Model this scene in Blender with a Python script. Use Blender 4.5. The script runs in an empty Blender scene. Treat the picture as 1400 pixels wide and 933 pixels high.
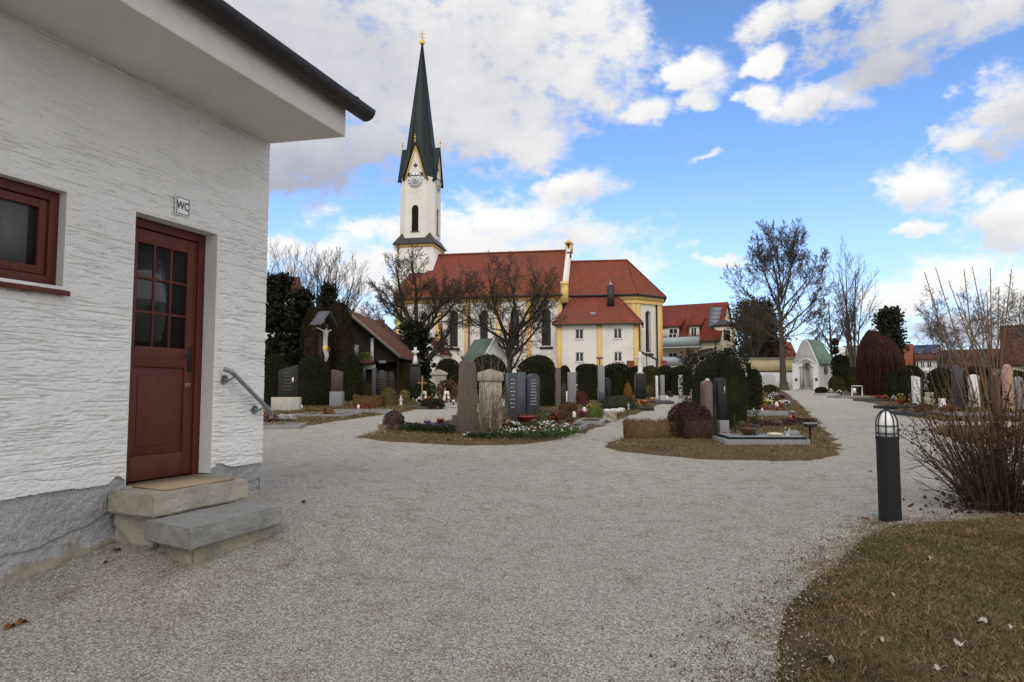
EXPOSURE = 0.10
SUN_STR = 1.0
SKY_STR = .15
SKY_TINT = (.92, 1.12, 1.42, 1)
CLOUD_STR = 1.0
# clouds: centre and half-size as seen from the cemetery gate, brightness, how much the top is brighter than the base
CLOUDS = [(400, 40, 230, 170, .42, .25), (560, 90, 200, 150, .5, .3), (700, 60, 170, 130, .62, .3), (800, 40, 90, 90, .85, .2), (420, 205, 130, 68, .12, .3), (640, 165, 130, 75, .62, .2),
          (520, 200, 130, 60, .35, .2), (785, 100, 75, 48, .85, .2), (720, 195, 70, 35, .75, .1), (250, 60, 150, 160, .4, .2), (700, -90, 200, 110, .8, .2),
          (680, 318, 130, 50, .8, .35), (780, 330, 85, 34, .8, .3), (560, 335, 110, 48, .9, .2), (480, 372, 90, 60, .85, .2), (640, 350, 230, 60, .95, .1), (785, 258, 60, 26, .75, .3), (390, 345, 45, 25, .85, .1),
          (945, 95, 44, 34, .85, .2), (885, 140, 34, 18, .8, .1), (950, 135, 30, 17, .75, .1), (1050, 72, 28, 15, .85, .1), (1115, 140, 72, 32, .72, .3), (1038, 125, 28, 20, .85, .1),
          (1110, 14, 100, 32, .7, .2), (1240, 25, 165, 80, .5, .3), (1210, 90, 80, 32, .3, .2), (1370, 15, 90, 45, .65, .2),
          (1385, 150, 95, 62, .62, .4), (1320, 185, 45, 16, .8, .2), (1255, 255, 68, 34, .85, .3), (1378, 300, 85, 52, .78, .4), (1255, 307, 42, 10, .85, .1),
          (1300, 388, 100, 44, .95, .15), (1390, 392, 90, 44, .9, .15), (1235, 416, 60, 26, .92, .15), (1310, 446, 130, 24, .22, .5), (1420, 450, 90, 30, .3, .4), (982, 354, 36, 9, .85, .1), (970, 215, 22, 8, .85, .1)]
FAR_STR = .22
import bpy, bmesh, math, random
import numpy as np
from mathutils import Vector, geometry
R = math.radians
rng = np.random.default_rng(7)
random.seed(7)
SC = bpy.context.scene
COL = SC.collection
FOC = 940.0
PITCH = math.atan(65 / FOC)
EYE = 1.45

# ---------------------------------------------------------------- placing
def ray(px, py):
    u = (px - 700) / FOC; v = (466.5 - py) / FOC
    return np.array([u, math.cos(PITCH) - v * math.sin(PITCH), math.sin(PITCH) + v * math.cos(PITCH)])
def W(px, py, Y):
    d = ray(px, py)
    return np.array([0, 0, EYE]) + d * (Y / d[1])
WC_ROT = math.atan2(-.3387, .941)
WC_O = np.array([-2.478, 6.79])
def hash2(ix, iy, seed):
    h = (ix.astype(np.int64) * 374761393 + iy.astype(np.int64) * 668265263 + seed * 1442695041) & 0x7fffffff
    h = ((h ^ (h >> 13)) * 1274126177) & 0x7fffffff
    h = h ^ (h >> 16)
    return (h & 0xffff) / 65535.0
def vn(x, y, seed=0):
    x = np.asarray(x, float); y = np.asarray(y, float)
    ix = np.floor(x); iy = np.floor(y); fx = x - ix; fy = y - iy
    fx = fx * fx * (3 - 2 * fx); fy = fy * fy * (3 - 2 * fy)
    a = hash2(ix, iy, seed); b = hash2(ix + 1, iy, seed); c = hash2(ix, iy + 1, seed); d = hash2(ix + 1, iy + 1, seed)
    return (a * (1 - fx) + b * fx) * (1 - fy) + (c * (1 - fx) + d * fx) * fy
def fbm(x, y, seed=0, o=4):
    s = 0; a = .5; t = 0
    for i in range(o):
        s = s + a * vn(np.asarray(x) * 2 ** i, np.asarray(y) * 2 ** i, seed + i * 17); t += a; a *= .5
    return s / t
def sstep(a, b, x):
    t = np.clip((x - a) / (b - a), 0, 1)
    return t * t * (3 - 2 * t)
def ground(x, y):
    x = np.asarray(x, float); y = np.asarray(y, float)
    z = .018 * np.clip(y, -20, 75)
    dx = x - WC_O[0]; dy = y - WC_O[1]
    lx = dx * math.cos(WC_ROT) + dy * math.sin(WC_ROT)
    ly = -dx * math.sin(WC_ROT) + dy * math.cos(WC_ROT)
    hw = np.interp(ly, [-6, -4, -2.4, -1.6, 0, 2, 5], [.0, .06, .157, .31, .365, .34, .2])
    w = 1 - sstep(.1, 2.6, lx)
    return z + w * np.maximum(hw - z, 0)
def g(x, y):
    return float(ground(x, y))
def GP(px, py):
    d = ray(px, py); Y = 5.0
    for Y in np.arange(2.0, 110, .05):
        q = np.array([0, 0, EYE]) + d * (Y / d[1])
        if q[2] <= g(q[0], q[1]): break
    return q
class Frame:
    def __init__(s, loc, rot):
        s.o = np.array(loc, float); s.r = rot
        s.x = np.array([math.cos(rot), math.sin(rot), 0]); s.y = np.array([-math.sin(rot), math.cos(rot), 0])
    def _hit(s, px, py, ax, off):
        d = ray(px, py); e = np.array([0, 0, EYE]) - s.o
        t = (off - e @ ax) / (d @ ax); q = e + t * d
        return q @ s.x, q @ s.y, q[2]
    def front(s, px, py, yoff=0): q = s._hit(px, py, s.y, yoff); return q[0], q[2]
    def side(s, px, py, xoff=0): q = s._hit(px, py, s.x, xoff); return q[1], q[2]
    def world(s, x, y, z): return s.o + x * s.x + y * s.y + np.array([0, 0, z])

# ---------------------------------------------------------------- materials
MATS = {}
def nodes_of(name):
    m = bpy.data.materials.new(name); m.use_nodes = True
    nt = m.node_tree; bs = nt.nodes['Principled BSDF']
    return m, nt, bs
def N(nt, t, **kw):
    n = nt.nodes.new(t)
    for k, v in kw.items():
        if k.startswith('in_'): n.inputs[int(k[3:])].default_value = v
        else: setattr(n, k, v)
    return n
def ramp(nt, stops, fac):
    r = N(nt, 'ShaderNodeValToRGB'); e = r.color_ramp.elements
    while len(e) > 1: e.remove(e[-1])
    e[0].position = stops[0][0]; e[0].color = (*stops[0][1], 1)
    for p, c in stops[1:]:
        x = e.new(p); x.color = (*c, 1)
    nt.links.new(fac, r.inputs[0]); return r.outputs[0]
def mixc(nt, fac, a, b, mode='MIX'):
    m = N(nt, 'ShaderNodeMix', data_type='RGBA', blend_type=mode)
    for sock, v in ((m.inputs[0], fac), (m.inputs[6], a), (m.inputs[7], b)):
        if hasattr(v, 'links'): nt.links.new(v, sock)
        else: sock.default_value = v if not isinstance(v, tuple) or len(v) == 4 else (*v, 1)
    return m.outputs[2]
def noise(nt, vec, scale, detail=4, rough=.6, stretch=None):
    if stretch:
        mp = N(nt, 'ShaderNodeMapping'); mp.inputs['Scale'].default_value = stretch
        nt.links.new(vec, mp.inputs[0]); vec = mp.outputs[0]
    n = N(nt, 'ShaderNodeTexNoise'); n.inputs['Scale'].default_value = scale
    n.inputs['Detail'].default_value = detail; n.inputs['Roughness'].default_value = rough
    nt.links.new(vec, n.inputs['Vector']); return n.outputs['Fac']
def M(name, c1, c2=None, scale=4, rough=.8, bump=0, bscale=None, island=False, stretch=None, metal=0, spec=.3, dirt=None, fine=0, obj=False):
    """base colour varied between c1 and c2 by noise (or per leaf island), optional bump and dirt colour"""
    if name in MATS: return MATS[name]
    m, nt, bs = nodes_of(name); L = nt.links
    pos = N(nt, 'ShaderNodeTexCoord').outputs['Object'] if obj else N(nt, 'ShaderNodeNewGeometry').outputs['Position']
    c2 = c2 or tuple(v * .75 for v in c1)
    if island:
        gi = N(nt, 'ShaderNodeNewGeometry').outputs['Random Per Island']
        col = ramp(nt, [(0, c1), (1, c2)], gi)
        nz = noise(nt, pos, scale, 3)
        col = mixc(nt, .55, col, ramp(nt, [(.35, c1), (.65, c2)], nz))
    else:
        nz = noise(nt, pos, scale, 6, .65, stretch)
        col = ramp(nt, [(.3, c1), (.7, c2)], nz)
        if fine:
            f = noise(nt, pos, scale * 12, 3, .7, stretch)
            col = mixc(nt, fine, col, ramp(nt, [(.3, tuple(v * .45 for v in c1)), (.7, tuple(min(1, v * 1.5) for v in c1))], f))
    if dirt:
        dz = noise(nt, pos, scale * .6 + .2, 7, .7)
        col = mixc(nt, ramp(nt, [(.5, (0, 0, 0)), (.72, (.8, .8, .8))], dz), col, dirt)
    L.new(col, bs.inputs['Base Color'])
    bs.inputs['Roughness'].default_value = rough; bs.inputs['Metallic'].default_value = metal
    bs.inputs['Specular IOR Level'].default_value = spec
    if bump:
        b = N(nt, 'ShaderNodeBump'); b.inputs['Strength'].default_value = bump; b.inputs['Distance'].default_value = .02
        L.new(noise(nt, pos, bscale or scale * 6, 6, .65, stretch), b.inputs['Height']); L.new(b.outputs[0], bs.inputs['Normal'])
    MATS[name] = m
    return m
def glass(name, c=(.02, .022, .025), rough=.08):
    if name in MATS: return MATS[name]
    m, nt, bs = nodes_of(name)
    pos = N(nt, 'ShaderNodeNewGeometry').outputs['Position']
    nt.links.new(ramp(nt, [(.35, c), (.7, tuple(v * 1.8 for v in c))], noise(nt, pos, 1.5, 3)), bs.inputs['Base Color'])
    bs.inputs['Roughness'].default_value = rough; bs.inputs['Specular IOR Level'].default_value = .5
    MATS[name] = m; return m
def tiles(name, c1, c2, c3, pitch=.33, wid=.22, mossy=None):
    """roof tiles: courses along world height, joints, colour spread per tile, weathering patches"""
    if name in MATS: return MATS[name]
    m, nt, bs = nodes_of(name); L = nt.links
    tc = N(nt, 'ShaderNodeTexCoord').outputs['Object']
    sx = N(nt, 'ShaderNodeSeparateXYZ'); L.new(tc, sx.inputs[0])
    a = N(nt, 'ShaderNodeMath', operation='ADD'); L.new(sx.outputs[0], a.inputs[0]); L.new(sx.outputs[1], a.inputs[1])
    cx = N(nt, 'ShaderNodeCombineXYZ'); L.new(a.outputs[0], cx.inputs[0]); L.new(sx.outputs[2], cx.inputs[1])
    br = N(nt, 'ShaderNodeTexBrick'); L.new(cx.outputs[0], br.inputs['Vector'])
    br.inputs['Scale'].default_value = 1; br.inputs['Brick Width'].default_value = wid; br.inputs['Row Height'].default_value = pitch * .7
    br.inputs['Mortar Size'].default_value = .018; br.inputs['Mortar Smooth'].default_value = .6
    br.inputs['Color1'].default_value = (*c1, 1); br.inputs['Color2'].default_value = (*c2, 1); br.inputs['Mortar'].default_value = (*[v * .5 for v in c1], 1)
    nz = noise(nt, tc, .35, 7, .68)
    col = mixc(nt, ramp(nt, [(.38, (0, 0, 0)), (.66, (.85, .85, .85))], nz), br.outputs['Color'], c3)
    n2 = noise(nt, tc, 1.6, 5, .7, (1, 1, .35))
    col = mixc(nt, ramp(nt, [(.42, (0, 0, 0)), (.72, (.7, .7, .7))], n2), col, mossy or tuple(v * .55 for v in c1))
    L.new(col, bs.inputs['Base Color']); bs.inputs['Roughness'].default_value = .85; bs.inputs['Specular IOR Level'].default_value = .2
    b = N(nt, 'ShaderNodeBump'); b.inputs['Strength'].default_value = .5; b.inputs['Distance'].default_value = .03
    L.new(br.outputs['Fac'], b.inputs['Height']); b.invert = True; L.new(b.outputs[0], bs.inputs['Normal'])
    MATS[name] = m; return m

# ---------------------------------------------------------------- mesh building
class MB:
    def __init__(s): s.V = []; s.n = 0; s.F = []; s.Q = []
    def add(s, verts, faces):
        v = np.asarray(verts, float).reshape(-1, 3); o = s.n
        s.V.append(v); s.n += len(v)
        if isinstance(faces, np.ndarray): s.Q.append(faces + o)
        else: s.F.extend([tuple(i + o for i in f) for f in faces])
        return s
    def poly(s, *pts): return s.add(pts, [tuple(range(len(pts)))])
    def box(s, c, size, rot=0, top=1.0, tilt=0):
        x, y, z = [v / 2 for v in size]; P = []
        for k, zz in ((1, -z), (top, z)):
            for a, b in ((-x, -y), (x, -y), (x, y), (-x, y)): P.append((a * k, b * k, zz))
        P = np.array(P)
        if tilt: P = P @ np.array([[math.cos(tilt), 0, math.sin(tilt)], [0, 1, 0], [-math.sin(tilt), 0, math.cos(tilt)]])
        cr, sr = math.cos(rot), math.sin(rot)
        P = P @ np.array([[cr, sr, 0], [-sr, cr, 0], [0, 0, 1]]) + np.array(c)
        return s.add(P, [(0, 3, 2, 1), (4, 5, 6, 7), (0, 1, 5, 4), (1, 2, 6, 5), (2, 3, 7, 6), (3, 0, 4, 7)])
    def bb(s, x0, x1, y0, y1, z0, z1): return s.box(((x0 + x1) / 2, (y0 + y1) / 2, (z0 + z1) / 2), (x1 - x0, y1 - y0, z1 - z0))
    def prism(s, pts, vec):
        n = len(pts); a = np.array(pts, float); b = a + np.array(vec)
        f = [tuple(range(n))[::-1], tuple(range(n, 2 * n))] + [(i, (i + 1) % n, n + (i + 1) % n, n + i) for i in range(n)]
        return s.add(np.vstack([a, b]), f)
    def plan(s, xy, z0, z1): return s.prism([(x, y, z0) for x, y in xy], (0, 0, z1 - z0))
    def lathe(s, prof, c=(0, 0, 0), n=16, cap=True):
        V = []; F = []
        for r, z in prof:
            for i in range(n):
                t = 2 * math.pi * i / n; V.append((c[0] + r * math.cos(t), c[1] + r * math.sin(t), c[2] + z))
        for k in range(len(prof) - 1):
            for i in range(n):
                j = (i + 1) % n; F.append((k * n + i, k * n + j, (k + 1) * n + j, (k + 1) * n + i))
        if cap: F.append(tuple(range(n))[::-1]); F.append(tuple(range((len(prof) - 1) * n, len(prof) * n)))
        return s.add(V, F)
    def tube(s, pts, rad, n=6, cap=True):
        P = np.asarray(pts, float); k = len(P)
        rad = np.broadcast_to(np.asarray(rad, float), (k,))
        T = np.gradient(P, axis=0); T /= np.linalg.norm(T, axis=1)[:, None] + 1e-9
        ref = np.array([0, 0, 1.0]) if abs(T[0][2]) < .9 else np.array([1.0, 0, 0])
        A = np.cross(T, ref); A /= np.linalg.norm(A, axis=1)[:, None] + 1e-9
        B = np.cross(T, A)
        th = 2 * np.pi * np.arange(n) / n
        V = P[:, None, :] + rad[:, None, None] * (np.cos(th)[None, :, None] * A[:, None, :] + np.sin(th)[None, :, None] * B[:, None, :])
        i = np.arange(n); j = (i + 1) % n
        Q = np.concatenate([np.stack([r * n + i, r * n + j, (r + 1) * n + j, (r + 1) * n + i], 1) for r in range(k - 1)])
        s.add(V.reshape(-1, 3), Q)
        if cap:
            o = s.n - k * n
            s.F.append(tuple(o + x for x in range(n))); s.F.append(tuple(o + (k - 1) * n + x for x in range(n))[::-1])
        return s
    def twig(s, P, rad):
        s.tw = getattr(s, 'tw', {}); s.tw.setdefault(len(P), []).append((P, rad)); return s
    def flush(s):
        for k, L in getattr(s, 'tw', {}).items():
            P = np.array([p for p, _ in L]); r = np.array([q for _, q in L]); n = len(P)
            T = np.gradient(P, axis=1); T /= np.linalg.norm(T, axis=2, keepdims=True) + 1e-9
            A = np.cross(T, np.array([.31, .83, .47])); A /= np.linalg.norm(A, axis=2, keepdims=True) + 1e-9
            B = np.cross(T, A); th = 2 * np.pi * np.arange(3) / 3
            V = P[:, :, None] + r[:, :, None, None] * (np.cos(th)[:, None] * A[:, :, None] + np.sin(th)[:, None] * B[:, :, None])
            i = np.arange(3); j = (i + 1) % 3
            Q = np.concatenate([np.stack([q * 3 + i, q * 3 + j, (q + 1) * 3 + j, (q + 1) * 3 + i], 1) for q in range(k - 1)])
            s.add(V.reshape(-1, 3), (np.arange(n)[:, None, None] * k * 3 + Q[None]).reshape(-1, 4))
        s.tw = {}
    def leaves(s, P, size, nrm=None, asp=1.0, jit=.35):
        """small quads at the points P, loosely facing nrm"""
        P = np.asarray(P, float); n = len(P)
        d = rng.normal(size=(n, 3))
        if nrm is not None: d = d * .75 + nrm
        d /= np.linalg.norm(d, axis=1)[:, None] + 1e-9
        r = rng.normal(size=(n, 3)); a = np.cross(d, r); a /= np.linalg.norm(a, axis=1)[:, None] + 1e-9
        b = np.cross(d, a)
        z = np.broadcast_to(size, (n,)) * (1 + jit * rng.normal(size=n)).clip(.4, 1.8)
        a = a * z[:, None] * .5; b = b * z[:, None] * .5 * asp
        V = np.stack([P - a, P - b * .6, P + a, P + b * .6], 1).reshape(-1, 3)
        return s.add(V, np.arange(4 * n).reshape(-1, 4))
    def build(s, name, mat, parent=None, loc=None, rot=0, smooth=False, bevel=0):
        s.flush()
        me = bpy.data.meshes.new(name)
        V = np.vstack(s.V)
        tot = [np.array([len(f) for f in s.F], int)]; idx = [np.array([i for f in s.F for i in f], int)]
        for q in s.Q: tot.append(np.full(len(q), q.shape[1], int)); idx.append(q.ravel())
        tot = np.concatenate(tot); idx = np.concatenate(idx)
        me.vertices.add(len(V)); me.vertices.foreach_set('co', V.astype(np.float32).ravel())
        me.loops.add(len(idx)); me.loops.foreach_set('vertex_index', idx.astype(np.int32))
        me.polygons.add(len(tot)); st = np.concatenate([[0], np.cumsum(tot)[:-1]])
        me.polygons.foreach_set('loop_start', st.astype(np.int32)); me.polygons.foreach_set('loop_total', tot.astype(np.int32))
        if smooth: me.polygons.foreach_set('use_smooth', np.ones(len(tot), bool))
        me.update(calc_edges=True); me.validate()
        me.materials.append(mat)
        o = bpy.data.objects.new(name, me); COL.objects.link(o)
        if parent is not None: o.parent = parent
        if loc is not None: o.location = loc
        o.rotation_euler = (0, 0, rot)
        if bevel:
            b = o.modifiers.new('Bevel', 'BEVEL'); b.width = bevel; b.segments = 2; b.limit_method = 'ANGLE'; b.angle_limit = R(40)
        return o
def tag(o, label=None, cat=None, group=None, kind=None):
    for k, v in (('label', label), ('category', cat), ('group', group), ('kind', kind)):
        if v: o[k] = v
    return o
def thing(name, label, cat, loc=(0, 0, 0), rot=0, group=None):
    o = bpy.data.objects.new(name, None); COL.objects.link(o); o.empty_display_size = .2
    o.location = tuple(loc); o.rotation_euler = (0, 0, rot)
    return tag(o, label, cat, group)
def wall(mb, x0, x1, z0, z1, cols, rev=.2, T=None, y=0.0):
    """upright wall face in the plane y, looking to -y, with openings [(xa, xb, [(za, zb, arched)])] and their reveals"""
    T = T or (lambda a, b, c: (a, b, c))
    def q(pts): mb.poly(*[T(*p) for p in pts])
    x = x0
    for xa, xb, ops in sorted(cols):
        q([(x, y, z0), (xa, y, z0), (xa, y, z1), (x, y, z1)])
        z = z0
        for za, zb, arch in ops:
            q([(xa, y, z), (xb, y, z), (xb, y, za), (xa, y, za)])
            rr = (xb - xa) / 2
            if arch:
                zs = zb - rr; cxx = (xa + xb) / 2
                arc = [(cxx - rr * math.cos(t), zs + rr * math.sin(t)) for t in np.linspace(0, math.pi, 11)]
            else: arc = [(xa, zb), (xb, zb)]
            out = [(xa, za)] + arc + [(xb, za)]
            for (ax, az), (bx, bz) in zip(out, out[1:] + out[:1]):
                q([(ax, y, az), (bx, y, bz), (bx, y + rev, bz), (ax, y + rev, az)])
            z = zb
            if arch:
                for (ax, az), (bx, bz) in zip(arc, arc[1:]): q([(ax, y, az), (bx, y, bz), (bx, y, zb), (ax, y, zb)])
        q([(xa, y, z), (xb, y, z), (xb, y, z1), (xa, y, z1)])
        x = xb
    q([(x, y, z0), (x1, y, z0), (x1, y, z1), (x, y, z1)])
    return mb
def arch_poly(xa, xb, za, zb, y, arched=True, n=13):
    if not arched: return [(xa, y, za), (xb, y, za), (xb, y, zb), (xa, y, zb)]
    r = (xb - xa) / 2; c = (xa + xb) / 2
    return [(xa, y, za), (xb, y, za)] + [(c + r * math.cos(t), y, zb - r + r * math.sin(t)) for t in np.linspace(0, math.pi, n)]
# ---------------------------------------------------------------- camera, light, sky
cam = bpy.data.cameras.new('camera'); co = bpy.data.objects.new('camera', cam); COL.objects.link(co)
cam.sensor_width = 36; cam.lens = FOC / 1400 * 36; cam.clip_end = 6000; cam.clip_start = .05
co.location = (0, 0, EYE); co.rotation_euler = (math.pi / 2 + PITCH, 0, 0)
SC.camera = co
SC.view_settings.view_transform = 'Standard'; SC.view_settings.look = 'None'; SC.view_settings.exposure = EXPOSURE
SC.view_settings.gamma = 1; SC.view_settings.use_curve_mapping = False
SC.cycles.use_adaptive_sampling = True; SC.cycles.adaptive_threshold = .02; SC.cycles.max_bounces = 5
SUN_AZ, SUN_EL = R(185), R(42)          # clockwise from north (+Y): the sun stands behind the photographer
sl = bpy.data.lights.new('sun', 'SUN'); so = bpy.data.objects.new('sun', sl); COL.objects.link(so)
sl.energy = SUN_STR; sl.angle = R(26); sl.color = (1, .92, .82)
sd = Vector((math.sin(SUN_AZ) * math.cos(SUN_EL), math.cos(SUN_AZ) * math.cos(SUN_EL), math.sin(SUN_EL)))
so.rotation_euler = sd.to_track_quat('Z', 'Y').to_euler(); so.location = sd * 50

def make_world():
    w = bpy.data.worlds.new('World'); SC.world = w; w.use_nodes = True
    nt = w.node_tree; L = nt.links; nt.nodes.clear()
    out = N(nt, 'ShaderNodeOutputWorld')
    sky = N(nt, 'ShaderNodeTexSky', sky_type='NISHITA'); sky.sun_disc = False
    sky.sun_elevation = SUN_EL; sky.sun_rotation = SUN_AZ; sky.altitude = 500; sky.air_density = 1.0; sky.dust_density = .6; sky.ozone_density = 1.3
    hs = mixc(nt, 1.0, sky.outputs[0], SKY_TINT, 'MULTIPLY')
    bsky = N(nt, 'ShaderNodeBackground'); L.new(hs, bsky.inputs[0]); bsky.inputs[1].default_value = SKY_STR
    D = N(nt, 'ShaderNodeTexCoord').outputs['Generated']
    def math_(op, a, b=None, c=None):
        n = N(nt, 'ShaderNodeMath', operation=op)
        for i, v in enumerate((a, b, c)):
            if v is None: continue
            if hasattr(v, 'links'): L.new(v, n.inputs[i])
            else: n.inputs[i].default_value = v
        return n.outputs[0]
    def mixv(a, b, f): return math_('ADD', math_('MULTIPLY', a, math_('SUBTRACT', 1, f)), math_('MULTIPLY', f, b))
    sp = N(nt, 'ShaderNodeSeparateXYZ'); L.new(D, sp.inputs[0])
    az = math_('ARCTAN2', sp.outputs[0], sp.outputs[1]); el = math_('ARCSINE', sp.outputs[2])
    # billows: several octaves on the direction, wide and low
    n1 = N(nt, 'ShaderNodeTexNoise'); n1.inputs['Scale'].default_value = 7; n1.inputs['Detail'].default_value = 9; n1.inputs['Roughness'].default_value = .58
    mp = N(nt, 'ShaderNodeMapping'); mp.inputs['Scale'].default_value = (1, 1, 1.55); L.new(D, mp.inputs[0]); L.new(mp.outputs[0], n1.inputs['Vector'])
    n2 = N(nt, 'ShaderNodeTexNoise'); n2.inputs['Scale'].default_value = 24; n2.inputs['Detail'].default_value = 7; n2.inputs['Roughness'].default_value = .62
    L.new(mp.outputs[0], n2.inputs['Vector'])
    wob = math_('MULTIPLY', math_('SUBTRACT', n1.outputs['Fac'], .5), .10)
    wob2 = math_('MULTIPLY', math_('SUBTRACT', n2.outputs['Fac'], .5), .05)
    cx = N(nt, 'ShaderNodeCombineXYZ'); L.new(math_('ADD', az, wob2), cx.inputs[0]); L.new(math_('ADD', el, wob), cx.inputs[1])
    P = cx.outputs[0]
    dmax = None; sw = None; sb = None
    for (px, py, rx, ry, base, slope) in CLOUDS:
        d = ray(px, py); d /= np.linalg.norm(d); a = math.atan2(d[0], d[1]); e = math.asin(d[2])
        d2 = ray(px + rx, py); d3 = ray(px, py - ry); d3 /= np.linalg.norm(d3)
        ra = abs(math.atan2(d2[0], d2[1]) - a); re = abs(math.asin(d3[2]) - e)
        v = N(nt, 'ShaderNodeVectorMath', operation='MULTIPLY_ADD'); L.new(P, v.inputs[0])
        v.inputs[1].default_value = (1 / ra, 1 / re, 0); v.inputs[2].default_value = (-a / ra, -e / re, 0)
        ln = N(nt, 'ShaderNodeVectorMath', operation='LENGTH'); L.new(v.outputs[0], ln.inputs[0])
        den = math_('SUBTRACT', 1, ln.outputs['Value'])
        s2 = N(nt, 'ShaderNodeSeparateXYZ'); L.new(v.outputs[0], s2.inputs[0])
        wgt = math_('POWER', math_('MAXIMUM', math_('ADD', den, .6), 0), 2.5)
        br = math_('MULTIPLY', wgt, math_('MULTIPLY_ADD', s2.outputs[1], slope, base))
        dmax = den if dmax is None else math_('SMOOTH_MAX', dmax, den, .25)
        sw = wgt if sw is None else math_('ADD', sw, wgt); sb = br if sb is None else math_('ADD', sb, br)
    # sky out of view: near-closed cloud added, brightened to warm and lift ambient light
    far = math_('MAXIMUM', math_('MULTIPLY', math_('SUBTRACT', math_('ABSOLUTE', az), .82), 6), math_('MULTIPLY', math_('SUBTRACT', el, .68), 5))
    far = math_('MINIMUM', math_('MAXIMUM', far, 0), 1)
    fard = math_('MULTIPLY', math_('SUBTRACT', n1.outputs['Fac'], .18), math_('MULTIPLY', far, 4.0))
    dens = math_('MAXIMUM', dmax, math_('SUBTRACT', fard, math_('SUBTRACT', 1, far)))
    dens = math_('ADD', dens, math_('MULTIPLY', math_('SUBTRACT', n1.outputs['Fac'], .5), 2.2))
    dens = math_('ADD', dens, math_('MULTIPLY', math_('SUBTRACT', n2.outputs['Fac'], .5), 2.3))
    mr = N(nt, 'ShaderNodeMapRange', interpolation_type='SMOOTHSTEP'); L.new(dens, mr.inputs[0]); mr.inputs[1].default_value = -.22; mr.inputs[2].default_value = .62
    # pale veil near the horizon
    hz = N(nt, 'ShaderNodeMapRange', interpolation_type='SMOOTHSTEP'); L.new(el, hz.inputs[0]); hz.inputs[1].default_value = .34; hz.inputs[2].default_value = -.02
    alpha = math_('MULTIPLY', mr.outputs[0], .97)
    bright = math_('DIVIDE', sb, math_('ADD', sw, .0001))
    bright = math_('ADD', bright, math_('MULTIPLY', math_('SUBTRACT', n2.outputs['Fac'], .5), .32))
    bright = math_('ADD', bright, math_('MULTIPLY', math_('SUBTRACT', n1.outputs['Fac'], .5), .5))
    bright = math_('ADD', bright, math_('MULTIPLY', math_('SUBTRACT', .35, math_('MINIMUM', dens, .35)), .6))
    bright = mixv(bright, .93, math_('MULTIPLY', far, .85))
    ccol = ramp(nt, [(0, (.41, .42, .48)), (.45, (.62, .62, .66)), (.8, (.85, .84, .83)), (1, (.96, .95, .925))], bright)
    bcl = N(nt, 'ShaderNodeBackground'); L.new(ccol, bcl.inputs[0]); L.new(math_('MULTIPLY_ADD', far, FAR_STR, CLOUD_STR), bcl.inputs[1])
    bhz = N(nt, 'ShaderNodeBackground'); bhz.inputs[0].default_value = (.66, .78, .93, 1)
    mh = N(nt, 'ShaderNodeMixShader'); L.new(math_('MULTIPLY', hz.outputs[0], .62), mh.inputs[0]); L.new(bsky.outputs[0], mh.inputs[1]); L.new(bhz.outputs[0], mh.inputs[2])
    ms = N(nt, 'ShaderNodeMixShader'); L.new(alpha, ms.inputs[0]); L.new(mh.outputs[0], ms.inputs[1]); L.new(bcl.outputs[0], ms.inputs[2])
    L.new(ms.outputs[0], out.inputs[0])
    w.cycles.sampling_method = 'MANUAL'; w.cycles.sample_map_resolution = 512
make_world()

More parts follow.
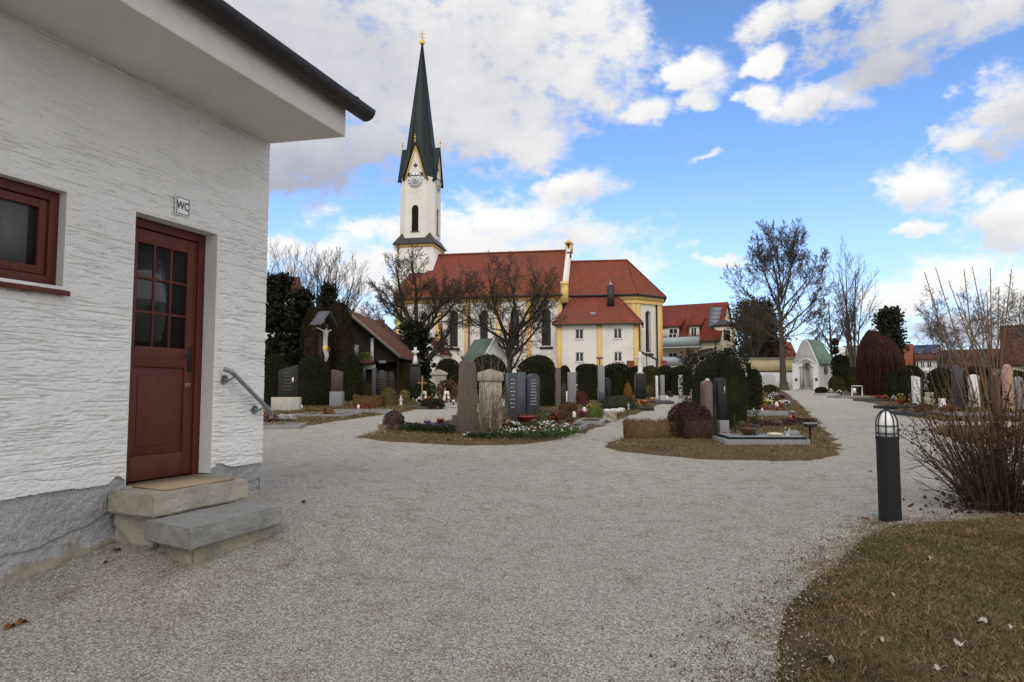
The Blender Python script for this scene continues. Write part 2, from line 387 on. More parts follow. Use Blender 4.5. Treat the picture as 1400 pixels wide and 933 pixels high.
# ---------------------------------------------------------------- ground
def gravel_mat():
    m, nt, bs = nodes_of('gravel'); L = nt.links
    pos = N(nt, 'ShaderNodeNewGeometry').outputs['Position']
    def vor(scale):
        v = N(nt, 'ShaderNodeTexVoronoi'); v.inputs['Scale'].default_value = scale; L.new(pos, v.inputs['Vector']); return v
    v1, v2 = vor(82), vor(175)
    def grey(c):
        s = N(nt, 'ShaderNodeSeparateColor'); L.new(c, s.inputs[0]); return s.outputs[0]
    stops = [(0, (.19, .17, .148)), (.25, (.40, .366, .318)), (.55, (.58, .54, .48)), (.82, (.71, .678, .63)), (1, (.86, .84, .80))]
    c = mixc(nt, .45, ramp(nt, stops, grey(v1.outputs['Color'])), ramp(nt, stops, grey(v2.outputs['Color'])))
    gap = ramp(nt, [(.35, (0, 0, 0)), (.75, (.7, .7, .7))], v1.outputs['Distance'])
    c = mixc(nt, gap, c, (.14, .125, .105, 1))
    big = noise(nt, pos, .55, 7, .7)
    c = mixc(nt, ramp(nt, [(.5, (0, 0, 0)), (.75, (.6, .6, .6))], big), c, mixc(nt, 1, c, (.74, .69, .62, 1), 'MULTIPLY'))
    trk = noise(nt, pos, .8, 4, .6, (1, .35, 1)); c = mixc(nt, ramp(nt, [(.5, (0, 0, 0)), (.7, (.5, .5, .5))], trk), c, mixc(nt, 1, c, (1.25, 1.23, 1.2, 1), 'MULTIPLY'))
    mid = noise(nt, pos, 4.5, 5, .7)
    c = mixc(nt, ramp(nt, [(.50, (0, 0, 0)), (.72, (.85, .85, .85))], mid), c, mixc(nt, 1, c, (.66, .62, .55, 1), 'MULTIPLY'))
    # beyond the cemetery the same sheet is meadow
    sx = N(nt, 'ShaderNodeSeparateXYZ'); L.new(pos, sx.inputs[0])
    mr = N(nt, 'ShaderNodeMapRange'); L.new(sx.outputs[1], mr.inputs[0]); mr.inputs[1].default_value = 76; mr.inputs[2].default_value = 82
    c = mixc(nt, mr.outputs[0], c, (.10, .095, .045, 1))
    L.new(c, bs.inputs['Base Color']); bs.inputs['Roughness'].default_value = .95; bs.inputs['Specular IOR Level'].default_value = .12
    b = N(nt, 'ShaderNodeBump'); b.inputs['Strength'].default_value = .9; b.inputs['Distance'].default_value = .012; b.invert = True
    s = N(nt, 'ShaderNodeMath', operation='ADD'); L.new(v1.outputs['Distance'], s.inputs[0]); L.new(v2.outputs['Distance'], s.inputs[1])
    L.new(s.outputs[0], b.inputs['Height'])
    b2 = N(nt, 'ShaderNodeBump'); b2.inputs['Strength'].default_value = .35; b2.inputs['Distance'].default_value = .05
    L.new(noise(nt, pos, 6, 5, .65), b2.inputs['Height']); L.new(b.outputs[0], b2.inputs['Normal']); L.new(b2.outputs[0], bs.inputs['Normal'])
    return m
GRAVEL = gravel_mat()
def rolls(x, y):                         # the gravel is not a billiard table
    return (fbm(np.asarray(x) * .9, np.asarray(y) * .9, 3, 4) - .5) * .05
xs = np.concatenate([[-3000, -800, -300, -120, -70, -45], np.arange(-30, -8, 1.5), np.arange(-8, 9, .14), np.arange(9, 40, 1.5), [45, 70, 120, 300, 800, 3000]])
ys = np.concatenate([[-200, -60, -20, -6], np.arange(-2, 1.5, .4), np.arange(1.5, 16, .14), np.arange(16, 80, 1.2), [82, 95, 120, 200, 500, 1500, 5000]])
GX, GY = np.meshgrid(xs, ys)
GZ = ground(GX, GY) + np.where((GY < 76) & (np.abs(GX) < 60), rolls(GX, GY) * np.clip((GY + 1) / 2, 0, 1) * np.clip((30 - GY) / 15, 0.0, 1), 0)
nx, ny = len(xs), len(ys)
i = np.arange(ny - 1)[:, None] * nx + np.arange(nx - 1)[None]
gm = MB().add(np.stack([GX, GY, GZ], -1).reshape(-1, 3), np.stack([i, i + 1, i + nx + 1, i + nx], -1).reshape(-1, 4))
tag(gm.build('ground', GRAVEL, smooth=True), kind='structure')
def zsurf(x, y):
    x = np.asarray(x, float); y = np.asarray(y, float)
    return ground(x, y) + rolls(x, y) * np.clip((30 - y) / 15, 0, 1)

# loose stones lying on the gravel near the camera
def pebbles():
    n = 26000
    y = 2.6 + 6.5 * rng.random(n) ** 1.5; x = (rng.random(n) - .5) * 1.75 * (y + .6)
    ok = ~inside(x, y, LAWN) | (rng.random(n) < .02)
    lx = (x - WC_O[0]) * math.cos(WC_ROT) + (y - WC_O[1]) * math.sin(WC_ROT)
    ok &= lx > .03
    x, y = x[ok], y[ok]
    # a drift of loose stones along the lawn's edge
    k = 4200; t = rng.random(k); e = np.array(LAWN_EDGE); f = t * (len(e) - 1); a = f.astype(int); f = (f - a)[:, None]
    q = e[a] * (1 - f) + e[np.minimum(a + 1, len(e) - 1)] * f + rng.normal(size=(k, 2)) * (.05 + .42 * rng.random((k, 1)) ** 2) * [1.1, .8]
    x = np.concatenate([x, q[:, 0]]); y = np.concatenate([y, q[:, 1]])
    r = (.0035 + .0055 * rng.random(len(x)) ** 2.2); r[-k:] *= .9
    B = np.array([[1, 0, 0], [0, 1, 0], [-1, 0, 0], [0, -1, 0], [0, 0, .7], [0, 0, -.7]], float)
    V = B[None] * r[:, None, None] * (.65 + .7 * rng.random((len(x), 6, 1)))
    th = rng.random(len(x)) * 6.28; c, s_ = np.cos(th), np.sin(th)
    V = np.stack([V[..., 0] * c[:, None] - V[..., 1] * s_[:, None], V[..., 0] * s_[:, None] + V[..., 1] * c[:, None], V[..., 2]], -1)
    z = zsurf(x, y) + r * .35 + np.where(inside(x, y, LAWN), .02, 0)
    V += np.stack([x, y, z], -1)[:, None]
    f = np.array([[0, 1, 4], [1, 2, 4], [2, 3, 4], [3, 0, 4], [1, 0, 5], [2, 1, 5], [3, 2, 5], [0, 3, 5]])
    F = (np.arange(len(x))[:, None, None] * 6 + f[None]).reshape(-1, 3)
    # crumbs of earth and dead grass kicked out over the gravel beside the lawn
    k = 2600; t = rng.random(k); f = t * (len(e) - 1); a = f.astype(int); f = (f - a)[:, None]
    q = e[a] * (1 - f) + e[np.minimum(a + 1, len(e) - 1)] * f + np.array([-.10, .06]) + rng.normal(size=(k, 2)) * (.05 + .40 * rng.random((k, 1)) ** 1.6)
    q = q[fbm(q[:, 0] * 4, q[:, 1] * 4, 66, 3) > .44]; q = q[~inside(q[:, 0], q[:, 1], LAWN)]
    MBC = MB().leaves(np.column_stack([q, zsurf(q[:, 0], q[:, 1]) + .004]), .016, np.array([[0, 0, 1.6]]), 1.5)
    tag(MBC.build('soil_crumbs', M('soil_crumb', (.075, .058, .04), (.15, .115, .075), scale=20, rough=1, island=True, spec=.05)), 'dark crumbs of soil and dead grass scattered on the gravel by the lawn', kind='stuff')
    m = M('pebble', (.66, .63, .58), (.20, .185, .16), scale=30, rough=.9, island=True, spec=.15)
    tag(MB().add(V.reshape(-1, 3), F).build('loose_gravel', m), 'loose pale grey gravel stones strewn over the path', kind='stuff')
def inside(x, y, poly):
    x = np.asarray(x); y = np.asarray(y); c = np.zeros(x.shape, bool); p = np.array(poly)
    for (x1, y1), (x2, y2) in zip(p, np.roll(p, -1, 0)):
        k = ((y1 > y) != (y2 > y)) & (x < (x2 - x1) * (y - y1) / (y2 - y1 + 1e-12) + x1); c ^= k
    return c
def edge_dist(x, y, poly):
    p = np.array(poly); d = np.full(np.shape(x), 1e9)
    for a, b in zip(p, np.roll(p, -1, 0)):
        ab = b - a; t = np.clip(((x - a[0]) * ab[0] + (y - a[1]) * ab[1]) / (ab @ ab + 1e-12), 0, 1)
        d = np.minimum(d, np.hypot(x - a[0] - t * ab[0], y - a[1] - t * ab[1]))
    return d
def px_line(pts): return [tuple(GP(*q)[:2]) for q in pts]
def jitter(poly, step=.35, amp=.07):
    out = []; p = np.array(poly, float)
    for a, b in zip(p, np.roll(p, -1, 0)):
        L = np.hypot(*(b - a)); k = max(1, int(L / max(step, .012 * max(a[1], b[1]))))
        k = min(k, 60)
        for t in np.arange(k) / k:
            q = a + (b - a) * t; out.append(q + rng.normal(size=2) * amp * min(1, L))
    return out
def turf_z(x, y, poly, h=.055):
    if np.max(np.array(poly)[:, 1]) < 9: h = .012
    return zsurf(x, y) - .02 + (.02 + h) * sstep(0, .35, edge_dist(x, y, poly)) + .012
TURF = M('turf', (.075, .052, .030), (.125, .092, .054), scale=3, rough=1, bump=.8, bscale=40, spec=.05, dirt=(.085, .075, .035))
def grass_blade_mat(name, a, b, c):
    m, nt, bs = nodes_of(name); L = nt.links
    gi = N(nt, 'ShaderNodeNewGeometry'); pos = gi.outputs['Position']
    col = ramp(nt, [(0, a), (.45, b), (.8, c), (1, (.085, .085, .030))], gi.outputs['Random Per Island'])
    nz = noise(nt, pos, 2.2, 6, .75)
    col = mixc(nt, ramp(nt, [(.46, (0, 0, 0)), (.60, (.85, .85, .85))], nz), col, mixc(nt, .65, col, (.060, .078, .020, 1)))
    n2 = noise(nt, pos, .9, 5, .7, (1, 1, 1))
    col = mixc(nt, ramp(nt, [(.52, (0, 0, 0)), (.68, (.8, .8, .8))], n2), col, mixc(nt, 1, col, (.50, .40, .36, 1), 'MULTIPLY'))
    n3 = noise(nt, pos, 5, 4, .7); col = mixc(nt, ramp(nt, [(.5, (0, 0, 0)), (.66, (.7, .7, .7))], n3), col, mixc(nt, 1, col, (1.7, 1.55, 1.4, 1), 'MULTIPLY'))
    L.new(col, bs.inputs['Base Color']); bs.inputs['Roughness'].default_value = .9; bs.inputs['Specular IOR Level'].default_value = .1
    return m
BLADE = grass_blade_mat('dry_grass', (.034, .023, .014), (.150, .106, .056), (.32, .245, .145))
def island(name, label, poly, dens, ymax, hgt=(.02, .055), wid=.008, cell=.5, limit=None):
    jp = jitter(poly) if ymax > 8 else jitter(jitter(poly, .30, .05), .06, .035)
    p = np.array(jp); x0, y0 = p.min(0); x1, y1 = p.max(0)
    gx, gy = np.meshgrid(np.arange(x0, x1, cell), np.arange(y0, min(y1, 80), cell if y1 < 40 else cell * 2.2))
    gx, gy = gx.ravel(), gy.ravel()
    k = inside(gx, gy, jp); gx, gy = gx[k], gy[k]
    k = edge_dist(gx, gy, jp) > .1; gx, gy = gx[k], gy[k]
    pts = [Vector(q) for q in p] + [Vector((a, b)) for a, b in zip(gx, gy)]
    n = len(p)
    v, e, f, *_ = geometry.delaunay_2d_cdt(pts, [(i, (i + 1) % n) for i in range(n)], [], 1, 1e-5)
    vx = np.array([q[0] for q in v]); vy = np.array([q[1] for q in v])
    mb = MB().add(np.stack([vx, vy, turf_z(vx, vy, jp)], -1), [tuple(q) for q in f])
    o = tag(mb.build(name, TURF, smooth=True), kind='structure')
    # blades
    area = (min(x1, limit or 1e9) - x0) * (min(y1, ymax) - y0)
    m = int(area * dens)
    x = x0 + (min(x1, limit or 1e9) - x0) * rng.random(m); y = y0 + (min(y1, ymax) - y0) * rng.random(m)
    if ymax <= 8:
        x = x - .5 * rng.random(m); y = y + .3 * rng.random(m); k = (y > 2.3) & (np.abs(x) < 1.2 * y + .3); x, y = x[k], y[k]
    ins = inside(x, y, jp); d = edge_dist(x, y, jp); k = (ins | ((ymax <= 8) & (rng.random(len(x)) < .16 * np.exp(-d / .16)))) & (np.abs(x) < (.80 if ymax > 8 else 1.2) * y + .4); x, y = x[k], y[k]
    d = np.where(inside(x, y, jp), edge_dist(x, y, jp), 9); k = (rng.random(len(x)) < .5 + .5 * sstep(0, .3, d)); x, y = x[k], y[k]
    k = fbm(x * 2.3, y * 2.3, 31, 3) + .45 * rng.random(len(x)) > .48; x, y = x[k], y[k]
    if ymax <= 8:                          # ragged tufts along the trodden edge
        k = 14000; t = rng.random(k); e = np.array(poly[:11]); f = t * (len(e) - 1); a = f.astype(int); f = (f - a)[:, None]
        q = e[a] * (1 - f) + e[np.minimum(a + 1, len(e) - 1)] * f + np.array([.07, -.05]) + rng.normal(size=(k, 2)) * (.04 + .16 * rng.random((k, 1)))
        kk = fbm(q[:, 0] * 5, q[:, 1] * 5, 91, 3) + .3 * rng.random(k) > .5; x = np.concatenate([x, q[kk, 0]]); y = np.concatenate([y, q[kk, 1]])
    z = np.where(inside(x, y, jp), turf_z(x, y, jp), zsurf(x, y)) - .004
    far = np.clip(y / 12, .5, 3)
    h = (hgt[0] + (hgt[1] - hgt[0]) * rng.random(len(x)) ** 1.6) * np.minimum(far, 1.5) * (.5 + fbm(x * 3, y * 3, 77, 3)); w = wid * far * (.6 + .8 * rng.random(len(x)))
    t = rng.random(len(x)) * 6.28; lean = rng.normal(size=(len(x), 2)) * .75
    a = np.stack([np.cos(t), np.sin(t), 0 * t], -1) * w[:, None] * .5
    P = np.stack([x, y, z], -1); tip = P + np.stack([lean[:, 0] * h, lean[:, 1] * h, h * .8], -1)
    V = np.stack([P - a, P + a, tip], 1).reshape(-1, 3)
    tag(MB().add(V, np.arange(len(x) * 3).reshape(-1, 3)).build('grass', BLADE), label, kind='stuff')
    return jp
LAWN_EDGE = px_line([(1020, 980), (1035, 933), (1040, 870), (1060, 830), (1100, 790), (1150, 755), (1205, 722), (1240, 717), (1330, 711), (1400, 704), (1500, 700)])
LAWN = island('lawn', 'short dry olive brown lawn in the near corner', LAWN_EDGE + [(9, 6.8), (9, 1.2), (1.2, 1.2)], 11500, 8, (.035, .085), .0135, .3, 7)
pebbles()
island('grass_strip', 'dry grass strip along the graves beyond the white building', px_line([(250, 600), (300, 593), (357, 587), (430, 581), (500, 571), (545, 565), (575, 560), (620, 555), (660, 551)]) + [(2, 60), (2, 74), (-60, 74), (-60, 20), (-14, 17)], 240, 40, (.03, .08), .012)
island('grass_island', 'dry grass edging the triangle of graves in the middle', px_line([(487, 598), (520, 604), (600, 610), (700, 611), (760, 603), (800, 592), (845, 575), (880, 563), (905, 552), (925, 546)]) + [(9, 60), (2.5, 60)] + px_line([(700, 555), (650, 566), (600, 579), (530, 589)]), 420, 34, (.03, .07), .010)
island('grass_island', 'dry grass round the polished grave at the fork of paths', px_line([(828, 612), (850, 620), (950, 628), (1060, 633), (1110, 632), (1150, 625), (1152, 610), (1130, 590), (1110, 570), (1095, 553), (1080, 540), (1072, 535)]) + [(20, 70)] + px_line([(935, 547), (930, 560), (905, 575), (880, 590), (850, 598), (828, 606)]), 420, 34, (.03, .07), .010)
island('grass_strip', 'dry grass border along the graves right of the path', px_line([(1130, 537), (1165, 546), (1205, 555), (1245, 571), (1300, 577), (1400, 577), (1480, 576)]) + [(60, 30), (60, 73), (36, 73)], 160, 34, (.03, .07), .012)
island('grass_patch', 'thin wedge of dry grass behind the leafless bush', px_line([(1266, 587), (1300, 584), (1400, 588), (1420, 606), (1330, 610), (1295, 602)]), 420, 40, (.03, .07), .010)
# ---------------------------------------------------------------- the white building on the left
PAINT_RED = M('door_paint', (.105, .024, .014), (.070, .016, .010), scale=3, rough=.55, bump=.2, bscale=30, stretch=(1, 1, .15), fine=.25, dirt=(.05, .014, .010))
def stucco(name, c1, c2, c3, s):
    m, nt, bs = nodes_of(name); L = nt.links
    pos = N(nt, 'ShaderNodeTexCoord').outputs['Object']
    col = ramp(nt, [(.3, c1), (.7, c2)], noise(nt, pos, 1.3, 6, .65))
    col = mixc(nt, ramp(nt, [(.55, (0, 0, 0)), (.8, (.7, .7, .7))], noise(nt, pos, 3, 7, .7, (1, 1, .25))), col, c3)
    L.new(col, bs.inputs['Base Color']); bs.inputs['Roughness'].default_value = .92; bs.inputs['Specular IOR Level'].default_value = .15
    b = N(nt, 'ShaderNodeBump'); b.inputs['Strength'].default_value = .5; b.inputs['Distance'].default_value = .006
    L.new(noise(nt, pos, s, 7, .7), b.inputs['Height']); L.new(b.outputs[0], bs.inputs['Normal'])
    return m
STUCCO = stucco('white_stucco', (.74, .735, .725), (.67, .665, .655), (.54, .53, .51), 70)
def plinth_mat():
    m = stucco('grey_plinth', (.25, .255, .265), (.40, .40, .40), (.31, .29, .26), 60); nt = m.node_tree; L = nt.links; bs = nt.nodes['Principled BSDF']
    pos = N(nt, 'ShaderNodeTexCoord').outputs['Object']; old = bs.inputs['Base Color'].links[0].from_socket
    sp = N(nt, 'ShaderNodeSeparateXYZ'); L.new(pos, sp.inputs[0])
    a = N(nt, 'ShaderNodeMath', operation='MULTIPLY_ADD'); L.new(noise(nt, pos, 3.5, 7, .65), a.inputs[0]); a.inputs[1].default_value = -.55; L.new(sp.outputs[2], a.inputs[2])
    b = N(nt, 'ShaderNodeMath', operation='MULTIPLY_ADD'); L.new(sp.outputs[1], b.inputs[0]); b.inputs[1].default_value = -.10; L.new(a.outputs[0], b.inputs[2])
    mk = ramp(nt, [(.205, (1, 1, 1)), (.235, (0, 0, 0))], b.outputs[0])
    fine_ = noise(nt, pos, 90, 3, .7); spk = mixc(nt, 1, old, ramp(nt, [(.3, (.55, .55, .56)), (.7, (1.35, 1.35, 1.35))], fine_), 'MULTIPLY')
    L.new(mixc(nt, mk, spk, ramp(nt, [(.35, (.20, .175, .14)), (.7, (.33, .30, .25))], noise(nt, pos, 9, 6, .7))), bs.inputs['Base Color']); return m
PLINTH = plinth_mat()
def rough_face(y0, y1, z0, z1, holes, dy, dz, disp, x=0.0, low=None):
    Y = list(np.arange(y0, y1, dy)) + [y1]; Z = list(np.arange(z0, z1, dz)) + [z1]
    for a, b, c, d in holes: Y += [a, b]; Z += [c, d]
    Y = np.array(sorted(set(np.round(Y, 5)))); Z = np.array(sorted(set(np.round(Z, 5))))
    YY, ZZ = np.meshgrid(Y, Z); D = disp(YY, ZZ)
    for a, b, c, d in holes:
        k = np.maximum(np.maximum(a - YY, YY - b), np.maximum(c - ZZ, ZZ - d)); D = D * np.clip(k / .02, .0, 1)
    X = x + D
    n, mm = len(Y), len(Z)
    q = np.arange(mm - 1)[:, None] * n + np.arange(n - 1)[None]
    yc = (YY[:-1, :-1] + YY[1:, 1:]) / 2; zc = (ZZ[:-1, :-1] + ZZ[1:, 1:]) / 2
    keep = np.ones(yc.shape, bool)
    for a, b, c, d in holes: keep &= ~((yc > a) & (yc < b) & (zc > c) & (zc < d))
    if low is not None: keep &= zc > low(yc)
    q = q[keep]
    return MB().add(np.stack([X, YY, ZZ], -1).reshape(-1, 3), np.stack([q, q + 1, q + n + 1, q + n], -1))
def rake(y, z):                          # trowelled plaster: short horizontal furrows with torn lips
    wv = z + .006 * (fbm(y * 2.1, z * 3, 5, 3) - .5) * 2
    a = vn(y * 5.5, wv * 52, 11); b = vn(y * 14, wv * 95, 23); c = fbm(y * 40, z * 55, 9, 3)
    l1 = np.clip(1 - np.abs(fbm(y * 1.1, wv * 24, 61, 3) - .5) / .040, 0, 1); l2 = np.clip(1 - np.abs(fbm(y * 1.9, wv * 34 + 7, 71, 3) - .52) / .045, 0, 1)
    fur = np.maximum(l1 * np.clip((vn(y * 4, wv * 9, 41) - .25) / .2, 0, 1), l2 * np.clip((vn(y * 5, wv * 12, 43) - .4) / .2, 0, 1))
    return .006 - .0125 * fur + .0030 * (b - .5) + .011 * (c - .5) + .004 * (fbm(y * 8, z * 14, 51, 3) - .5)
def pock(y, z):
    zg = np.interp(y, [-6, -4, -2.4, -1.6, 0, 2], [.0, .06, .157, .31, .365, .34]) + .05 * (fbm(y * 3, y * 0, 5, 4) - .5)
    return .020 * (fbm(y * 34, z * 34, 19, 4) - .5) + .012 * (fbm(y * 4, z * 4, 29, 3) - .5) + .055 * np.exp(-np.clip(z - zg, 0, 1) / .045) - .012 * ((z - zg) < .17 + .14 * (fbm(y * 2.5, z * 2.5, 13, 4) - .4))
DOOR = (-1.5, -.625, .695, 2.855); WIN = (-3.3, -2.08, 2.17, 2.852)
CONC0 = M('threshold_stone', (.36, .33, .28), (.28, .255, .21), scale=5, rough=.9, bump=.3)
wc = thing('toilet_building', 'white rough plastered toilet building with dark red door, small window and deep white eaves', 'building', (WC_O[0], WC_O[1], 0), WC_ROT)
rough_face(-4.3, .045, .70, 3.93, [DOOR, WIN], .0085, .0043, rake, low=lambda y: .728 + .03 * (fbm(y * 4, y * 0, 3, 4) - .5) + .045 * np.exp(-((y + .52) / .09) ** 2) + .05 * np.exp(-((y + 1.58) / .06) ** 2)).build('wall', STUCCO, wc, smooth=True)
wb = MB()                                # the unseen rest of the walls and the reveals
wb.bb(-5.5, -.03, -7, .04, .3, 3.95) if False else None
for a, b, c, d, dep in ((*DOOR, .19), (*WIN, .13)):
    wb.poly((0, a, c), (0, a, d), (-dep, a, d), (-dep, a, c)); wb.poly((0, b, c), (0, b, d), (-dep, b, d), (-dep, b, c))
    wb.poly((0, a, d), (0, b, d), (-dep, b, d), (-dep, a, d))
wb.poly((0, .043, .74), (-5.5, .043, .74), (-5.5, .043, 3.95), (0, .043, 3.95))
wb.poly((0, -4.3, 0), (0, -9, 0), (0, -9, 3.95), (0, -4.3, 3.95)); wb.poly((0, -9, 0), (-5.5, -9, 0), (-5.5, -9, 3.95), (0, -9, 3.95)); wb.poly((-5.5, .04, 0), (-5.5, -9, 0), (-5.5, -9, 3.95), (-5.5, .04, 3.95))
wb.build('side_wall', STUCCO, wc)
rough_face(-4.3, .04, -.1, .80, [(-1.5, -.625, .69, .9)], .010, .009, pock, x=-.012).build('plinth', PLINTH, wc, smooth=True)
MB().poly((-.012, .0405, -.1), (-5.5, .0405, -.1), (-5.5, .0405, .745), (-.012, .0405, .745)).build('plinth', PLINTH, wc)
MB().bb(-.2, .0, DOOR[0], DOOR[1], .5, .688).build('threshold', CONC0, wc); MB().bb(-.13, -.001, WIN[0], WIN[1], 2.0, 2.118).build('sill_bed', STUCCO, wc)
eb = MB().prism([(-.04, .045, 3.93), (.9, .045, 3.885), (.9, .045, 4.17), (-.04, .045, 4.4)], (0, -9, 0))
eb.build('eave_box', stucco('soffit', (.70, .68, .65), (.62, .60, .57), (.5, .48, .45), 45), wc, bevel=.012)
DARKMET = M('dark_metal', (.025, .021, .019), (.04, .033, .028), scale=5, rough=.55, metal=.3)
gb = MB(); n = 9; gt = [(1.01 + .10 * math.cos(t), 4.20 + .10 * math.sin(t)) for t in np.linspace(math.pi, 2 * math.pi, n)]
gin = [(1.01 + .088 * math.cos(t), 4.205 + .088 * math.sin(t)) for t in np.linspace(2 * math.pi, math.pi, n)]
gb.prism([(x, .24, z) for x, z in gt + gin], (0, -9.2, 0)); gb.prism([(x, .245, z) for x, z in gt], (0, -.02, 0))
for y in np.arange(-.1, -4, -.75): gb.box((1.01, y, 4.192), (.19, .03, .010))
gb.bb(.90, .93, -9, .06, 4.17, 4.26)
gb.build('gutter', DARKMET, wc)
TILE_NEAR = tiles('near_roof_tiles', (.26, .075, .04), (.19, .055, .032), (.12, .06, .045), .3, .2)
rb = MB().prism([(1.05, .17, 4.17), (1.05, .17, 4.205), (-2.7, .17, 5.30), (-2.7, .17, 5.25)], (0, -9.2, 0)).prism([(-6.5, .17, 4.2), (-6.5, .17, 4.24), (-2.702, .17, 5.30), (-2.702, .17, 5.25)], (0, -9.2, 0))
rb.tube([(.98, .10, 4.24), (.5, .10, 4.39)], .062, 10)
rf = rb.build('roof', TILE_NEAR, wc)
gv = MB().poly((-.04, .05, 3.95), (-5.5, .05, 3.95), (-5.5, .05, 4.2), (-2.7, .05, 5.24), (0, .05, 4.45)); gv.build('gable', STUCCO, wc)
# door
def framebox(mb, y0, y1, z0, z1, x0, x1, w): 
    mb.bb(x0, x1, y0, y0 + w, z0, z1); mb.bb(x0, x1, y1 - w, y1, z0, z1); mb.bb(x0, x1, y0 + w, y1 - w, z1 - w, z1)
    return mb
dr = framebox(MB(), DOOR[0], DOOR[1], .69, 2.853, -.20, -.135, .075).build('door_frame', PAINT_RED, wc, bevel=.004)
y0, y1 = DOOR[0] + .08, DOOR[1] - .08; zt = 2.77; zg0, zg1 = 1.80, 2.655
GDARK = glass('dark_window_glass', (.012, .014, .016), .06)
dl = MB()
st = .085
dl.bb(-.185, -.15, y0, y0 + st, .70, zt); dl.bb(-.185, -.15, y1 - st - .02, y1, .70, zt)
dl.bb(-.185, -.15, y0 + st, y1 - st - .02, zg1, zt); dl.bb(-.185, -.15, y0 + st, y1 - st - .02, zg0 - .17, zg0); dl.bb(-.185, -.15, y0 + st, y1 - st - .02, .70, .90)
dl.bb(-.182, -.165, y0 + st, y1 - st - .02, .90, zg0 - .17)
ya, yb = y0 + st, y1 - st - .02
for k in (1, 2):
    y = ya + (yb - ya) * k / 3; dl.bb(-.183, -.155, y - .011, y + .011, zg0, zg1)
    z = zg0 + (zg1 - zg0) * k / 3
    for j in range(3): dl.bb(-.181, -.157, ya + (yb - ya) * j / 3 + .011 * (j > 0), ya + (yb - ya) * (j + 1) / 3 - .011 * (j < 2), z - .011, z + .011)
leaf = dl.build('door', PAINT_RED, wc, bevel=.004)
tag(leaf, 'dark red wooden door with nine small panes over one panel')
MB().bb(-.172, -.168, ya - .01, yb + .01, zg0 - .01, zg1 + .01).build('glazing', GDARK, leaf)
MB().bb(-.168, -.158, ya + .05, yb - .05, .97, zg0 - .24).build('raised_panel', PAINT_RED, leaf, bevel=.006)
MB().bb(-.15, -.142, y1 - .075, y1 - .035, 1.60, 1.82).tube([(-.145, y1 - .055, 1.74), (-.10, y1 - .055, 1.74), (-.095, y1 - .16, 1.74)], .009, 8).build('handle', DARKMET, leaf)
MB().bb(-.1495, -.1485, y1 - .10, y1 - .03, 1.46, 1.50).build('bare_patch', M('worn_wood', (.30, .16, .08), (.2, .09, .05), scale=40), leaf)
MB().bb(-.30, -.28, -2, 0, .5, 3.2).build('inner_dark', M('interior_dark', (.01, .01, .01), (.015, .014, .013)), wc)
# window
wn = MB(); framebox(wn, WIN[0], WIN[1], 2.17, 2.85, -.135, -.07, .07); wn.bb(-.135, -.07, WIN[0] + .07, WIN[1] - .07, 2.17, 2.24)
win = wn.build('window', PAINT_RED, wc, bevel=.004)
w2 = MB(); a, b = WIN[0] + .075, WIN[1] - .075
framebox(w2, a, b, 2.245, 2.775, -.13, -.085, .06); w2.bb(-.13, -.085, a + .06, b - .06, 2.245, 2.305); w2.build('sash', PAINT_RED, win, bevel=.004)
MB().bb(-.112, -.108, a, b, 2.25, 2.77).build('pane', glass('window_glass', (.02, .022, .025), .04), win)
MB().prism([(-.07, WIN[0] - .05, 2.165), (.055, WIN[0] - .05, 2.135), (.055, WIN[0] - .05, 2.10), (-.07, WIN[0] - .05, 2.12)], (0, WIN[1] - WIN[0] + .07, 0)).build('sill', PAINT_RED, win, bevel=.005)
MB().prism([(-.105, b - .35, 2.25), (-.105, b - .12, 2.25), (-.105, b - .12, 2.72), (-.105, b - .35, 2.72)], (-.004, 0, 0)).build('curtain', M('net_curtain', (.10, .105, .11), (.07, .075, .08)), win)
# sign
sg = MB().box((.018, -1.055, 3.005), (.006, .158, .165)).build('sign', M('sign_white', (.82, .82, .82), (.78, .78, .78)), wc, bevel=.001)
INK = M('sign_ink', (.012, .016, .03), (.014, .018, .034))
fb = MB()
for q in (((-1.055, 2.935), (.138, .006)), ((-1.055, 3.075), (.138, .006)), ((-1.121, 3.005), (.006, .134)), ((-.989, 3.005), (.006, .134))): fb.box((.0222, q[0][0], q[0][1]), (.002, q[1][0], q[1][1]))
fb.build('border', INK, sg)
fc = bpy.data.curves.new('lettering', 'FONT'); fc.body = 'WC'; fc.size = .098; fc.align_x = 'CENTER'; fc.align_y = 'CENTER'; fc.extrude = .0008; fc.offset = .0012; fc.materials.append(INK)
fo = bpy.data.objects.new('text_source', fc); COL.objects.link(fo)
fm = bpy.data.meshes.new_from_object(fo.evaluated_get(bpy.context.evaluated_depsgraph_get())); bpy.data.objects.remove(fo)
fo = bpy.data.objects.new('lettering', fm); COL.objects.link(fo); fo.parent = sg; fo.location = (.0228, -1.055, 3.005); fo.rotation_euler = (math.pi / 2, 0, math.pi / 2); fo.scale = (.78, 1, 1)
# handrail
GALV = M('galvanised_steel', (.30, .31, .32), (.22, .225, .235), scale=14, rough=.45, metal=.7)
hr = MB().tube([(.045, -.545, 1.625), (.085, -.53, 1.615), (.10, -.49, 1.59), (.10, .02, 1.235), (.10, .05, 1.20), (.085, .062, 1.17)], .021, 12).build('handrail', GALV, wc, smooth=True)
for y, z in ((-.50, 1.53), (-.09, 1.245)):
    bm_ = MB().tube([(.0, y, z), (.075, y, z), (.10, y + .01, z + .02), (.10, y + .03, z + .055)], .010, 8)
    bm_.tube([(.0, y, z), (.018, y, z)], .042, 14); bm_.build('bracket', GALV, hr)
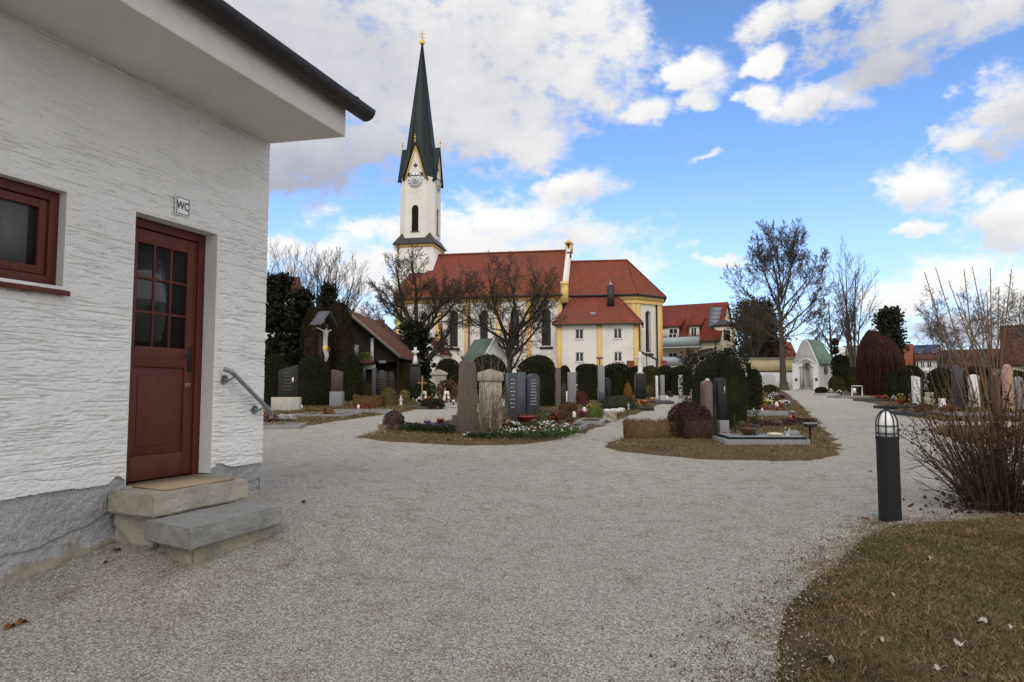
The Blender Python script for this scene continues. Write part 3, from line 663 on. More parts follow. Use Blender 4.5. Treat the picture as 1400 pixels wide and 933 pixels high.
# steps
STONE = M('weathered_step_stone', (.33, .30, .255), (.42, .385, .33), scale=5, rough=.9, bump=.6, bscale=30, dirt=(.20, .18, .145), fine=.3)
GSTONE = M('grey_step_stone', (.235, .235, .225), (.33, .325, .31), scale=6, rough=.9, bump=.6, bscale=40, dirt=(.16, .155, .14), fine=.35)
def slab(pts, z0, z1, amp, seed, step=.035):
    """a stone slab with worn, uneven edges"""
    bm = bmesh.new(); vs = [bm.verts.new((x, y, z0)) for x, y in pts]; f = bm.faces.new(vs)
    r = bmesh.ops.extrude_face_region(bm, geom=[f]); bmesh.ops.translate(bm, vec=(0, 0, z1 - z0), verts=[v for v in r['geom'] if isinstance(v, bmesh.types.BMVert)])
    bmesh.ops.recalc_face_normals(bm, faces=bm.faces)
    bmesh.ops.bevel(bm, geom=bm.edges[:], offset=.014, segments=2, affect='EDGES')
    bmesh.ops.subdivide_edges(bm, edges=[e for e in bm.edges if e.calc_length() > .05], cuts=22, use_grid_fill=True)
    bmesh.ops.triangulate(bm, faces=[q for q in bm.faces if len(q.verts) > 4])
    bm.normal_update()
    for v in bm.verts:
        c = v.co; nz = float(fbm(c.x * 9 + c.z * 13, c.y * 9 + seed, seed, 4)) - .5
        v.co += v.normal * (nz + .6 * (float(fbm(c.x * 38 + c.z * 40, c.y * 38, seed + 3, 3)) - .5)) * amp * (1.0 if abs(v.normal.z) < .8 else .35)
    mb = MB(); mb.add([v.co[:] for v in bm.verts], [[v.index for v in q.verts] for q in bm.faces]); bm.free(); return mb
s1 = thing('stone_step', 'worn tan stone step right under the red door with a thin mat on it', 'step', (WC_O[0], WC_O[1], 0), WC_ROT)
slab([(.005, -1.66), (.505, -1.715), (.52, -.735), (.005, -.62)], .52, .68, .014, 4).build('tread', STONE, s1, smooth=True).modifiers.new('e', 'EDGE_SPLIT').split_angle = R(34)
slab([(.01, -1.60), (.44, -1.62), (.44, -.78), (.01, -.70)], .2, .545, .03, 9).build('base_course', STONE, s1, smooth=True).modifiers.new('e', 'EDGE_SPLIT').split_angle = R(34)
MB().plan([(-.13, -1.42), (.40, -1.50), (.43, -.80), (-.13, -.70)], .683, .692).build('mat', M('worn_mat', (.36, .285, .20), (.30, .235, .165), scale=8, rough=.95, fine=.2), s1)
s2 = thing('stone_step', 'lower grey stone slab step lying on the gravel', 'step', (WC_O[0], WC_O[1], 0), WC_ROT)
slab([(.46, -1.745), (1.02, -1.885), (1.0, -.90), (.50, -.72)], .365, .51, .012, 14).build('tread', GSTONE, s2, smooth=True).modifiers.new('e', 'EDGE_SPLIT').split_angle = R(34)
slab([(.50, -1.66), (.955, -1.78), (.955, -.93), (.55, -.80)], .1, .385, .045, 17).build('footing', M('mortar', (.32, .285, .225), (.40, .36, .29), scale=8, rough=1, bump=.7, dirt=(.17, .16, .11), fine=.4), s2, smooth=True).modifiers.new('e', 'EDGE_SPLIT').split_angle = R(34)
# ---------------------------------------------------------------- the parish church
WHITEW = M('church_white', (.76, .73, .68), (.70, .67, .62), scale=.6, rough=.9, dirt=(.60, .56, .50))
YELLOW = M('church_yellow', (.72, .50, .19), (.65, .45, .165), scale=.8, rough=.9)
ROOFRED = tiles('church_roof_tiles', (.25, .064, .034), (.20, .048, .028), (.145, .052, .036), .5, .3)
SHEET = M('dark_sheet_metal', (.03, .03, .032), (.05, .048, .05), scale=2, rough=.5)
LEAD = glass('leaded_window', (.017, .017, .019), .25)
SPIRE = M('spire_slate', (.008, .013, .014), (.014, .024, .024), scale=1.2, rough=.55, spec=.25, stretch=(1, 1, .12), bump=.2, bscale=8)
GOLD = M('gilding', (.75, .48, .09), (.62, .38, .06), scale=6, rough=.28, metal=.9)
CF = Frame(W(665, 531, 85) * [1, 1, 0], R(-10))
cz = g(CF.o[0], CF.o[1])
def cx_(px, yo=0, py=450): return CF.front(px, py, yo)[0]
def czz(py, yo=0, px=665): return CF.front(px, py, yo)[1]
ch = thing('church', 'white and yellow parish church with red tiled roofs and a tall dark green spire', 'church', (CF.o[0], CF.o[1], 0), R(-10))
def part(mb, name, mat, par=None, **k): return mb.build(name, mat, par or ch, **k)
HW = 6.5
x0, x1 = cx_(540), cx_(769); ze = czz(403); zr = czz(346, HW, 700)
z0 = cz - .3
# nave wall with tall round-headed windows
WX = [(614.5, 626), (656, 667), (697.5, 710), (740.5, 753)]
zs, zt = czz(474), czz(424)
cols = [(cx_(a), cx_(b), [(zs, zt, True)]) for a, b in WX]
sm = (cx_(580), cx_(586), [(czz(463), czz(448), True)])
nv = wall(MB(), x0, x1, z0, ze, cols + [sm], .45)
nv.poly((x0, 0, z0), (x0, 2 * HW, z0), (x0, 2 * HW, ze), (x0, HW, zr - 1), (x0, 0, ze))
nv.poly((x0, 2 * HW, z0), (x1, 2 * HW, z0), (x1, 2 * HW, ze), (x0, 2 * HW, ze))
part(nv, 'nave_wall', WHITEW)
def window(xa, xb, za, zb, y, par=None, arched=True, bars=True, T=None):
    T = T or (lambda a, b, c: (a, b, c))
    p = MB().poly(*[T(*q) for q in arch_poly(xa - .02, xb + .02, za, zb + .02, y, arched)])
    w_ = part(p, 'window', LEAD, par)
    if bars:
        b = MB(); nb = 5
        for k in range(1, nb): b.prism([T(xa, y - .06, za + (zb - za) * k / nb - .02), T(xb, y - .06, za + (zb - za) * k / nb - .02), T(xb, y - .06, za + (zb - za) * k / nb + .02), T(xa, y - .06, za + (zb - za) * k / nb + .02)], np.array(T(0, .03, 0)) - np.array(T(0, 0, 0)))
        xm = (xa + xb) / 2; b.prism([T(xm - .025, y - .06, za), T(xm + .025, y - .06, za), T(xm + .025, y - .06, zb), T(xm - .025, y - .06, zb)], np.array(T(0, .025, 0)) - np.array(T(0, 0, 0)))
        part(b, 'glazing_bars', SHEET, w_)
    s = MB().prism([T(xa - .25, -.18, za - .34), T(xa - .25, .30, za + .30), T(xa - .25, .30, za + .1), T(xa - .25, -.05, za - .42)], np.array(T(xb + .25, 0, 0)) - np.array(T(xa - .25, 0, 0)))
    part(s, 'sill', SHEET, w_)
    return w_
for a, b, ops in cols: window(a, b, zs, zt, .4)
window(sm[0], sm[1], czz(463), czz(448), .4, bars=False)
oc = MB(); c0 = (cx_(580, 0, 430), czz(430))
oc.prism([(c0[0] + .55 * math.cos(t), -.06, c0[1] + .55 * math.sin(t)) for t in np.linspace(0, 2 * math.pi, 20)[:-1]], (0, .05, 0)); ocw = part(oc, 'round_window', WHITEW)
part(MB().prism([(c0[0] + .42 * math.cos(t), -.075, c0[1] + .42 * math.sin(t)) for t in np.linspace(0, 2 * math.pi, 20)[:-1]], (0, .02, 0)), 'pane', LEAD, ocw)
for a, b in ((541, 549), (595.5, 602), (635.5, 641.5), (678, 684), (720, 726.5), (763.5, 769)):
    part(MB().bb(cx_(a), cx_(b), -.14, .01, z0, czz(413)), 'pilaster', YELLOW)
part(MB().bb(x0 - .05, x1, -.2, .05, czz(413), czz(408)).bb(x0 - .1, x1, -.34, .05, czz(408) + .002, czz(404)), 'cornice', YELLOW)
def roofplane(pts, th=.18):
    p = np.array(pts); n = np.cross(p[1] - p[0], p[2] - p[0]); n /= np.linalg.norm(n)
    if n[2] < 0: n = -n
    return MB().prism([tuple(q) for q in p - n * th], n * th)
zo = ze - .32
xrW = cx_(592, HW, 347); xE = x1 + .05
rp = MB()
rp.poly((x0 + .2, -.6, zo), (xE, -.6, zo), (xE, HW, zr), (xrW, HW, zr), (xrW, 3.6, ze + (zr - ze) * .56), (x0 + .6, 3.6, ze + (zr - ze) * .56))
rp.poly((x0 + .2, 2 * HW + .6, zo), (xE, 2 * HW + .6, zo), (xE, HW, zr), (xrW, HW, zr))
rp.poly((x0 + .6, 3.6, ze + (zr - ze) * .56), (xrW, 3.6, ze + (zr - ze) * .56), (xrW, 3.6, ze), (x0 + .6, 3.6, ze)).poly((xrW, 3.6, ze + (zr - ze) * .56), (xrW, HW, zr), (xrW, 2 * HW, ze), (xrW, 3.6, ze))
rp.poly((x0 + .2, -.6, zo), (x0 + .2, -.6, zo - .2), (xE, -.6, zo - .2), (xE, -.6, zo))
rf_ = part(rp, 'nave_roof', ROOFRED)
part(MB().tube([(x0, -.66, zo - .02), (xE, -.66, zo - .02)], .1, 8), 'gutter', SHEET, rf_)
part(MB().tube([(xrW, HW, zr + .05), (xE, HW, zr + .05)], .16, 8), 'ridge_tiles', ROOFRED, rf_)
hx, hz_ = cx_(778, HW - 1.2, 350), czz(349, HW - 1.2, 778)
part(MB().box((hx, HW - 1.35, hz_), (.6, .5, .7)).tube([(hx - .1, HW - .8, hz_), (hx - .1, HW - .8, hz_ + 1.4)], .07, 6).lathe([(.05, 1.3), (.25, 1.45), (.25, 1.6), (.02, 1.75)], (hx - .1, HW - .8, hz_), 8), 'roof_hatch', SHEET, rf_)
# east gable parapet
gp = MB(); t = .5; xg = x1 - .02
gp.prism([(xg, -.35, ze - 1.2), (xg, -.35, ze + .5), (xg, HW - .5, zr + .45), (xg, HW + .5, zr + .45), (xg, 2 * HW + .35, ze + .5), (xg, 2 * HW + .35, ze - 1.2)], (t, 0, 0))
part(gp, 'east_gable', WHITEW)
part(MB().bb(xg - .12, xg + t + .25, -.55, .35, ze - 1.25, czz(392, -.4)).prism([(xg - .2, -.62, czz(392, -.4)), (xg - .2, .42, czz(392, -.4)), (xg - .2, -.1, czz(387, -.4))], (t + .5, 0, 0)), 'kneeler', YELLOW)
part(MB().bb(xg - .15, xg + .75, HW - .5, HW + .5, zr - .3, zr + .9).prism([(xg - .25, HW - .6, zr + .9), (xg + .85, HW - .6, zr + .9), (xg + .3, HW - .6, zr + 1.45)], (0, 1.2, 0)), 'gable_finial', YELLOW)
# choir with polygonal apse
yc = 1.5; K = 3.1
xa_ = cx_(870, yc); zce = czz(404, yc, 840); zcr = czz(357, HW, 830)
A = (xa_, yc); B = (xa_ + K, yc + K); C_ = (xa_ + K, 2 * HW - yc - K); D_ = (xa_, 2 * HW - yc)
cw = MB(); cw.poly((xg, yc, z0), (A[0], yc, z0), (A[0], yc, zce), (xg, yc, zce))
FL = K * math.sqrt(2); s2 = math.sqrt(.5)
TA = lambda a, b, c: (A[0] + (a - b) * s2, A[1] + (a + b) * s2, c)
def facet_u(px):
    lo, hi = -1, FL + 1
    for _ in range(40):
        m = (lo + hi) / 2; q = CF.world(*TA(m, 0, 6)); pxm = 700 + FOC * q[0] / (q[1] * math.cos(PITCH) + (q[2] - EYE) * math.sin(PITCH))
        lo, hi = (m, hi) if pxm < px else (lo, m)
    return m
ua, ub = facet_u(883), facet_u(890.5)
za_, zb_ = czz(482, yc + 1.5, 888), czz(425, yc + 1.5, 888)
wall(cw, 0, FL, z0, zce, [(ua, ub, [(za_, zb_, True)])], .45, TA)
for p, q in ((B, C_), (C_, D_), (D_, (xg, D_[1]))): cw.poly((*p, z0), (*q, z0), (*q, zce), (*p, zce))
part(cw, 'choir_wall', WHITEW)
window(ua, ub, za_, zb_, .4, T=TA)
fr = MB().prism([TA(a, -.05, c) for a, _, c in arch_poly(ua - .28, ub + .28, za_ - .05, zb_ + .28, 0)] , (0, 0, .001)) if False else None
def off(p, d):                                # corner of the apse pushed out by d
    pts = {id(A): (-d * .41 + d * .41 + d * .414, -d)}
    return p
def ring(d):
    return [(xg, yc - d), (A[0] + d * .414, yc - d), (B[0] + d, B[1] - d * .414), (C_[0] + d, C_[1] + d * .414), (D_[0] + d * .414, D_[1] + d), (xg, D_[1] + d)]
def band(r0, r1, za, zb):
    mb = MB()
    for (p, q), (p2, q2) in zip(zip(ring(r0), ring(r0)[1:]), zip(ring(r1), ring(r1)[1:])):
        mb.add([(*p, za), (*q, za), (*q2, za), (*p2, za), (*p, zb), (*q, zb), (*q2, zb), (*p2, zb)], [(0, 1, 5, 4), (3, 2, 6, 7), (4, 5, 6, 7), (0, 1, 2, 3)])
    return mb
dz = (zce - czz(413, yc, 840))
cb = band(.22, 0, zce - dz * 1.25, zce - dz * .62); b2 = band(.38, 0, zce - dz * .615, zce); cb.add(np.vstack(b2.V), b2.F)
part(cb, 'cornice', YELLOW)
for u0, u1, fn in ((-.75, -.02, lambda a, b, c: (A[0] + a, yc + b, c)), (.02, .6, TA), (FL - .75, FL - .02, TA)):
    part(MB().prism([fn(u0, -.14, z0), fn(u1, -.14, z0), fn(u1, .01, z0), fn(u0, .01, z0)], (0, 0, zce - dz * 1.25 - z0)), 'pilaster', YELLOW)
part(MB().bb(B[0] - .01, B[0] + .14, B[1] + .02, B[1] + .8, z0, zce - dz * 1.25), 'pilaster', YELLOW)
part(MB().tube([TA(FL - .95, -.14, z0), TA(FL - .95, -.14, zce)], .09, 8), 'downpipe', SHEET)
part(MB().tube([(cx_(641.8), -.2, z0), (cx_(641.8), -.2, ze)], .08, 8), 'downpipe', SHEET)
o_ = ring(.62); xap = cx_(857, HW, 357); ap = (xap, HW, zcr); zco = zce + .02
cr = MB(); P3 = [(x, y, zco) for x, y in o_]
cr.poly(P3[0], P3[1], ap, (xg + .3, HW, zcr)); cr.poly(P3[1], P3[2], ap); cr.poly(P3[2], P3[3], ap); cr.poly(P3[3], P3[4], ap); cr.poly(P3[4], P3[5], (xg + .3, HW, zcr), ap)
crr = part(cr, 'choir_roof', ROOFRED)
gt_ = MB()
for p, q in zip(P3, P3[1:]): gt_.tube([np.array(p) + [0, 0, -.06], np.array(q) + [0, 0, -.06]], .11, 8)
part(gt_, 'gutter', SHEET, crr)
rd = MB().tube([(xg, HW, zcr + .05), ap], .15, 8)
for q in P3[1:5]: rd.tube([np.array(q) + [0, 0, .03], np.array(ap) + [0, 0, .05]], .1, 6)
part(rd, 'hip_tiles', ROOFRED, crr)
# sacristy
ys = -3.0
sx0, sx1 = cx_(761.5, ys), cx_(873, ys); zse = czz(443, ys, 820)
sw_ = []
for a, b in ((786.5, 797.5), (839, 850)): sw_.append((cx_(a, ys), cx_(b, ys), [(czz(494.5, ys, 820), czz(481.5, ys, 820), False), (czz(463.5, ys, 820), czz(449.5, ys, 820), False)]))
sc = wall(MB(), sx0, sx1, z0, zse, sw_, .22, None, ys)
sc.poly((sx0, ys, z0), (sx0, yc, z0), (sx0, yc, zse), (sx0, ys, zse)); sc.poly((sx1, ys, z0), (sx1, yc, z0), (sx1, yc, zse), (sx1, ys, zse))
part(sc, 'sacristy_wall', WHITEW)
WFR = M('white_window_frame', (.80, .80, .80), (.74, .74, .74), rough=.5)
for a, b, ops in sw_:
    for za, zb, _ in ops:
        f = MB(); yy = ys + .12; w = .085
        for q in ((a, a + w), (b - w, b), ((a + b) / 2 - .06, (a + b) / 2 + .06)): f.bb(q[0], q[1], yy, yy + .06, za, zb)
        f.bb(a + w, b - w, yy + .004, yy + .055, za, za + w).bb(a + w, b - w, yy + .004, yy + .055, zb - w, zb)
        wf = part(f, 'window', WFR); part(MB().poly((a, yy + .03, za), (b, yy + .03, za), (b, yy + .03, zb), (a, yy + .03, zb)), 'pane', LEAD, wf)
        part(MB().bb(a - .1, b + .1, ys - .1, ys + .05, za - .08, za), 'sill', WFR, wf)
for a, b in ((761.5, 768), (816, 823), (866, 873)): part(MB().bb(cx_(a, ys), cx_(b, ys), ys - .12, ys + .01, z0, zse - .02), 'pilaster', YELLOW)
zst = czz(403, yc, 815); so_ = .5
e0 = (sx0 - so_, ys - so_, zse); e1 = (sx1 + so_, ys - so_, zse); tL = (cx_(787, yc, 403), yc - .02, zst); tR = (cx_(842, yc, 402), yc - .02, zst)
sr = MB().poly(e0, e1, tR, tL).poly(e1, (sx1 + so_, yc - .03, zse), tR).poly((sx0 - so_, yc - .03, zse), e0, tL).poly(e0, e1, (e1[0], e1[1], zse - .15), (e0[0], e0[1], zse - .15)).poly(e1, (sx1 + so_, yc, zse), (sx1 + so_, yc, zse - .15), (e1[0], e1[1], zse - .15))
srr = part(sr, 'sacristy_roof', ROOFRED)
part(MB().tube([np.array(e0) - [0, .05, .08], np.array(e1) + [.05, -.05, -.08], (sx1 + so_ + .05, yc, zse - .08)], .09, 8), 'gutter', SHEET, srr)
part(MB().tube([e1, tR], .1, 6), 'hip_tiles', ROOFRED, srr); part(MB().tube([e0, tL], .1, 6), 'hip_tiles', ROOFRED, srr)
part(MB().box((cx_(811, ys + 1.2, 430), ys + 1.15, czz(430, ys + 1.2, 811) + .05), (.6, .5, .35)), 'skylight', glass('skylight_glass', (.25, .27, .30), .15), srr)
xc = cx_(835, ys + 2.6, 400)
cm = part(MB().bb(xc - .42, xc + .42, ys + 2.2, ys + 3.0, czz(413, ys + 2.6, 835) - .5, czz(391, ys + 2.6, 835)), 'chimney', SHEET, srr)
part(MB().tube([(xc - .1, ys + 2.6, czz(392, ys + 2.6, 835)), (xc - .1, ys + 2.6, czz(374, ys + 2.6, 835))], .035, 6).lathe([(.22, 0), (.22, .25), (.06, .4)], (xc, ys + 2.6, czz(391, ys + 2.6, 835)), 10), 'flue', M('zinc', (.35, .36, .37), (.28, .29, .3), rough=.4, metal=.6), srr)
part(MB().tube([(cx_(874.5, ys), ys - .1, z0), (cx_(874.5, ys), ys - .1, zse)], .07, 8), 'downpipe', SHEET)
# stair canopy at the apse, low tiled caps beside it
yk = ys + 1
p0 = (cx_(874, yk, 482), yk, czz(481, yk, 874)); p1 = (cx_(899, yk, 494), yk, czz(493.5, yk, 899))
cn = MB().prism([(p0[0], yk - .9, p0[2]), (p1[0], yk - .9, p1[2]), (p1[0], yk - .9, p1[2] + .14), (p0[0], yk - .9, p0[2] + .14)], (0, 1.8, 0))
for f in (.4, .92): cn.tube([(p0[0] + (p1[0] - p0[0]) * f, yk - .7, p0[2] + (p1[2] - p0[2]) * f), (p0[0] + (p1[0] - p0[0]) * f, yk - .7, z0)], .06, 6)
part(cn, 'stair_canopy', SHEET)
for a, b in ((857, 867), (904, 912)):
    xa2, xb2 = cx_(a, ys - 1, 500), cx_(b, ys - 1, 500)
    part(MB().prism([(xa2, ys - 1.5, czz(503, ys - 1, 860)), (xb2, ys - 1.5, czz(503, ys - 1, 860)), (xb2, ys - .6, czz(494.5, ys - 1, 860)), (xa2, ys - .6, czz(494.5, ys - 1, 860))], (0, 0, .1)).bb(xa2 + .1, xb2 - .1, ys - 1.2, ys - .6, z0, czz(503, ys - 1, 860)), 'small_tiled_roof', ROOFRED)
# porch with red roof on the west part
yp = -4.5
px0, px1 = cx_(572, yp, 480), cx_(601, yp, 480); zpk, zpe = czz(467, yp, 585), czz(482, yp, 600)
xm = cx_(585, yp, 470); wdt = px1 - xm
pw = MB().poly((xm - wdt, yp, z0), (px1, yp, z0), (px1, yp, zpe), (xm, yp, zpk), (xm - wdt, yp, zpe)); pw.poly((px1, yp, z0), (px1, 0, z0), (px1, 0, zpe), (px1, yp, zpe)).poly((xm - wdt, yp, z0), (xm - wdt, 0, z0), (xm - wdt, 0, zpe), (xm - wdt, yp, zpe))
part(pw, 'porch_wall', WHITEW)
sl_ = (zpe - zpk) / wdt
part(MB().prism([(xm, yp - .1, zpk + .1), (px1 + .35, yp - .1, zpe + sl_ * .35 + .1), (px1 + .35, yp - .1, zpe + sl_ * .35 + .3), (xm, yp - .1, zpk + .35), (xm - wdt - .35, yp - .1, zpe + sl_ * .35 + .3), (xm - wdt - .35, yp - .1, zpe + sl_ * .35 + .1)], (0, 4.6, 0)), 'porch_roof', ROOFRED)
# tower: square foot, chamfered octagonal shaft, four gables and a spire
TX = cx_(575, HW, 300); a2, kk = 2.45, 1.05
yf = HW - a2
def zt_(py): return czz(py, yf, 575)
def octa(h, k): return [(TX - h + k, HW - h), (TX + h - k, HW - h), (TX + h, HW - h + k), (TX + h, HW + h - k), (TX + h - k, HW + h), (TX - h + k, HW + h), (TX - h, HW + h - k), (TX - h, HW - h + k)]
zf, zs_, zg = zt_(332), zt_(322), zt_(241)
tw = MB(); hb = a2 + .12
tw.bb(TX - hb, TX + hb, HW - hb, HW + hb, z0, zf - .2)
part(tw, 'tower_foot', WHITEW)
part(MB().bb(TX - hb - .12, TX + hb + .12, HW - hb - .12, HW + hb + .12, zf - .55, zf - .2), 'tower_cornice', YELLOW)
fl = MB(); e_ = hb + .40; zb0 = zf - .198; fo_ = octa(a2 + .02, kk)
fl.bb(TX - e_, TX + e_, HW - e_, HW + e_, zb0, zb0 + .06)
zb1 = zb0 + .061; sq = [(TX - e_, HW - e_), (TX + e_, HW - e_), (TX + e_, HW + e_), (TX - e_, HW + e_)]
zb2 = zt_(325); zpkb = zt_(317)
for s_ in range(4):
    p, q = sq[s_], sq[(s_ + 1) % 4]; a_, b_ = fo_[2 * s_], fo_[2 * s_ + 1]
    fl.poly((*p, zb1), (*q, zb1), (*b_, zb2), (*a_, zb2))
    prev, nxt = fo_[(2 * s_ - 1) % 8], fo_[2 * s_]
    mid = ((prev[0] + nxt[0]) / 2, (prev[1] + nxt[1]) / 2)
    fl.poly((*p, zb1), (*nxt, zb2), (*mid, zpkb)); fl.poly((*p, zb1), (*prev, zb2), (*mid, zpkb))
part(fl, 'tower_skirt_roof', SHEET)
oc8 = octa(a2, kk); sh = MB()
LOUV = M('louvre_wood', (.045, .03, .025), (.03, .02, .018), scale=3)
def face_T(s_):
    p, q = np.array(oc8[2 * s_]), np.array(oc8[2 * s_ + 1]); u = (q - p) / np.linalg.norm(q - p); n_ = np.array([-u[1], u[0]])
    return (lambda a, b, c: (*(p + u * a + n_ * b), c)), np.linalg.norm(q - p)
zl0, zl1 = zt_(316), zt_(280)
for s_ in range(8):
    p, q = oc8[s_], oc8[(s_ + 1) % 8]
    if s_ % 2: sh.poly((*p, zb0), (*q, zb0), (*q, zg + .1), (*p, zg + .1))
    else:
        T, wd = face_T(s_ // 2); cw_ = .95 / 2
        wall(sh, 0, wd, zb0, zg + .01, [(wd / 2 - cw_, wd / 2 + cw_, [(zl0, zl1, True)])], .35, T)
part(sh, 'tower_shaft', WHITEW)
for s_ in range(4):
    T, wd = face_T(s_); c = wd / 2
    lv = part(MB().poly(*[T(*q) for q in arch_poly(c - .48, c + .48, zl0, zl1, .3)]), 'louvre_window', LOUV)
    sl2 = MB()
    for k in range(12):
        zz = zl0 + (zl1 - zl0 - .3) * (k + .3) / 12
        sl2.prism([T(c - .45, .10, zz), T(c - .45, .26, zz + .16), T(c - .45, .26, zz + .20), T(c - .45, .10, zz + .05)], np.array(T(c + .45, 0, 0)) - np.array(T(c - .45, 0, 0)))
    part(sl2, 'louvre_slats', LOUV, lv)
    part(MB().prism([T(c - .6, -.12, zl0 - .12), T(c + .6, -.12, zl0 - .12), T(c + .6, .1, zl0), T(c - .6, .1, zl0)], (0, 0, .06)), 'sill', SHEET, lv)
    # clock
    zc = zt_(246); rad = 1.08
    def disc(r, b, n=32): return [T(c + r * math.cos(t), b, zc + r * math.sin(t)) for t in np.linspace(0, 2 * math.pi, n + 1)[:-1]]
    dn = np.array(T(0, -.05, 0)) - np.array(T(0, 0, 0))
    ck = part(MB().prism(disc(rad, -.02), dn), 'clock_face', M('clock_dial', (.78, .79, .80), (.72, .73, .75), scale=2))
    part(MB().prism(disc(rad * .52, -.072), dn * .3), 'inner_dial', M('clock_inner', (.52, .55, .58), (.45, .49, .53), scale=3), ck)
    nm = MB()
    for h_ in range(12):
        t = h_ * math.pi / 6; r_ = rad * .78
        a_, z_ = c + r_ * math.sin(t), zc + r_ * math.cos(t); du, dv = math.sin(t) * .17, math.cos(t) * .17; pu, pv = math.cos(t) * .05, -math.sin(t) * .05
        nm.prism([T(a_ - du - pu, -.075, z_ - dv - pv), T(a_ - du + pu, -.075, z_ - dv + pv), T(a_ + du + pu, -.075, z_ + dv + pv), T(a_ + du - pu, -.075, z_ + dv - pv)], dn * .3)
    part(nm, 'dial_lettering', M('clock_marks', (.20, .24, .29), (.24, .28, .33)), ck)
    hn = MB()
    for ang, ln, wd_ in ((R(2), .78, .07), (R(112), .55, .09)):
        du, dv = math.sin(ang), math.cos(ang)
        hn.prism([T(c - dv * wd_ - du * .2, -.095, zc + du * wd_ - dv * .2), T(c + dv * wd_ - du * .2, -.095, zc - du * wd_ - dv * .2), T(c + du * ln, -.095, zc + dv * ln)], dn * .3)
    part(hn, 'clock_hand', GOLD, ck)
    # gable
    zpk_ = zt_(196); gh = wd / 2 + .35
    part(MB().poly(T(0, 0, zg), T(wd, 0, zg), T(c + .05, 0, zpk_ - .4), T(c - .05, 0, zpk_ - .4)), 'tower_gable', WHITEW)
    yb = MB(); bw = .26
    for sg_ in (-1, 1): yb.prism([T(c + sg_ * (wd / 2 + .12), -.1, zg - .35), T(c + sg_ * (wd / 2 - .16), -.1, zg - .35), T(c + sg_ * .0, -.1, zpk_ - .8), T(c + sg_ * .0, -.1, zpk_ - .1)], np.array(T(0, .12, 0)) - np.array(T(0, 0, 0)))
    part(yb, 'gable_band', YELLOW)
    q4 = MB(); zq = zt_(226)
    for du, dv in ((.17, 0), (-.17, 0), (0, .17), (0, -.17)): q4.prism([T(c + du + .13 * math.cos(t), -.03, zq + dv + .13 * math.sin(t)) for t in np.linspace(0, 6.28, 9)[:-1]], np.array(T(0, .04, 0)) - np.array(T(0, 0, 0)))
    part(q4, 'quatrefoil_opening', SHEET)
    gr = MB(); ridge_in = a2 * .8
    pk = T(c, -.3, zpk_); pin = T(c, ridge_in, zpk_)
    for sg_ in (-1, 1):
        lo = T(c + sg_ * gh, -.3, zg - .55); lin = T(c + sg_ * gh, ridge_in, zg - .55)
        gr.add([pk, lo, lin, pin, tuple(np.array(pk) + [0, 0, .14]), tuple(np.array(lo) + [0, 0, .14]), tuple(np.array(lin) + [0, 0, .14]), tuple(np.array(pin) + [0, 0, .14])], [(0, 1, 2, 3), (4, 5, 6, 7), (0, 1, 5, 4)])
    part(gr, 'gable_roof', SPIRE)
    part(MB().tube([pk, np.array(pk) + [0, 0, .9]], .05, 6).lathe([(.01, .62), (.16, .8), (.01, .98)], pk, 8, cap=False).lathe([(.01, 1.0), (.09, 1.1), (.01, 1.2)], pk, 8, cap=False), 'gable_ball', GOLD)
sp8 = octa(a2 + .1, kk + .12); ztop = czz(62, HW, 577); st = MB(); zq0 = zg + .05
lv8 = [(1.0, zq0), (.72, zq0 + (ztop - zq0) * .17), (.035, ztop)]
V = []
for f, z in lv8: V += [(TX + (x - TX) * f, HW + (y - HW) * f, z) for x, y in sp8]
st.add(V, [(k * 8 + i, k * 8 + (i + 1) % 8, (k + 1) * 8 + (i + 1) % 8, (k + 1) * 8 + i) for k in range(2) for i in range(8)])
spi = part(st, 'spire', SPIRE)
se = MB()
for i in range(8): se.tube([V[8 + i], V[16 + i]], [.09, .04], 5)
se.box((TX + 1.15, HW - .4, zq0 + (ztop - zq0) * .33), (.7, .5, 1.1), 0, .6)
part(se, 'spire_ribs', SPIRE, spi)
part(MB().lathe([(.02, -.1), (.26, .06), (.37, .36), (.26, .66), (.03, .80)], (TX, HW, ztop), 14), 'gold_ball', GOLD, smooth=True)
part(MB().box((TX, HW, ztop + 1.45), (.08, .08, 1.2)).box((TX, HW, ztop + 1.62), (.7, .075, .08)).box((TX, HW, ztop + 1.15), (.8, .05, .06), .8), 'spire_cross', GOLD)
# ---------------------------------------------------------------- other buildings
PLASTER = M('house_plaster', (.74, .715, .66), (.68, .65, .60), scale=.7, rough=.9, dirt=(.58, .55, .49))
CREAM = M('cream_plaster', (.70, .64, .50), (.65, .59, .46), scale=.8, rough=.9, dirt=(.55, .50, .40))
CHAPELW = M('chapel_limewash', (.84, .835, .815), (.79, .785, .765), scale=1.1, rough=.9, dirt=(.66, .65, .62))
COPPER = M('verdigris_copper', (.13, .20, .14), (.19, .27, .20), scale=1.4, rough=.7, dirt=(.085, .11, .075), stretch=(1, 1, .3))
ROOFBR = tiles('brown_roof', (.13, .055, .038), (.10, .043, .032), (.09, .05, .042), .45, .3)
ROOFOR = tiles('orange_roof', (.27, .085, .04), (.22, .066, .033), (.17, .06, .035), .45, .3)
ROOFDR = tiles('deep_red_roof', (.22, .042, .028), (.18, .036, .025), (.15, .035, .026), .45, .3)
DWOOD = M('dark_stained_wood', (.035, .024, .018), (.022, .015, .012), scale=3, rough=.8, stretch=(6, 6, .4))
WWOOD = M('white_painted_wood', (.74, .74, .72), (.66, .66, .64), scale=3, rough=.6)
CONC = M('concrete', (.36, .355, .34), (.28, .275, .262), scale=3, rough=.9, bump=.3, dirt=(.2, .195, .18), fine=.2)
PV = M('solar_glass', (.02, .026, .06), (.028, .034, .075), scale=2, rough=.2, spec=.6)
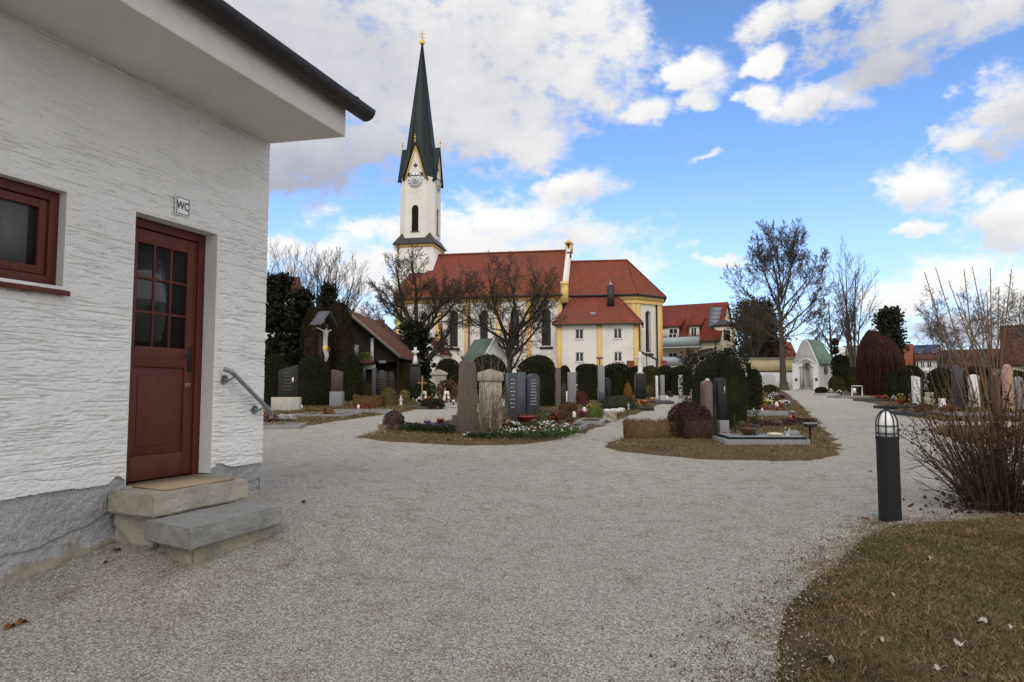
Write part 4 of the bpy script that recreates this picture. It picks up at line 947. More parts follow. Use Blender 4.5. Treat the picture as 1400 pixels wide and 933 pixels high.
PVG = M('solar_grey', (.14, .155, .18), (.11, .12, .145), scale=2, rough=.25, spec=.6)
GRILL = M('balcony_panel', (.36, .42, .44), (.30, .36, .385), scale=3, rough=.35)
def gable_house(root, x0, x1, y0, y1, zb, ze, zr, wallm, roofm, ov=.4, th=.2, axis='x', hole=None):
    """walls and gable roof; axis = ridge direction"""
    if axis == 'x':
        ym = (y0 + y1) / 2; s = (zr - ze) / (y1 - y0) * 2
        w = MB().poly((x0, y0, zb), (x1, y0, zb), (x1, y0, ze), (x0, y0, ze)) if not hole else wall(MB(), x0, x1, zb, ze, hole, .18, None, y0)
        w.poly((x0, y1, zb), (x1, y1, zb), (x1, y1, ze), (x0, y1, ze))
        for x in (x0, x1): w.poly((x, y0, zb), (x, y1, zb), (x, y1, ze), (x, ym, zr - .02), (x, y0, ze))
        r = MB().prism([(x0 - ov, y0 - ov, ze - s * ov), (x0 - ov, ym, zr), (x0 - ov, y1 + ov, ze - s * ov), (x0 - ov, y1 + ov, ze - s * ov + th), (x0 - ov, ym, zr + th * 1.2), (x0 - ov, y0 - ov, ze - s * ov + th)], (x1 - x0 + 2 * ov, 0, 0))
    else:
        xm = (x0 + x1) / 2; s = (zr - ze) / (x1 - x0) * 2
        w = MB()
        for y in (y0, y1): w.poly((x0, y, zb), (x1, y, zb), (x1, y, ze), (xm, y, zr - .02), (x0, y, ze))
        for x in (x0, x1): w.poly((x, y0, zb), (x, y1, zb), (x, y1, ze), (x, y0, ze))
        r = MB().prism([(x0 - ov, y0 - ov, ze - s * ov), (xm, y0 - ov, zr), (x1 + ov, y0 - ov, ze - s * ov), (x1 + ov, y0 - ov, ze - s * ov + th), (xm, y0 - ov, zr + th * 1.2), (x0 - ov, y0 - ov, ze - s * ov + th)], (0, y1 - y0 + 2 * ov, 0))
    w.build('wall', wallm, root); return r.build('roof', roofm, root)
def small_window(root, x0, x1, z0, z1, y, frame=WFR, mull=1):
    f = MB(); w = .08
    f.bb(x0, x0 + w, y - .03, y + .05, z0, z1).bb(x1 - w, x1, y - .03, y + .05, z0, z1).bb(x0 + w, x1 - w, y - .03, y + .05, z1 - w, z1).bb(x0 + w, x1 - w, y - .03, y + .05, z0, z0 + w)
    for k in range(mull):
        xm = x0 + (x1 - x0) * (k + 1) / (mull + 1); f.bb(xm - .04, xm + .04, y - .02, y + .04, z0 + w, z1 - w)
    o = f.build('window', frame, root); MB().poly((x0 + w, y, z0 + w), (x1 - w, y, z0 + w), (x1 - w, y, z1 - w), (x0 + w, y, z1 - w)).build('pane', LEAD, o); return o

# apartment house right of the church
AF = Frame(W(955, 531, 104) * [1, 1, 0], R(-30)); az0 = g(AF.o[0], AF.o[1]) - .3
ap_ = thing('apartment_house', 'cream apartment house with deep red roof, dormers, balconies and grey solar panels', 'house', (*AF.o[:2], 0), R(-30))
ax0, ax1 = AF.front(860, 500)[0], AF.front(984, 500)[0]
aze = AF.front(968, 463)[1]; hy = 5.4; azr = AF.front(985, 416, hy)[1]
aw = wall(MB(), ax0, ax1, az0, aze, [(AF.front(957, 490)[0], AF.front(963, 490)[0], [(AF.front(960, 492)[1], AF.front(960, 478)[1], False)]), (AF.front(964.5, 490)[0], AF.front(969, 490)[0], [(AF.front(960, 492)[1], AF.front(960, 478)[1], False)])], .18)
aw.poly((ax1, 0, az0), (ax1, 2 * hy, az0), (ax1, 2 * hy, aze), (ax1, hy, azr - .05), (ax1, 0, aze)); aw.poly((ax0, 0, az0), (ax0, 2 * hy, az0), (ax0, 2 * hy, aze), (ax0, hy, azr - .05), (ax0, 0, aze))
aw.build('wall', CREAM, ap_)
for a, b in ((957, 963), (964.5, 969)): small_window(ap_, AF.front(a, 490)[0], AF.front(b, 490)[0], AF.front(960, 492)[1], AF.front(960, 478)[1], .14)
ss = (azr - aze) / hy
ar = MB().prism([(ax0, -.5, aze - ss * .5), (ax0, hy, azr), (ax0, 2 * hy + .5, aze - ss * .5), (ax0, 2 * hy + .5, aze - ss * .5 + .22), (ax0, hy, azr + .28), (ax0, -.5, aze - ss * .5 + .22)], (ax1 - ax0 + .25, 0, 0)).build('roof', ROOFDR, ap_)
MB().tube([(ax0, -.6, aze - ss * .5 + .08), (ax1 + .2, -.6, aze - ss * .5 + .08)], .1, 8).tube([(AF.front(978.5, 480)[0], -.1, az0), (AF.front(978.5, 480)[0], -.1, aze - .2)], .07, 8).build('gutter', SHEET, ap_)
MB().bb(ax1 + .02, ax1 + .24, -.55, -.1, aze - ss * .5, aze).build('verge_board', SHEET, ap_)
def on_roof(px, py):                       # the point of the front roof slope seen at this pixel
    best = None
    for yy in np.arange(-.4, hy, .05):
        q = AF.front(px, py, yy); d = abs(q[1] - (aze + ss * yy + .22))
        if best is None or d < best[0]: best = (d, q[0], yy, q[1])
    return best[1:]
c = [on_roof(*q) for q in ((972, 421), (987, 421), (981, 449.5), (968, 449))]
pv = [np.array(q) for q in c]
for k in range(5):
    a, b = k / 5 + .01, (k + 1) / 5 - .01
    L0, L1 = pv[0] + (pv[3] - pv[0]) * a, pv[0] + (pv[3] - pv[0]) * b; R0, R1 = pv[1] + (pv[2] - pv[1]) * a, pv[1] + (pv[2] - pv[1]) * b
    MB().prism([L0, R0, R1, L1], (0, -.08, .10)).build('solar_panel', PVG, ap_)
for (pa, pb, pw) in ((902, 927.5, (914, 926)), (941.5, 955.5, (944, 952))):    # dormers
    x_a, x_b = AF.front(pa, 455)[0], AF.front(pb, 455)[0]
    zb_d, zt_d = AF.front(920, 462, .3)[1], AF.front(920, 446, .3)[1]; ztop_d = AF.front(935, 430, 2.5)[1]
    yb_ = (ztop_d - aze) / ss
    d_ = MB().bb(x_a, x_b, .3, yb_, zb_d - .5, zt_d)
    dd = d_.build('dormer', CREAM, ap_)
    MB().prism([(x_a - .35, 0, zt_d), (x_a - .35, yb_ + 1.2, ztop_d + .5), (x_a - .35, yb_ + 1.2, ztop_d + .2), (x_a - .35, 0, zt_d - .18)], (x_b - x_a + .7, 0, 0)).build('dormer_roof', ROOFDR, dd)
    MB().poly((x_b + .012, .3, zb_d), (x_b + .012, yb_, zt_d), (x_b + .012, .3, zt_d)).build('dormer_cheek', SHEET, dd)
    small_window(dd, AF.front(pw[0], 455)[0], AF.front(pw[1], 455)[0], zb_d, AF.front(920, 449.5, .3)[1], .26)
for py0, py1, pyf in ((461, 474, 475.5), (488, 500.5, 502.5)):                   # balconies
    xb_ = AF.front(954, 470, -1.6)[0] if py0 < 470 else AF.front(941, 490, -1.6)[0]
    z_t, z_b = AF.front(930, py0, -1.6)[1], AF.front(930, py1, -1.6)[1]
    bl = MB().bb(ax0, xb_, -1.6, 0, z_b - .2, z_b - .02).build('balcony', PLASTER, ap_)
    MB().bb(ax0, xb_, -1.65, -1.60, z_b, z_t).bb(xb_ - .05, xb_, -1.595, -.02, z_b, z_t).build('balustrade', GRILL, bl)
    small_window(ap_, AF.front(914, 480)[0], AF.front(926, 480)[0], z_b, z_b + 2.1, -.02)
MB().bb(ax0, AF.front(945, 508)[0], -.05, .4, az0, AF.front(930, 505)[1]).build('ground_floor_opening', LEAD, ap_)
# round stair bay on its gable
bx = ax1 + 1.3; bz = AF.front(990, 447, 2.5)[1]
by = MB().lathe([(1.9, az0), (1.9, bz)], (bx - 1.3, 2.8, 0), 16).build('stair_bay', CREAM, ap_)
MB().lathe([(2.15, bz), (2.15, bz + .15), (.1, bz + 1.2)], (bx - 1.3, 2.8, 0), 16).build('bay_roof', SHEET, by)
for py in (459, 483):
    z_ = AF.front(992, py, 2)[1]
    MB().box((bx - 1.3 + 1.9 * math.cos(R(-62)), 2.8 + 1.9 * math.sin(R(-62)), z_), (.9, .12, 1.5), R(28)).build('window', LEAD, by)

# cemetery wall, yellow above white
YF = Frame(W(1045, 531, 79) * [1, 1, 0], R(-4)); yz0 = g(YF.o[0], YF.o[1]) - .3
yw = thing('cemetery_wall', 'long low cemetery wall, pale yellow above and white below, behind the beech', 'wall', (*YF.o[:2], 0), R(-4))
wa, wb_ = YF.front(1008, 510)[0], YF.front(1092, 510)[0]; zA, zB = YF.front(1040, 491)[1], YF.front(1040, 509)[1]
MB().bb(wa, wb_, 0, .35, zB, zA).build('upper_wall', M('pale_yellow_plaster', (.68, .57, .33), (.62, .52, .30), scale=.8, rough=.9, dirt=(.52, .44, .28)), yw)
MB().bb(wa, wb_, -.08, .4, yz0, zB - .005).build('lower_wall', CHAPELW, yw)
MB().bb(wa, wb_, -.14, .5, zA + .004, zA + .13).build('coping', CONC, yw); MB().bb(wa, wb_, -.12, .02, zB, zB + .1).build('string_course', ROOFBR, yw)
# houses beyond
def far_house(label, px0, px1, pyr, pye, Y, roofm, wallm=PLASTER, depth=9, axis='x', rot=0, base=520):
    F_ = Frame(W((px0 + px1) / 2, 531, Y) * [1, 1, 0], rot); zb = 1.0
    root = thing('house', label, 'house', (*F_.o[:2], 0), rot)
    a, b = F_.front(px0, pye)[0], F_.front(px1, pye)[0]; z_e = F_.front((px0 + px1) / 2, pye)[1]; z_r = F_.front((px0 + px1) / 2, pyr, depth / 2)[1]
    if axis == 'y': z_r = F_.front((px0 + px1) / 2, pyr)[1]
    gable_house(root, a, b, 0, depth, zb, z_e, z_r, wallm, roofm, axis=axis); return root, F_, a, b, z_e, z_r
h1, F1, a, b, ze_, zr_ = far_house('low orange roofed house half hidden by the coppery weeping tree', 1152, 1244, 474, 508, 100, ROOFOR, PLASTER, 9, 'x', R(-32))
q = F1.front(1163, 488, 2); MB().prism([(q[0] - .9, 1.5, q[1] - 1.1), (q[0] + .9, 1.5, q[1] - 1.1), (q[0] + .9, 2.9, q[1] + 1.2), (q[0] - .9, 2.9, q[1] + 1.2)], (0, -.6, .25)).build('roof_window', PVG, h1)
MB().bb(F1.front(1151, 480)[0] - .4, F1.front(1153.5, 480)[0], -.3, 4.6, 1, F1.front(1152, 476, 3)[1]).build('fire_wall', PLASTER, h1)
h2, F2, a, b, ze_, zr_ = far_house('white house with violet blue solar panels on a brown roof', 1247, 1281, 474, 491, 104, ROOFBR, PLASTER, 8, 'x', R(-34))
za2, zb2 = F2.front(1265, 486, 1.2)[1], F2.front(1265, 475.5, 3.6)[1]
sl_ = (zr_ - ze_) / 4
for k in range(2): MB().prism([(a - .2 + (b - a + .4) * k / 2, 1.2, ze_ + sl_ * 1.2 + .25), (a - .25 + (b - a + .4) * (k + 1) / 2, 1.2, ze_ + sl_ * 1.2 + .25), (a - .25 + (b - a + .4) * (k + 1) / 2, 3.8, ze_ + sl_ * 3.8 + .25), (a - .2 + (b - a + .4) * k / 2, 3.8, ze_ + sl_ * 3.8 + .25)], (0, -.05, .1)).build('solar_panel', PV, h2)
for p, q in ((1249.5, 1256), (1258.5, 1264), (1267, 1274)): small_window(h2, F2.front(p, 495)[0], F2.front(q, 495)[0], F2.front(1260, 503)[1], F2.front(1260, 494)[1], -.03)
MB().bb(F2.front(1258.5, 495)[0], F2.front(1272, 495)[0], -.9, -.05, F2.front(1260, 509)[1] - .15, F2.front(1260, 509)[1]).build('balcony', PLASTER, h2)
MB().bb(F2.front(1258.5, 495)[0], F2.front(1272, 495)[0], -.95, -.9, F2.front(1260, 509)[1], F2.front(1260, 504)[1]).build('balustrade', WFR, h2)
h3, F3, a, b, ze_, zr_ = far_house('tall house with steep brown roof at the far right', 1372, 1440, 446, 496, 92, ROOFBR, PLASTER, 9, 'x', R(-38))
h4, *_ = far_house('small orange roofed house peeping out between beech and green roofed chapel', 1064, 1092, 470, 500, 96, ROOFOR, PLASTER, 7)
h5, F5, a, b, ze_, zr_ = far_house('far white gabled house with faded red roof above the dark yews', 352, 411, 379, 400, 120, ROOFOR, PLASTER, 10, 'x', R(24))
h6, *_ = far_house('low dark roofed house behind the leafless bush', 1286, 1366, 480, 502, 100, ROOFBR, PLASTER, 8, 'x', R(-37))

# funeral hall on the left, dark timber gable
HF = Frame(W(475, 531, 47) * [1, 1, 0], R(-4)); hz0 = g(HF.o[0], HF.o[1]) - .2
hall = thing('funeral_hall', 'dark timber funeral hall with brown tiled gable roof and white posts', 'hall', (*HF.o[:2], 0), R(-4))
hx1 = HF.front(540, 485)[0]; zH = HF.front(545, 487)[1]; zpkh = HF.front(473, 428)[1]; hx0 = -hx1
s_h = (zpkh - zH) / (hx1 + .3)
gw = MB()
ztr = HF.front(500, 495)[1]
gw.poly((hx0, .6, ztr), (hx1, .6, ztr), (hx1, .6, zH + .1), (0, .6, zpkh - .25), (hx0, .6, zH + .1))
gw.poly((hx1, .6, hz0), (hx1, 9, hz0), (hx1, 9, zH), (hx1, .6, zH)).poly((hx0, .6, hz0), (hx0, 9, hz0), (hx0, 9, zH), (hx0, .6, zH)).poly((hx0, 9, hz0), (hx1, 9, hz0), (hx1, 9, zH), (0, 9, zpkh), (hx0, 9, zH))
gw.poly((hx0, 1.6, hz0), (hx1, 1.6, hz0), (hx1, 1.6, ztr), (hx0, 1.6, ztr))
gw.build('wall', DWOOD, hall)
hr_ = MB().prism([(0, -.5, zpkh), (hx1 + .5, -.5, zpkh - s_h * (hx1 + .5)), (hx1 + .5, -.5, zpkh - s_h * (hx1 + .5) + .16), (0, -.5, zpkh + .2), (hx0 - .5, -.5, zpkh - s_h * (hx1 + .5) + .16), (hx0 - .5, -.5, zpkh - s_h * (hx1 + .5))], (0, 10.5, 0)).build('roof', ROOFBR, hall)
vb = MB()
for sg_ in (-1, 1): vb.prism([(0, -.56, zpkh + .22), (sg_ * (hx1 + .5), -.56, zpkh - s_h * (hx1 + .5) + .18), (sg_ * (hx1 + .5), -.56, zpkh - s_h * (hx1 + .5) - .06), (0, -.56, zpkh - .05)], (0, .05, 0))
vb.build('verge_board', M('grey_board', (.20, .17, .155), (.15, .13, .12), scale=4), hall)
MB().tube([(hx1 + .52, -.5, zpkh - s_h * (hx1 + .5) + .02), (hx1 + .52, 10, zpkh - s_h * (hx1 + .5) + .02)], .07, 8).build('gutter', SHEET, hall)
for pa, pb, pt, pbt in ((505, 509, 462, 494), (494.5, 498, 503, 525)): MB().bb(HF.front(pa, 480)[0], HF.front(pb, 480)[0], .3, .5, HF.front(500, pbt)[1] - (0 if pbt < 500 else .5), HF.front(500, pt)[1]).build('post', WWOOD, hall)
MB().bb(HF.front(478, 500)[0], HF.front(511, 500)[0], -.9, .59, ztr - .16, ztr - .002).build('balcony_ledge', ROOFBR, hall)
MB().bb(HF.front(494, 500)[0], HF.front(511, 500)[0], .31, .48, HF.front(500, 505)[1], ztr - .165).build('beam', WWOOD, hall)
MB().bb(HF.front(479, 480)[0], HF.front(487, 480)[0], .52, .59, HF.front(480, 487)[1], HF.front(480, 471)[1]).build('window', M('pale_curtained_glass', (.30, .31, .33), (.2, .21, .23), scale=3, rough=.3), hall)
MB().bb(HF.front(515, 500)[0], HF.front(525, 500)[0], .53, .595, ztr - .1, HF.front(480, 493)[1]).build('window', M('pale_curtained_glass', (.3, .3, .3)), hall)
MB().box((HF.front(518, 432, 6)[0], 6.5, HF.front(525, 447, 6)[1] + .15), (.55, .55, .9)).build('chimney', ROOFBR, hall)

# small white chapel with green copper roof, in front of the church
def copper_chapel(F_, label, w, dep, ze, zpk, zb, rot, curved, ymid):
    root = thing('cemetery_chapel', label, 'chapel', (*F_.o[:2], 0), rot)
    return root
KF = Frame(W(678, 531, 64) * [1, 1, 0], R(40)); kz = g(KF.o[0], KF.o[1]) - .3
k = thing('small_chapel', 'small white gabled chapel with mossy green copper roof in front of the church windows', 'chapel', (*KF.o[:2], 0), R(40))
kw = KF.front(693, 490)[0]; kze = KF.front(693, 490)[1]; kpk = KF.front(678, 462)[1]
kwl = MB()
kwl.poly((-kw, 0, kz), (kw, 0, kz), (kw, 0, kze), (0, 0, kpk), (-kw, 0, kze)).poly((-kw, 0, kz), (-kw, 3.2, kz), (-kw, 3.2, kze), (-kw, 0, kze)).poly((kw, 0, kz), (kw, 3.2, kz), (kw, 3.2, kze), (kw, 0, kze)).poly((-kw, 3.2, kz), (kw, 3.2, kz), (kw, 3.2, kze), (0, 3.2, kpk), (-kw, 3.2, kze))
kwl.build('wall', CHAPELW, k)
sk = (kpk - kze) / kw
MB().prism([(0, .12, kpk - .1), (kw + .3, .12, kze - sk * .3 - .1), (kw + .3, .12, kze - sk * .3), (0, .12, kpk + .0), (-kw - .3, .12, kze - sk * .3), (-kw - .3, .12, kze - sk * .3 - .1)], (0, 3.3, 0)).build('roof', COPPER, k)
MB().prism([(-kw - .06, -.05, kze - .1), (0, -.05, kpk - .02), (kw + .06, -.05, kze - .1), (kw + .06, -.05, kze + .14), (0, -.05, kpk + .22), (-kw - .06, -.05, kze + .14)], (0, .2, 0)).build('gable_parapet', CHAPELW, k)

# the white wayside chapel at the end of the path, curved gable
PROT = R(-54)
PF = Frame(W(1117.5, 531, 72) * [1, 1, 0], PROT); pz = g(PF.o[0], PF.o[1]) - .1   # origin: the corner of front and right side
cp = thing('path_chapel', 'white chapel with curved gable and green copper roof where the path ends', 'chapel', (*PF.o[:2], 0), PROT)
pw_ = -PF.front(1085, 515)[0]; pzp = PF.front(1101, 464)[1]; pze = PF.front(1117, 496)[1]; pzl = PF.front(1085, 497)[1]
pd = PF.side(1138, 510)[0]; pxm = -pw_ / 2
zl_ = (pze + pzl) / 2
half = pw_ / 2 + .12
curve = [(1, 0), (.95, .04), (.84, .15), (.70, .32), (.55, .52), (.40, .71), (.26, .86), (.12, .97)]
prof = [(pxm + half * c_, zl_ + (pzp - zl_) * t_) for c_, t_ in curve]; prof = prof + [(pxm - (x - pxm), z) for x, z in prof[::-1]]
# front with an arched recess
rw = (PF.front(1109.5, 510)[0] - PF.front(1096, 510)[0]) / 2; rc = (PF.front(1109.5, 510)[0] + PF.front(1096, 510)[0]) / 2; rz = PF.front(1103, 495.5)[1]; rb = pz + .35
pf = wall(MB(), pxm - half, pxm + half, pz - .2, zl_, [(rc - rw, rc + rw, [(rb, rz, True)])], .85)
n_ = len(prof)
pf.poly(*[(x, 0, z) for x, z in prof])
pf.prism([(x, 0, z) for x, z in prof], (0, .3, 0))
pf.poly((pxm + half, 0, pz - .2), (pxm + half, .3, pz - .2), (pxm + half, .3, zl_), (pxm + half, 0, zl_)).poly((pxm - half, 0, pz - .2), (pxm - half, .3, pz - .2), (pxm - half, .3, zl_), (pxm - half, 0, zl_))
pf.build('front_wall', CHAPELW, cp)
sd = MB().poly((0, .3, pz - .2), (0, pd, pz - .2), (0, pd, zl_), (0, .3, zl_)).poly((-pw_, .3, pz - .2), (-pw_, pd, pz - .2), (-pw_, pd, zl_), (-pw_, .3, zl_)).poly((-pw_, pd, pz - .2), (0, pd, pz - .2), (0, pd, zl_), (pxm, pd, pzp - .5), (-pw_, pd, zl_))
sd.build('side_wall', CHAPELW, cp)
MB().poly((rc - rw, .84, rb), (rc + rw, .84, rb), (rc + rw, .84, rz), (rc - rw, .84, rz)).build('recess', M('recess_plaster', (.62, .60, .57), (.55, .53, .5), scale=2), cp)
MB().bb(rc - rw - .3, rc + rw + .3, -.75, .84, pz - .1, rb - .18).bb(rc - rw - .1, rc + rw + .1, -.35, .84, rb - .178, rb).build('doorstep', CONC, cp)
for sx in (rc - rw, rc + rw): MB().bb(sx - .14, sx + .14, -.12, .2, rb, rz - rw).bb(sx - .2, sx + .2, -.16, .24, rz - rw, rz - rw + .14).build('pilaster', M('sandstone', (.46, .42, .36), (.38, .35, .3), scale=4), cp)
hm = [(rc + (rw + .55) * x, rz - .15 + .55 * z) for x, z in ((-1, 0), (-.8, .1), (-.55, .5), (-.25, .85), (0, .95), (.25, .85), (.55, .5), (.8, .1), (1, 0))]
MB().tube([(x, -.05, z) for x, z in hm], .07, 6).build('hood_mould', CHAPELW, cp)
MB().lathe([(.42, -.06), (.46, 0), (.42, .06)], (0, 0, 0), 20, cap=False).build('wreath', M('wreath_green', (.03, .04, .02), (.05, .05, .03), scale=20), cp).location = (rc, .70, rz - rw + .1)
bpy.data.objects['wreath'].rotation_euler = (math.pi / 2, 0, 0)
for sx in (rc - rw - .62, rc + rw + .55): MB().bb(sx - .1, sx + .1, -.12, -.003, rb + .72, rb + 1.0).build('wall_lantern', SHEET, cp)
oq = PF.side(1128.5, 506.5, 0)
t_ = np.linspace(0, 2 * math.pi, 21)[:-1]
ow = MB().prism([(.05, oq[0] + .52 * math.cos(q), oq[1] + .52 * math.sin(q)) for q in t_], (-.03, 0, 0)).build('round_window', CHAPELW, cp)
MB().prism([(.06, oq[0] + .4 * math.cos(q), oq[1] + .4 * math.sin(q)) for q in t_], (-.005, 0, 0)).build('pane', LEAD, ow)
MB().bb(.061, .075, oq[0] - .03, oq[0] + .03, oq[1] - .45, oq[1] + .45).build('glazing_bar', CHAPELW, ow)
MB().bb(0.0, .22, .3, pd + .1, zl_ - .16, zl_ + .03).build('eaves', SHEET, cp)
zpr = PF.front(1101, 465, .3)[1]
s_p = (zpr - zl_) / (pw_ / 2)
MB().prism([(pxm, .3, zpr), (.3, .3, zl_ - s_p * .1), (.3, .3, zl_ - s_p * .1 + .09), (pxm, .3, zpr + .09), (-pw_ - .3, .3, zl_ - s_p * .1 + .09), (-pw_ - .3, .3, zl_ - s_p * .1)], (0, pd - .1, 0)).build('roof', COPPER, cp)
# ---------------------------------------------------------------- trees, hedges, shrubs
def bark(name, a, b, **k): return M(name, a, b, scale=2.5, rough=.95, stretch=(3, 3, .5), bump=.5, spec=.1, **k)
BARK = bark('bark', (.060, .050, .040), (.095, .080, .065)); BARKD = bark('dark_bark', (.030, .025, .020), (.052, .043, .034)); BARKG = bark('grey_bark', (.10, .09, .075), (.15, .135, .115))
TWIG = M('twigs', (.065, .051, .040), (.105, .083, .065), scale=1.5, rough=.95, spec=.1); TWIGB = M('brown_twigs', (.075, .048, .035), (.11, .075, .055), scale=1.5, rough=.95, spec=.1)
def leafm(name, a, b, sc=1.2): return M(name, a, b, scale=sc, rough=.85, island=True, spec=.12)
YEW = leafm('yew_green', (.010, .012, .005), (.024, .025, .010)); YEWO = leafm('yew_olive', (.024, .022, .008), (.048, .040, .015)); YEWB = leafm('yew_brownish', (.045, .032, .014), (.075, .052, .022))
THUJA = leafm('thuja_brown', (.017, .014, .007), (.040, .026, .012)); DKFIR = leafm('fir_dark', (.010, .013, .007), (.024, .028, .014)); PINE = leafm('pine_needles', (.016, .024, .012), (.036, .046, .024)); PINEB = leafm('pine_brown', (.030, .024, .014), (.055, .042, .024))
COPPERY = M('coppery_twigs', (.044, .021, .016), (.070, .034, .026), scale=2, rough=.95, spec=.05, island=True)
def unit(v): return v / (math.sqrt(v[0] * v[0] + v[1] * v[1] + v[2] * v[2]) + 1e-9)
def cross(a, b): return np.array([a[1] * b[2] - a[2] * b[1], a[2] * b[0] - a[0] * b[2], a[0] * b[1] - a[1] * b[0]])
def grow(tk, tw, p, d, L, r, lv, S, side=None):
    """one branch and its children; S = per-level settings"""
    s = S[min(lv, len(S) - 1)]
    n = s.get('seg', 4); P = [p]; dd = d.copy()
    for k in range(n):
        dd = unit(dd + rng.normal(size=3) * s['wob'] + np.array([0, 0, s['up']]))
        p = p + dd * L / n; P.append(p)
    P = np.array(P); tip = s.get('tip', .35)
    rad = r * np.linspace(1, tip, n + 1)
    if lv >= 3: tw.twig(P, np.maximum(rad, S[0].get('rmin', .008)))
    else: (tk if lv <= S[0].get('trunk_to', 1) else tw).tube(P, np.maximum(rad, S[0].get('rmin', .008)), 8 if lv == 0 else 5, cap=False)
    if lv >= len(S) - 1: return
    nc = s['n']; t0 = s.get('t0', .3)
    ph = rng.random() * 6.28
    for c in range(nc):
        t = t0 + (1 - t0) * (c + rng.random() * .8) / nc
        t = min(t, .99); f = t * n; i = min(int(f), n - 1); q = P[i] + (P[i + 1] - P[i]) * (f - i)
        ax = unit(P[i + 1] - P[i]); ph += 2.4 + rng.normal() * .4
        ref = np.array([1.0, 0, 0]) if abs(ax[0]) < .8 else np.array([0, 1.0, 0])
        u = unit(cross(ax, ref)); v = cross(ax, u)
        a = s['ang'] * (1 + rng.normal() * .2) * (1 - .35 * t * s.get('close', 1))
        nd = ax * math.cos(a) + (u * math.cos(ph) + v * math.sin(ph)) * math.sin(a)
        LL = L * s['lr'] * (1 - s.get('fall', .45) * t) * (.75 + .5 * rng.random())
        grow(tk, tw, q, nd, LL, max(r * (1 + (tip - 1) * t) * s['rr'], S[0].get('rmin', .008)), lv + 1, S)
def bare_tree(label, name, px, py, Y, H, S, bark_m, twig_m, limbs, r0, group=None, cat='tree'):
    """limbs: [(start height share, lean x, lean y, length share, radius share)] growing from one foot"""
    x = W(px, py, Y)[0]; t = thing(name, label, cat, (x, Y, g(x, Y) - .15), 0, group)
    tk, tw = MB(), MB()
    for h0, lx, ly, ls, rs in limbs:
        grow(tk, tw, np.array([0, 0, h0 * H]), unit(np.array([lx, ly, 1.0])), H * ls, r0 * rs, 0, S)
    tk.lathe([(r0 * 1.7, -.1), (r0 * 1.25, .35), (r0, 1.0)], (0, 0, 0), 9, cap=False)
    tk.build('trunk', bark_m, t, smooth=True); tw.build('crown', twig_m, t)
    return t
BROAD = [dict(seg=7, wob=.07, up=.05, n=13, ang=.95, lr=.62, rr=.5, t0=.30, tip=.25, fall=.55, rmin=.017), dict(seg=6, wob=.12, up=.10, n=8, ang=.75, lr=.52, rr=.55, t0=.22), dict(seg=4, wob=.15, up=.10, n=8, ang=.65, lr=.52, rr=.6, t0=.15), dict(seg=3, wob=.15, up=.05, n=6, ang=.6, lr=.5, rr=.6, t0=.1), dict(seg=3, wob=.2, up=.05, n=0, ang=0, lr=0, rr=0)]
def tweak(S, **k): return [dict(s, **k) for s in S]
# two old trees before the church
SPREAD = [dict(seg=7, wob=.10, up=.05, n=9, ang=.85, lr=.55, rr=.5, t0=.30, tip=.3, fall=.4, rmin=.009), dict(seg=6, wob=.14, up=.06, n=8, ang=.8, lr=.52, rr=.5, t0=.15), dict(seg=4, wob=.18, up=.05, n=7, ang=.75, lr=.52, rr=.55, t0=.1), dict(seg=3, wob=.2, up=.0, n=5, ang=.7, lr=.55, rr=.6, t0=.1), dict(seg=2, wob=.25, up=0, n=0, ang=0, lr=0, rr=0)]
bare_tree('dark leafless tree with two diverging limbs before the nave, nearer the dark funeral hall', 'bare_tree', 568, 520, 60, 12.7, SPREAD, BARKD, TWIG, [(.0, -.06, 0, .50, 1.0), (.15, .95, .1, .40, .72), (.36, 1.1, .1, .42, .5), (.40, -1.3, .1, .44, .45), (.44, -.55, -.3, .46, .5), (.46, .15, .2, .47, .5), (.36, -1.6, -.4, .38, .36), (.44, .8, .5, .44, .4), (.42, -.9, .8, .44, .4), (.38, 1.5, -.3, .46, .4)], .40)
bare_tree('dark leafless tree with a rounded crown before the nave, beside the small green roofed chapel', 'bare_tree', 697, 520, 63, 13.1, SPREAD, BARKD, TWIG, [(.0, -.03, 0, .44, 1.0), (.26, -.35, .1, .56, .55), (.28, .42, 0, .54, .55), (.24, 1.2, .1, .42, .42), (.34, -1.1, -.1, .42, .42), (.40, .05, .2, .52, .5), (.38, 1.0, -.5, .44, .4), (.40, -.9, .6, .42, .4), (.34, 1.5, .4, .36, .3)], .34)
# the big beech by the wall
BEECH = [dict(seg=9, wob=.03, up=.06, n=9, ang=.85, lr=.50, rr=.42, t0=.40, tip=.18, fall=.45, rmin=.009, trunk_to=1), dict(seg=6, wob=.09, up=.08, n=7, ang=.7, lr=.50, rr=.5, t0=.25), dict(seg=4, wob=.13, up=.05, n=7, ang=.65, lr=.5, rr=.6, t0=.15), dict(seg=3, wob=.16, up=.05, n=6, ang=.55, lr=.5, rr=.6, t0=.1), dict(seg=2, wob=.2, up=.0, n=0, ang=0, lr=0, rr=0)]
bare_tree('tall leafless beech with a broad round crown in front of the yellow wall', 'beech_tree', 1072, 532, 71, 16.9, BEECH, BARK, TWIG, [(0, .01, 0, .68, 1.0), (.55, .35, .1, .42, .3), (.57, -.4, -.1, .41, .3), (.6, .05, .3, .39, .25)] + [(.38 + .026 * k, 1.25 * math.cos(2.4 * k + .3) * (1.2 - .085 * k), .9 * math.sin(2.4 * k + .3) * (1.2 - .085 * k), .41 - .010 * k, .30 - .015 * k) for k in range(11)] + [(.33, 1.9, .2, .30, .2), (.30, -1.8, .3, .26, .18)], .40)
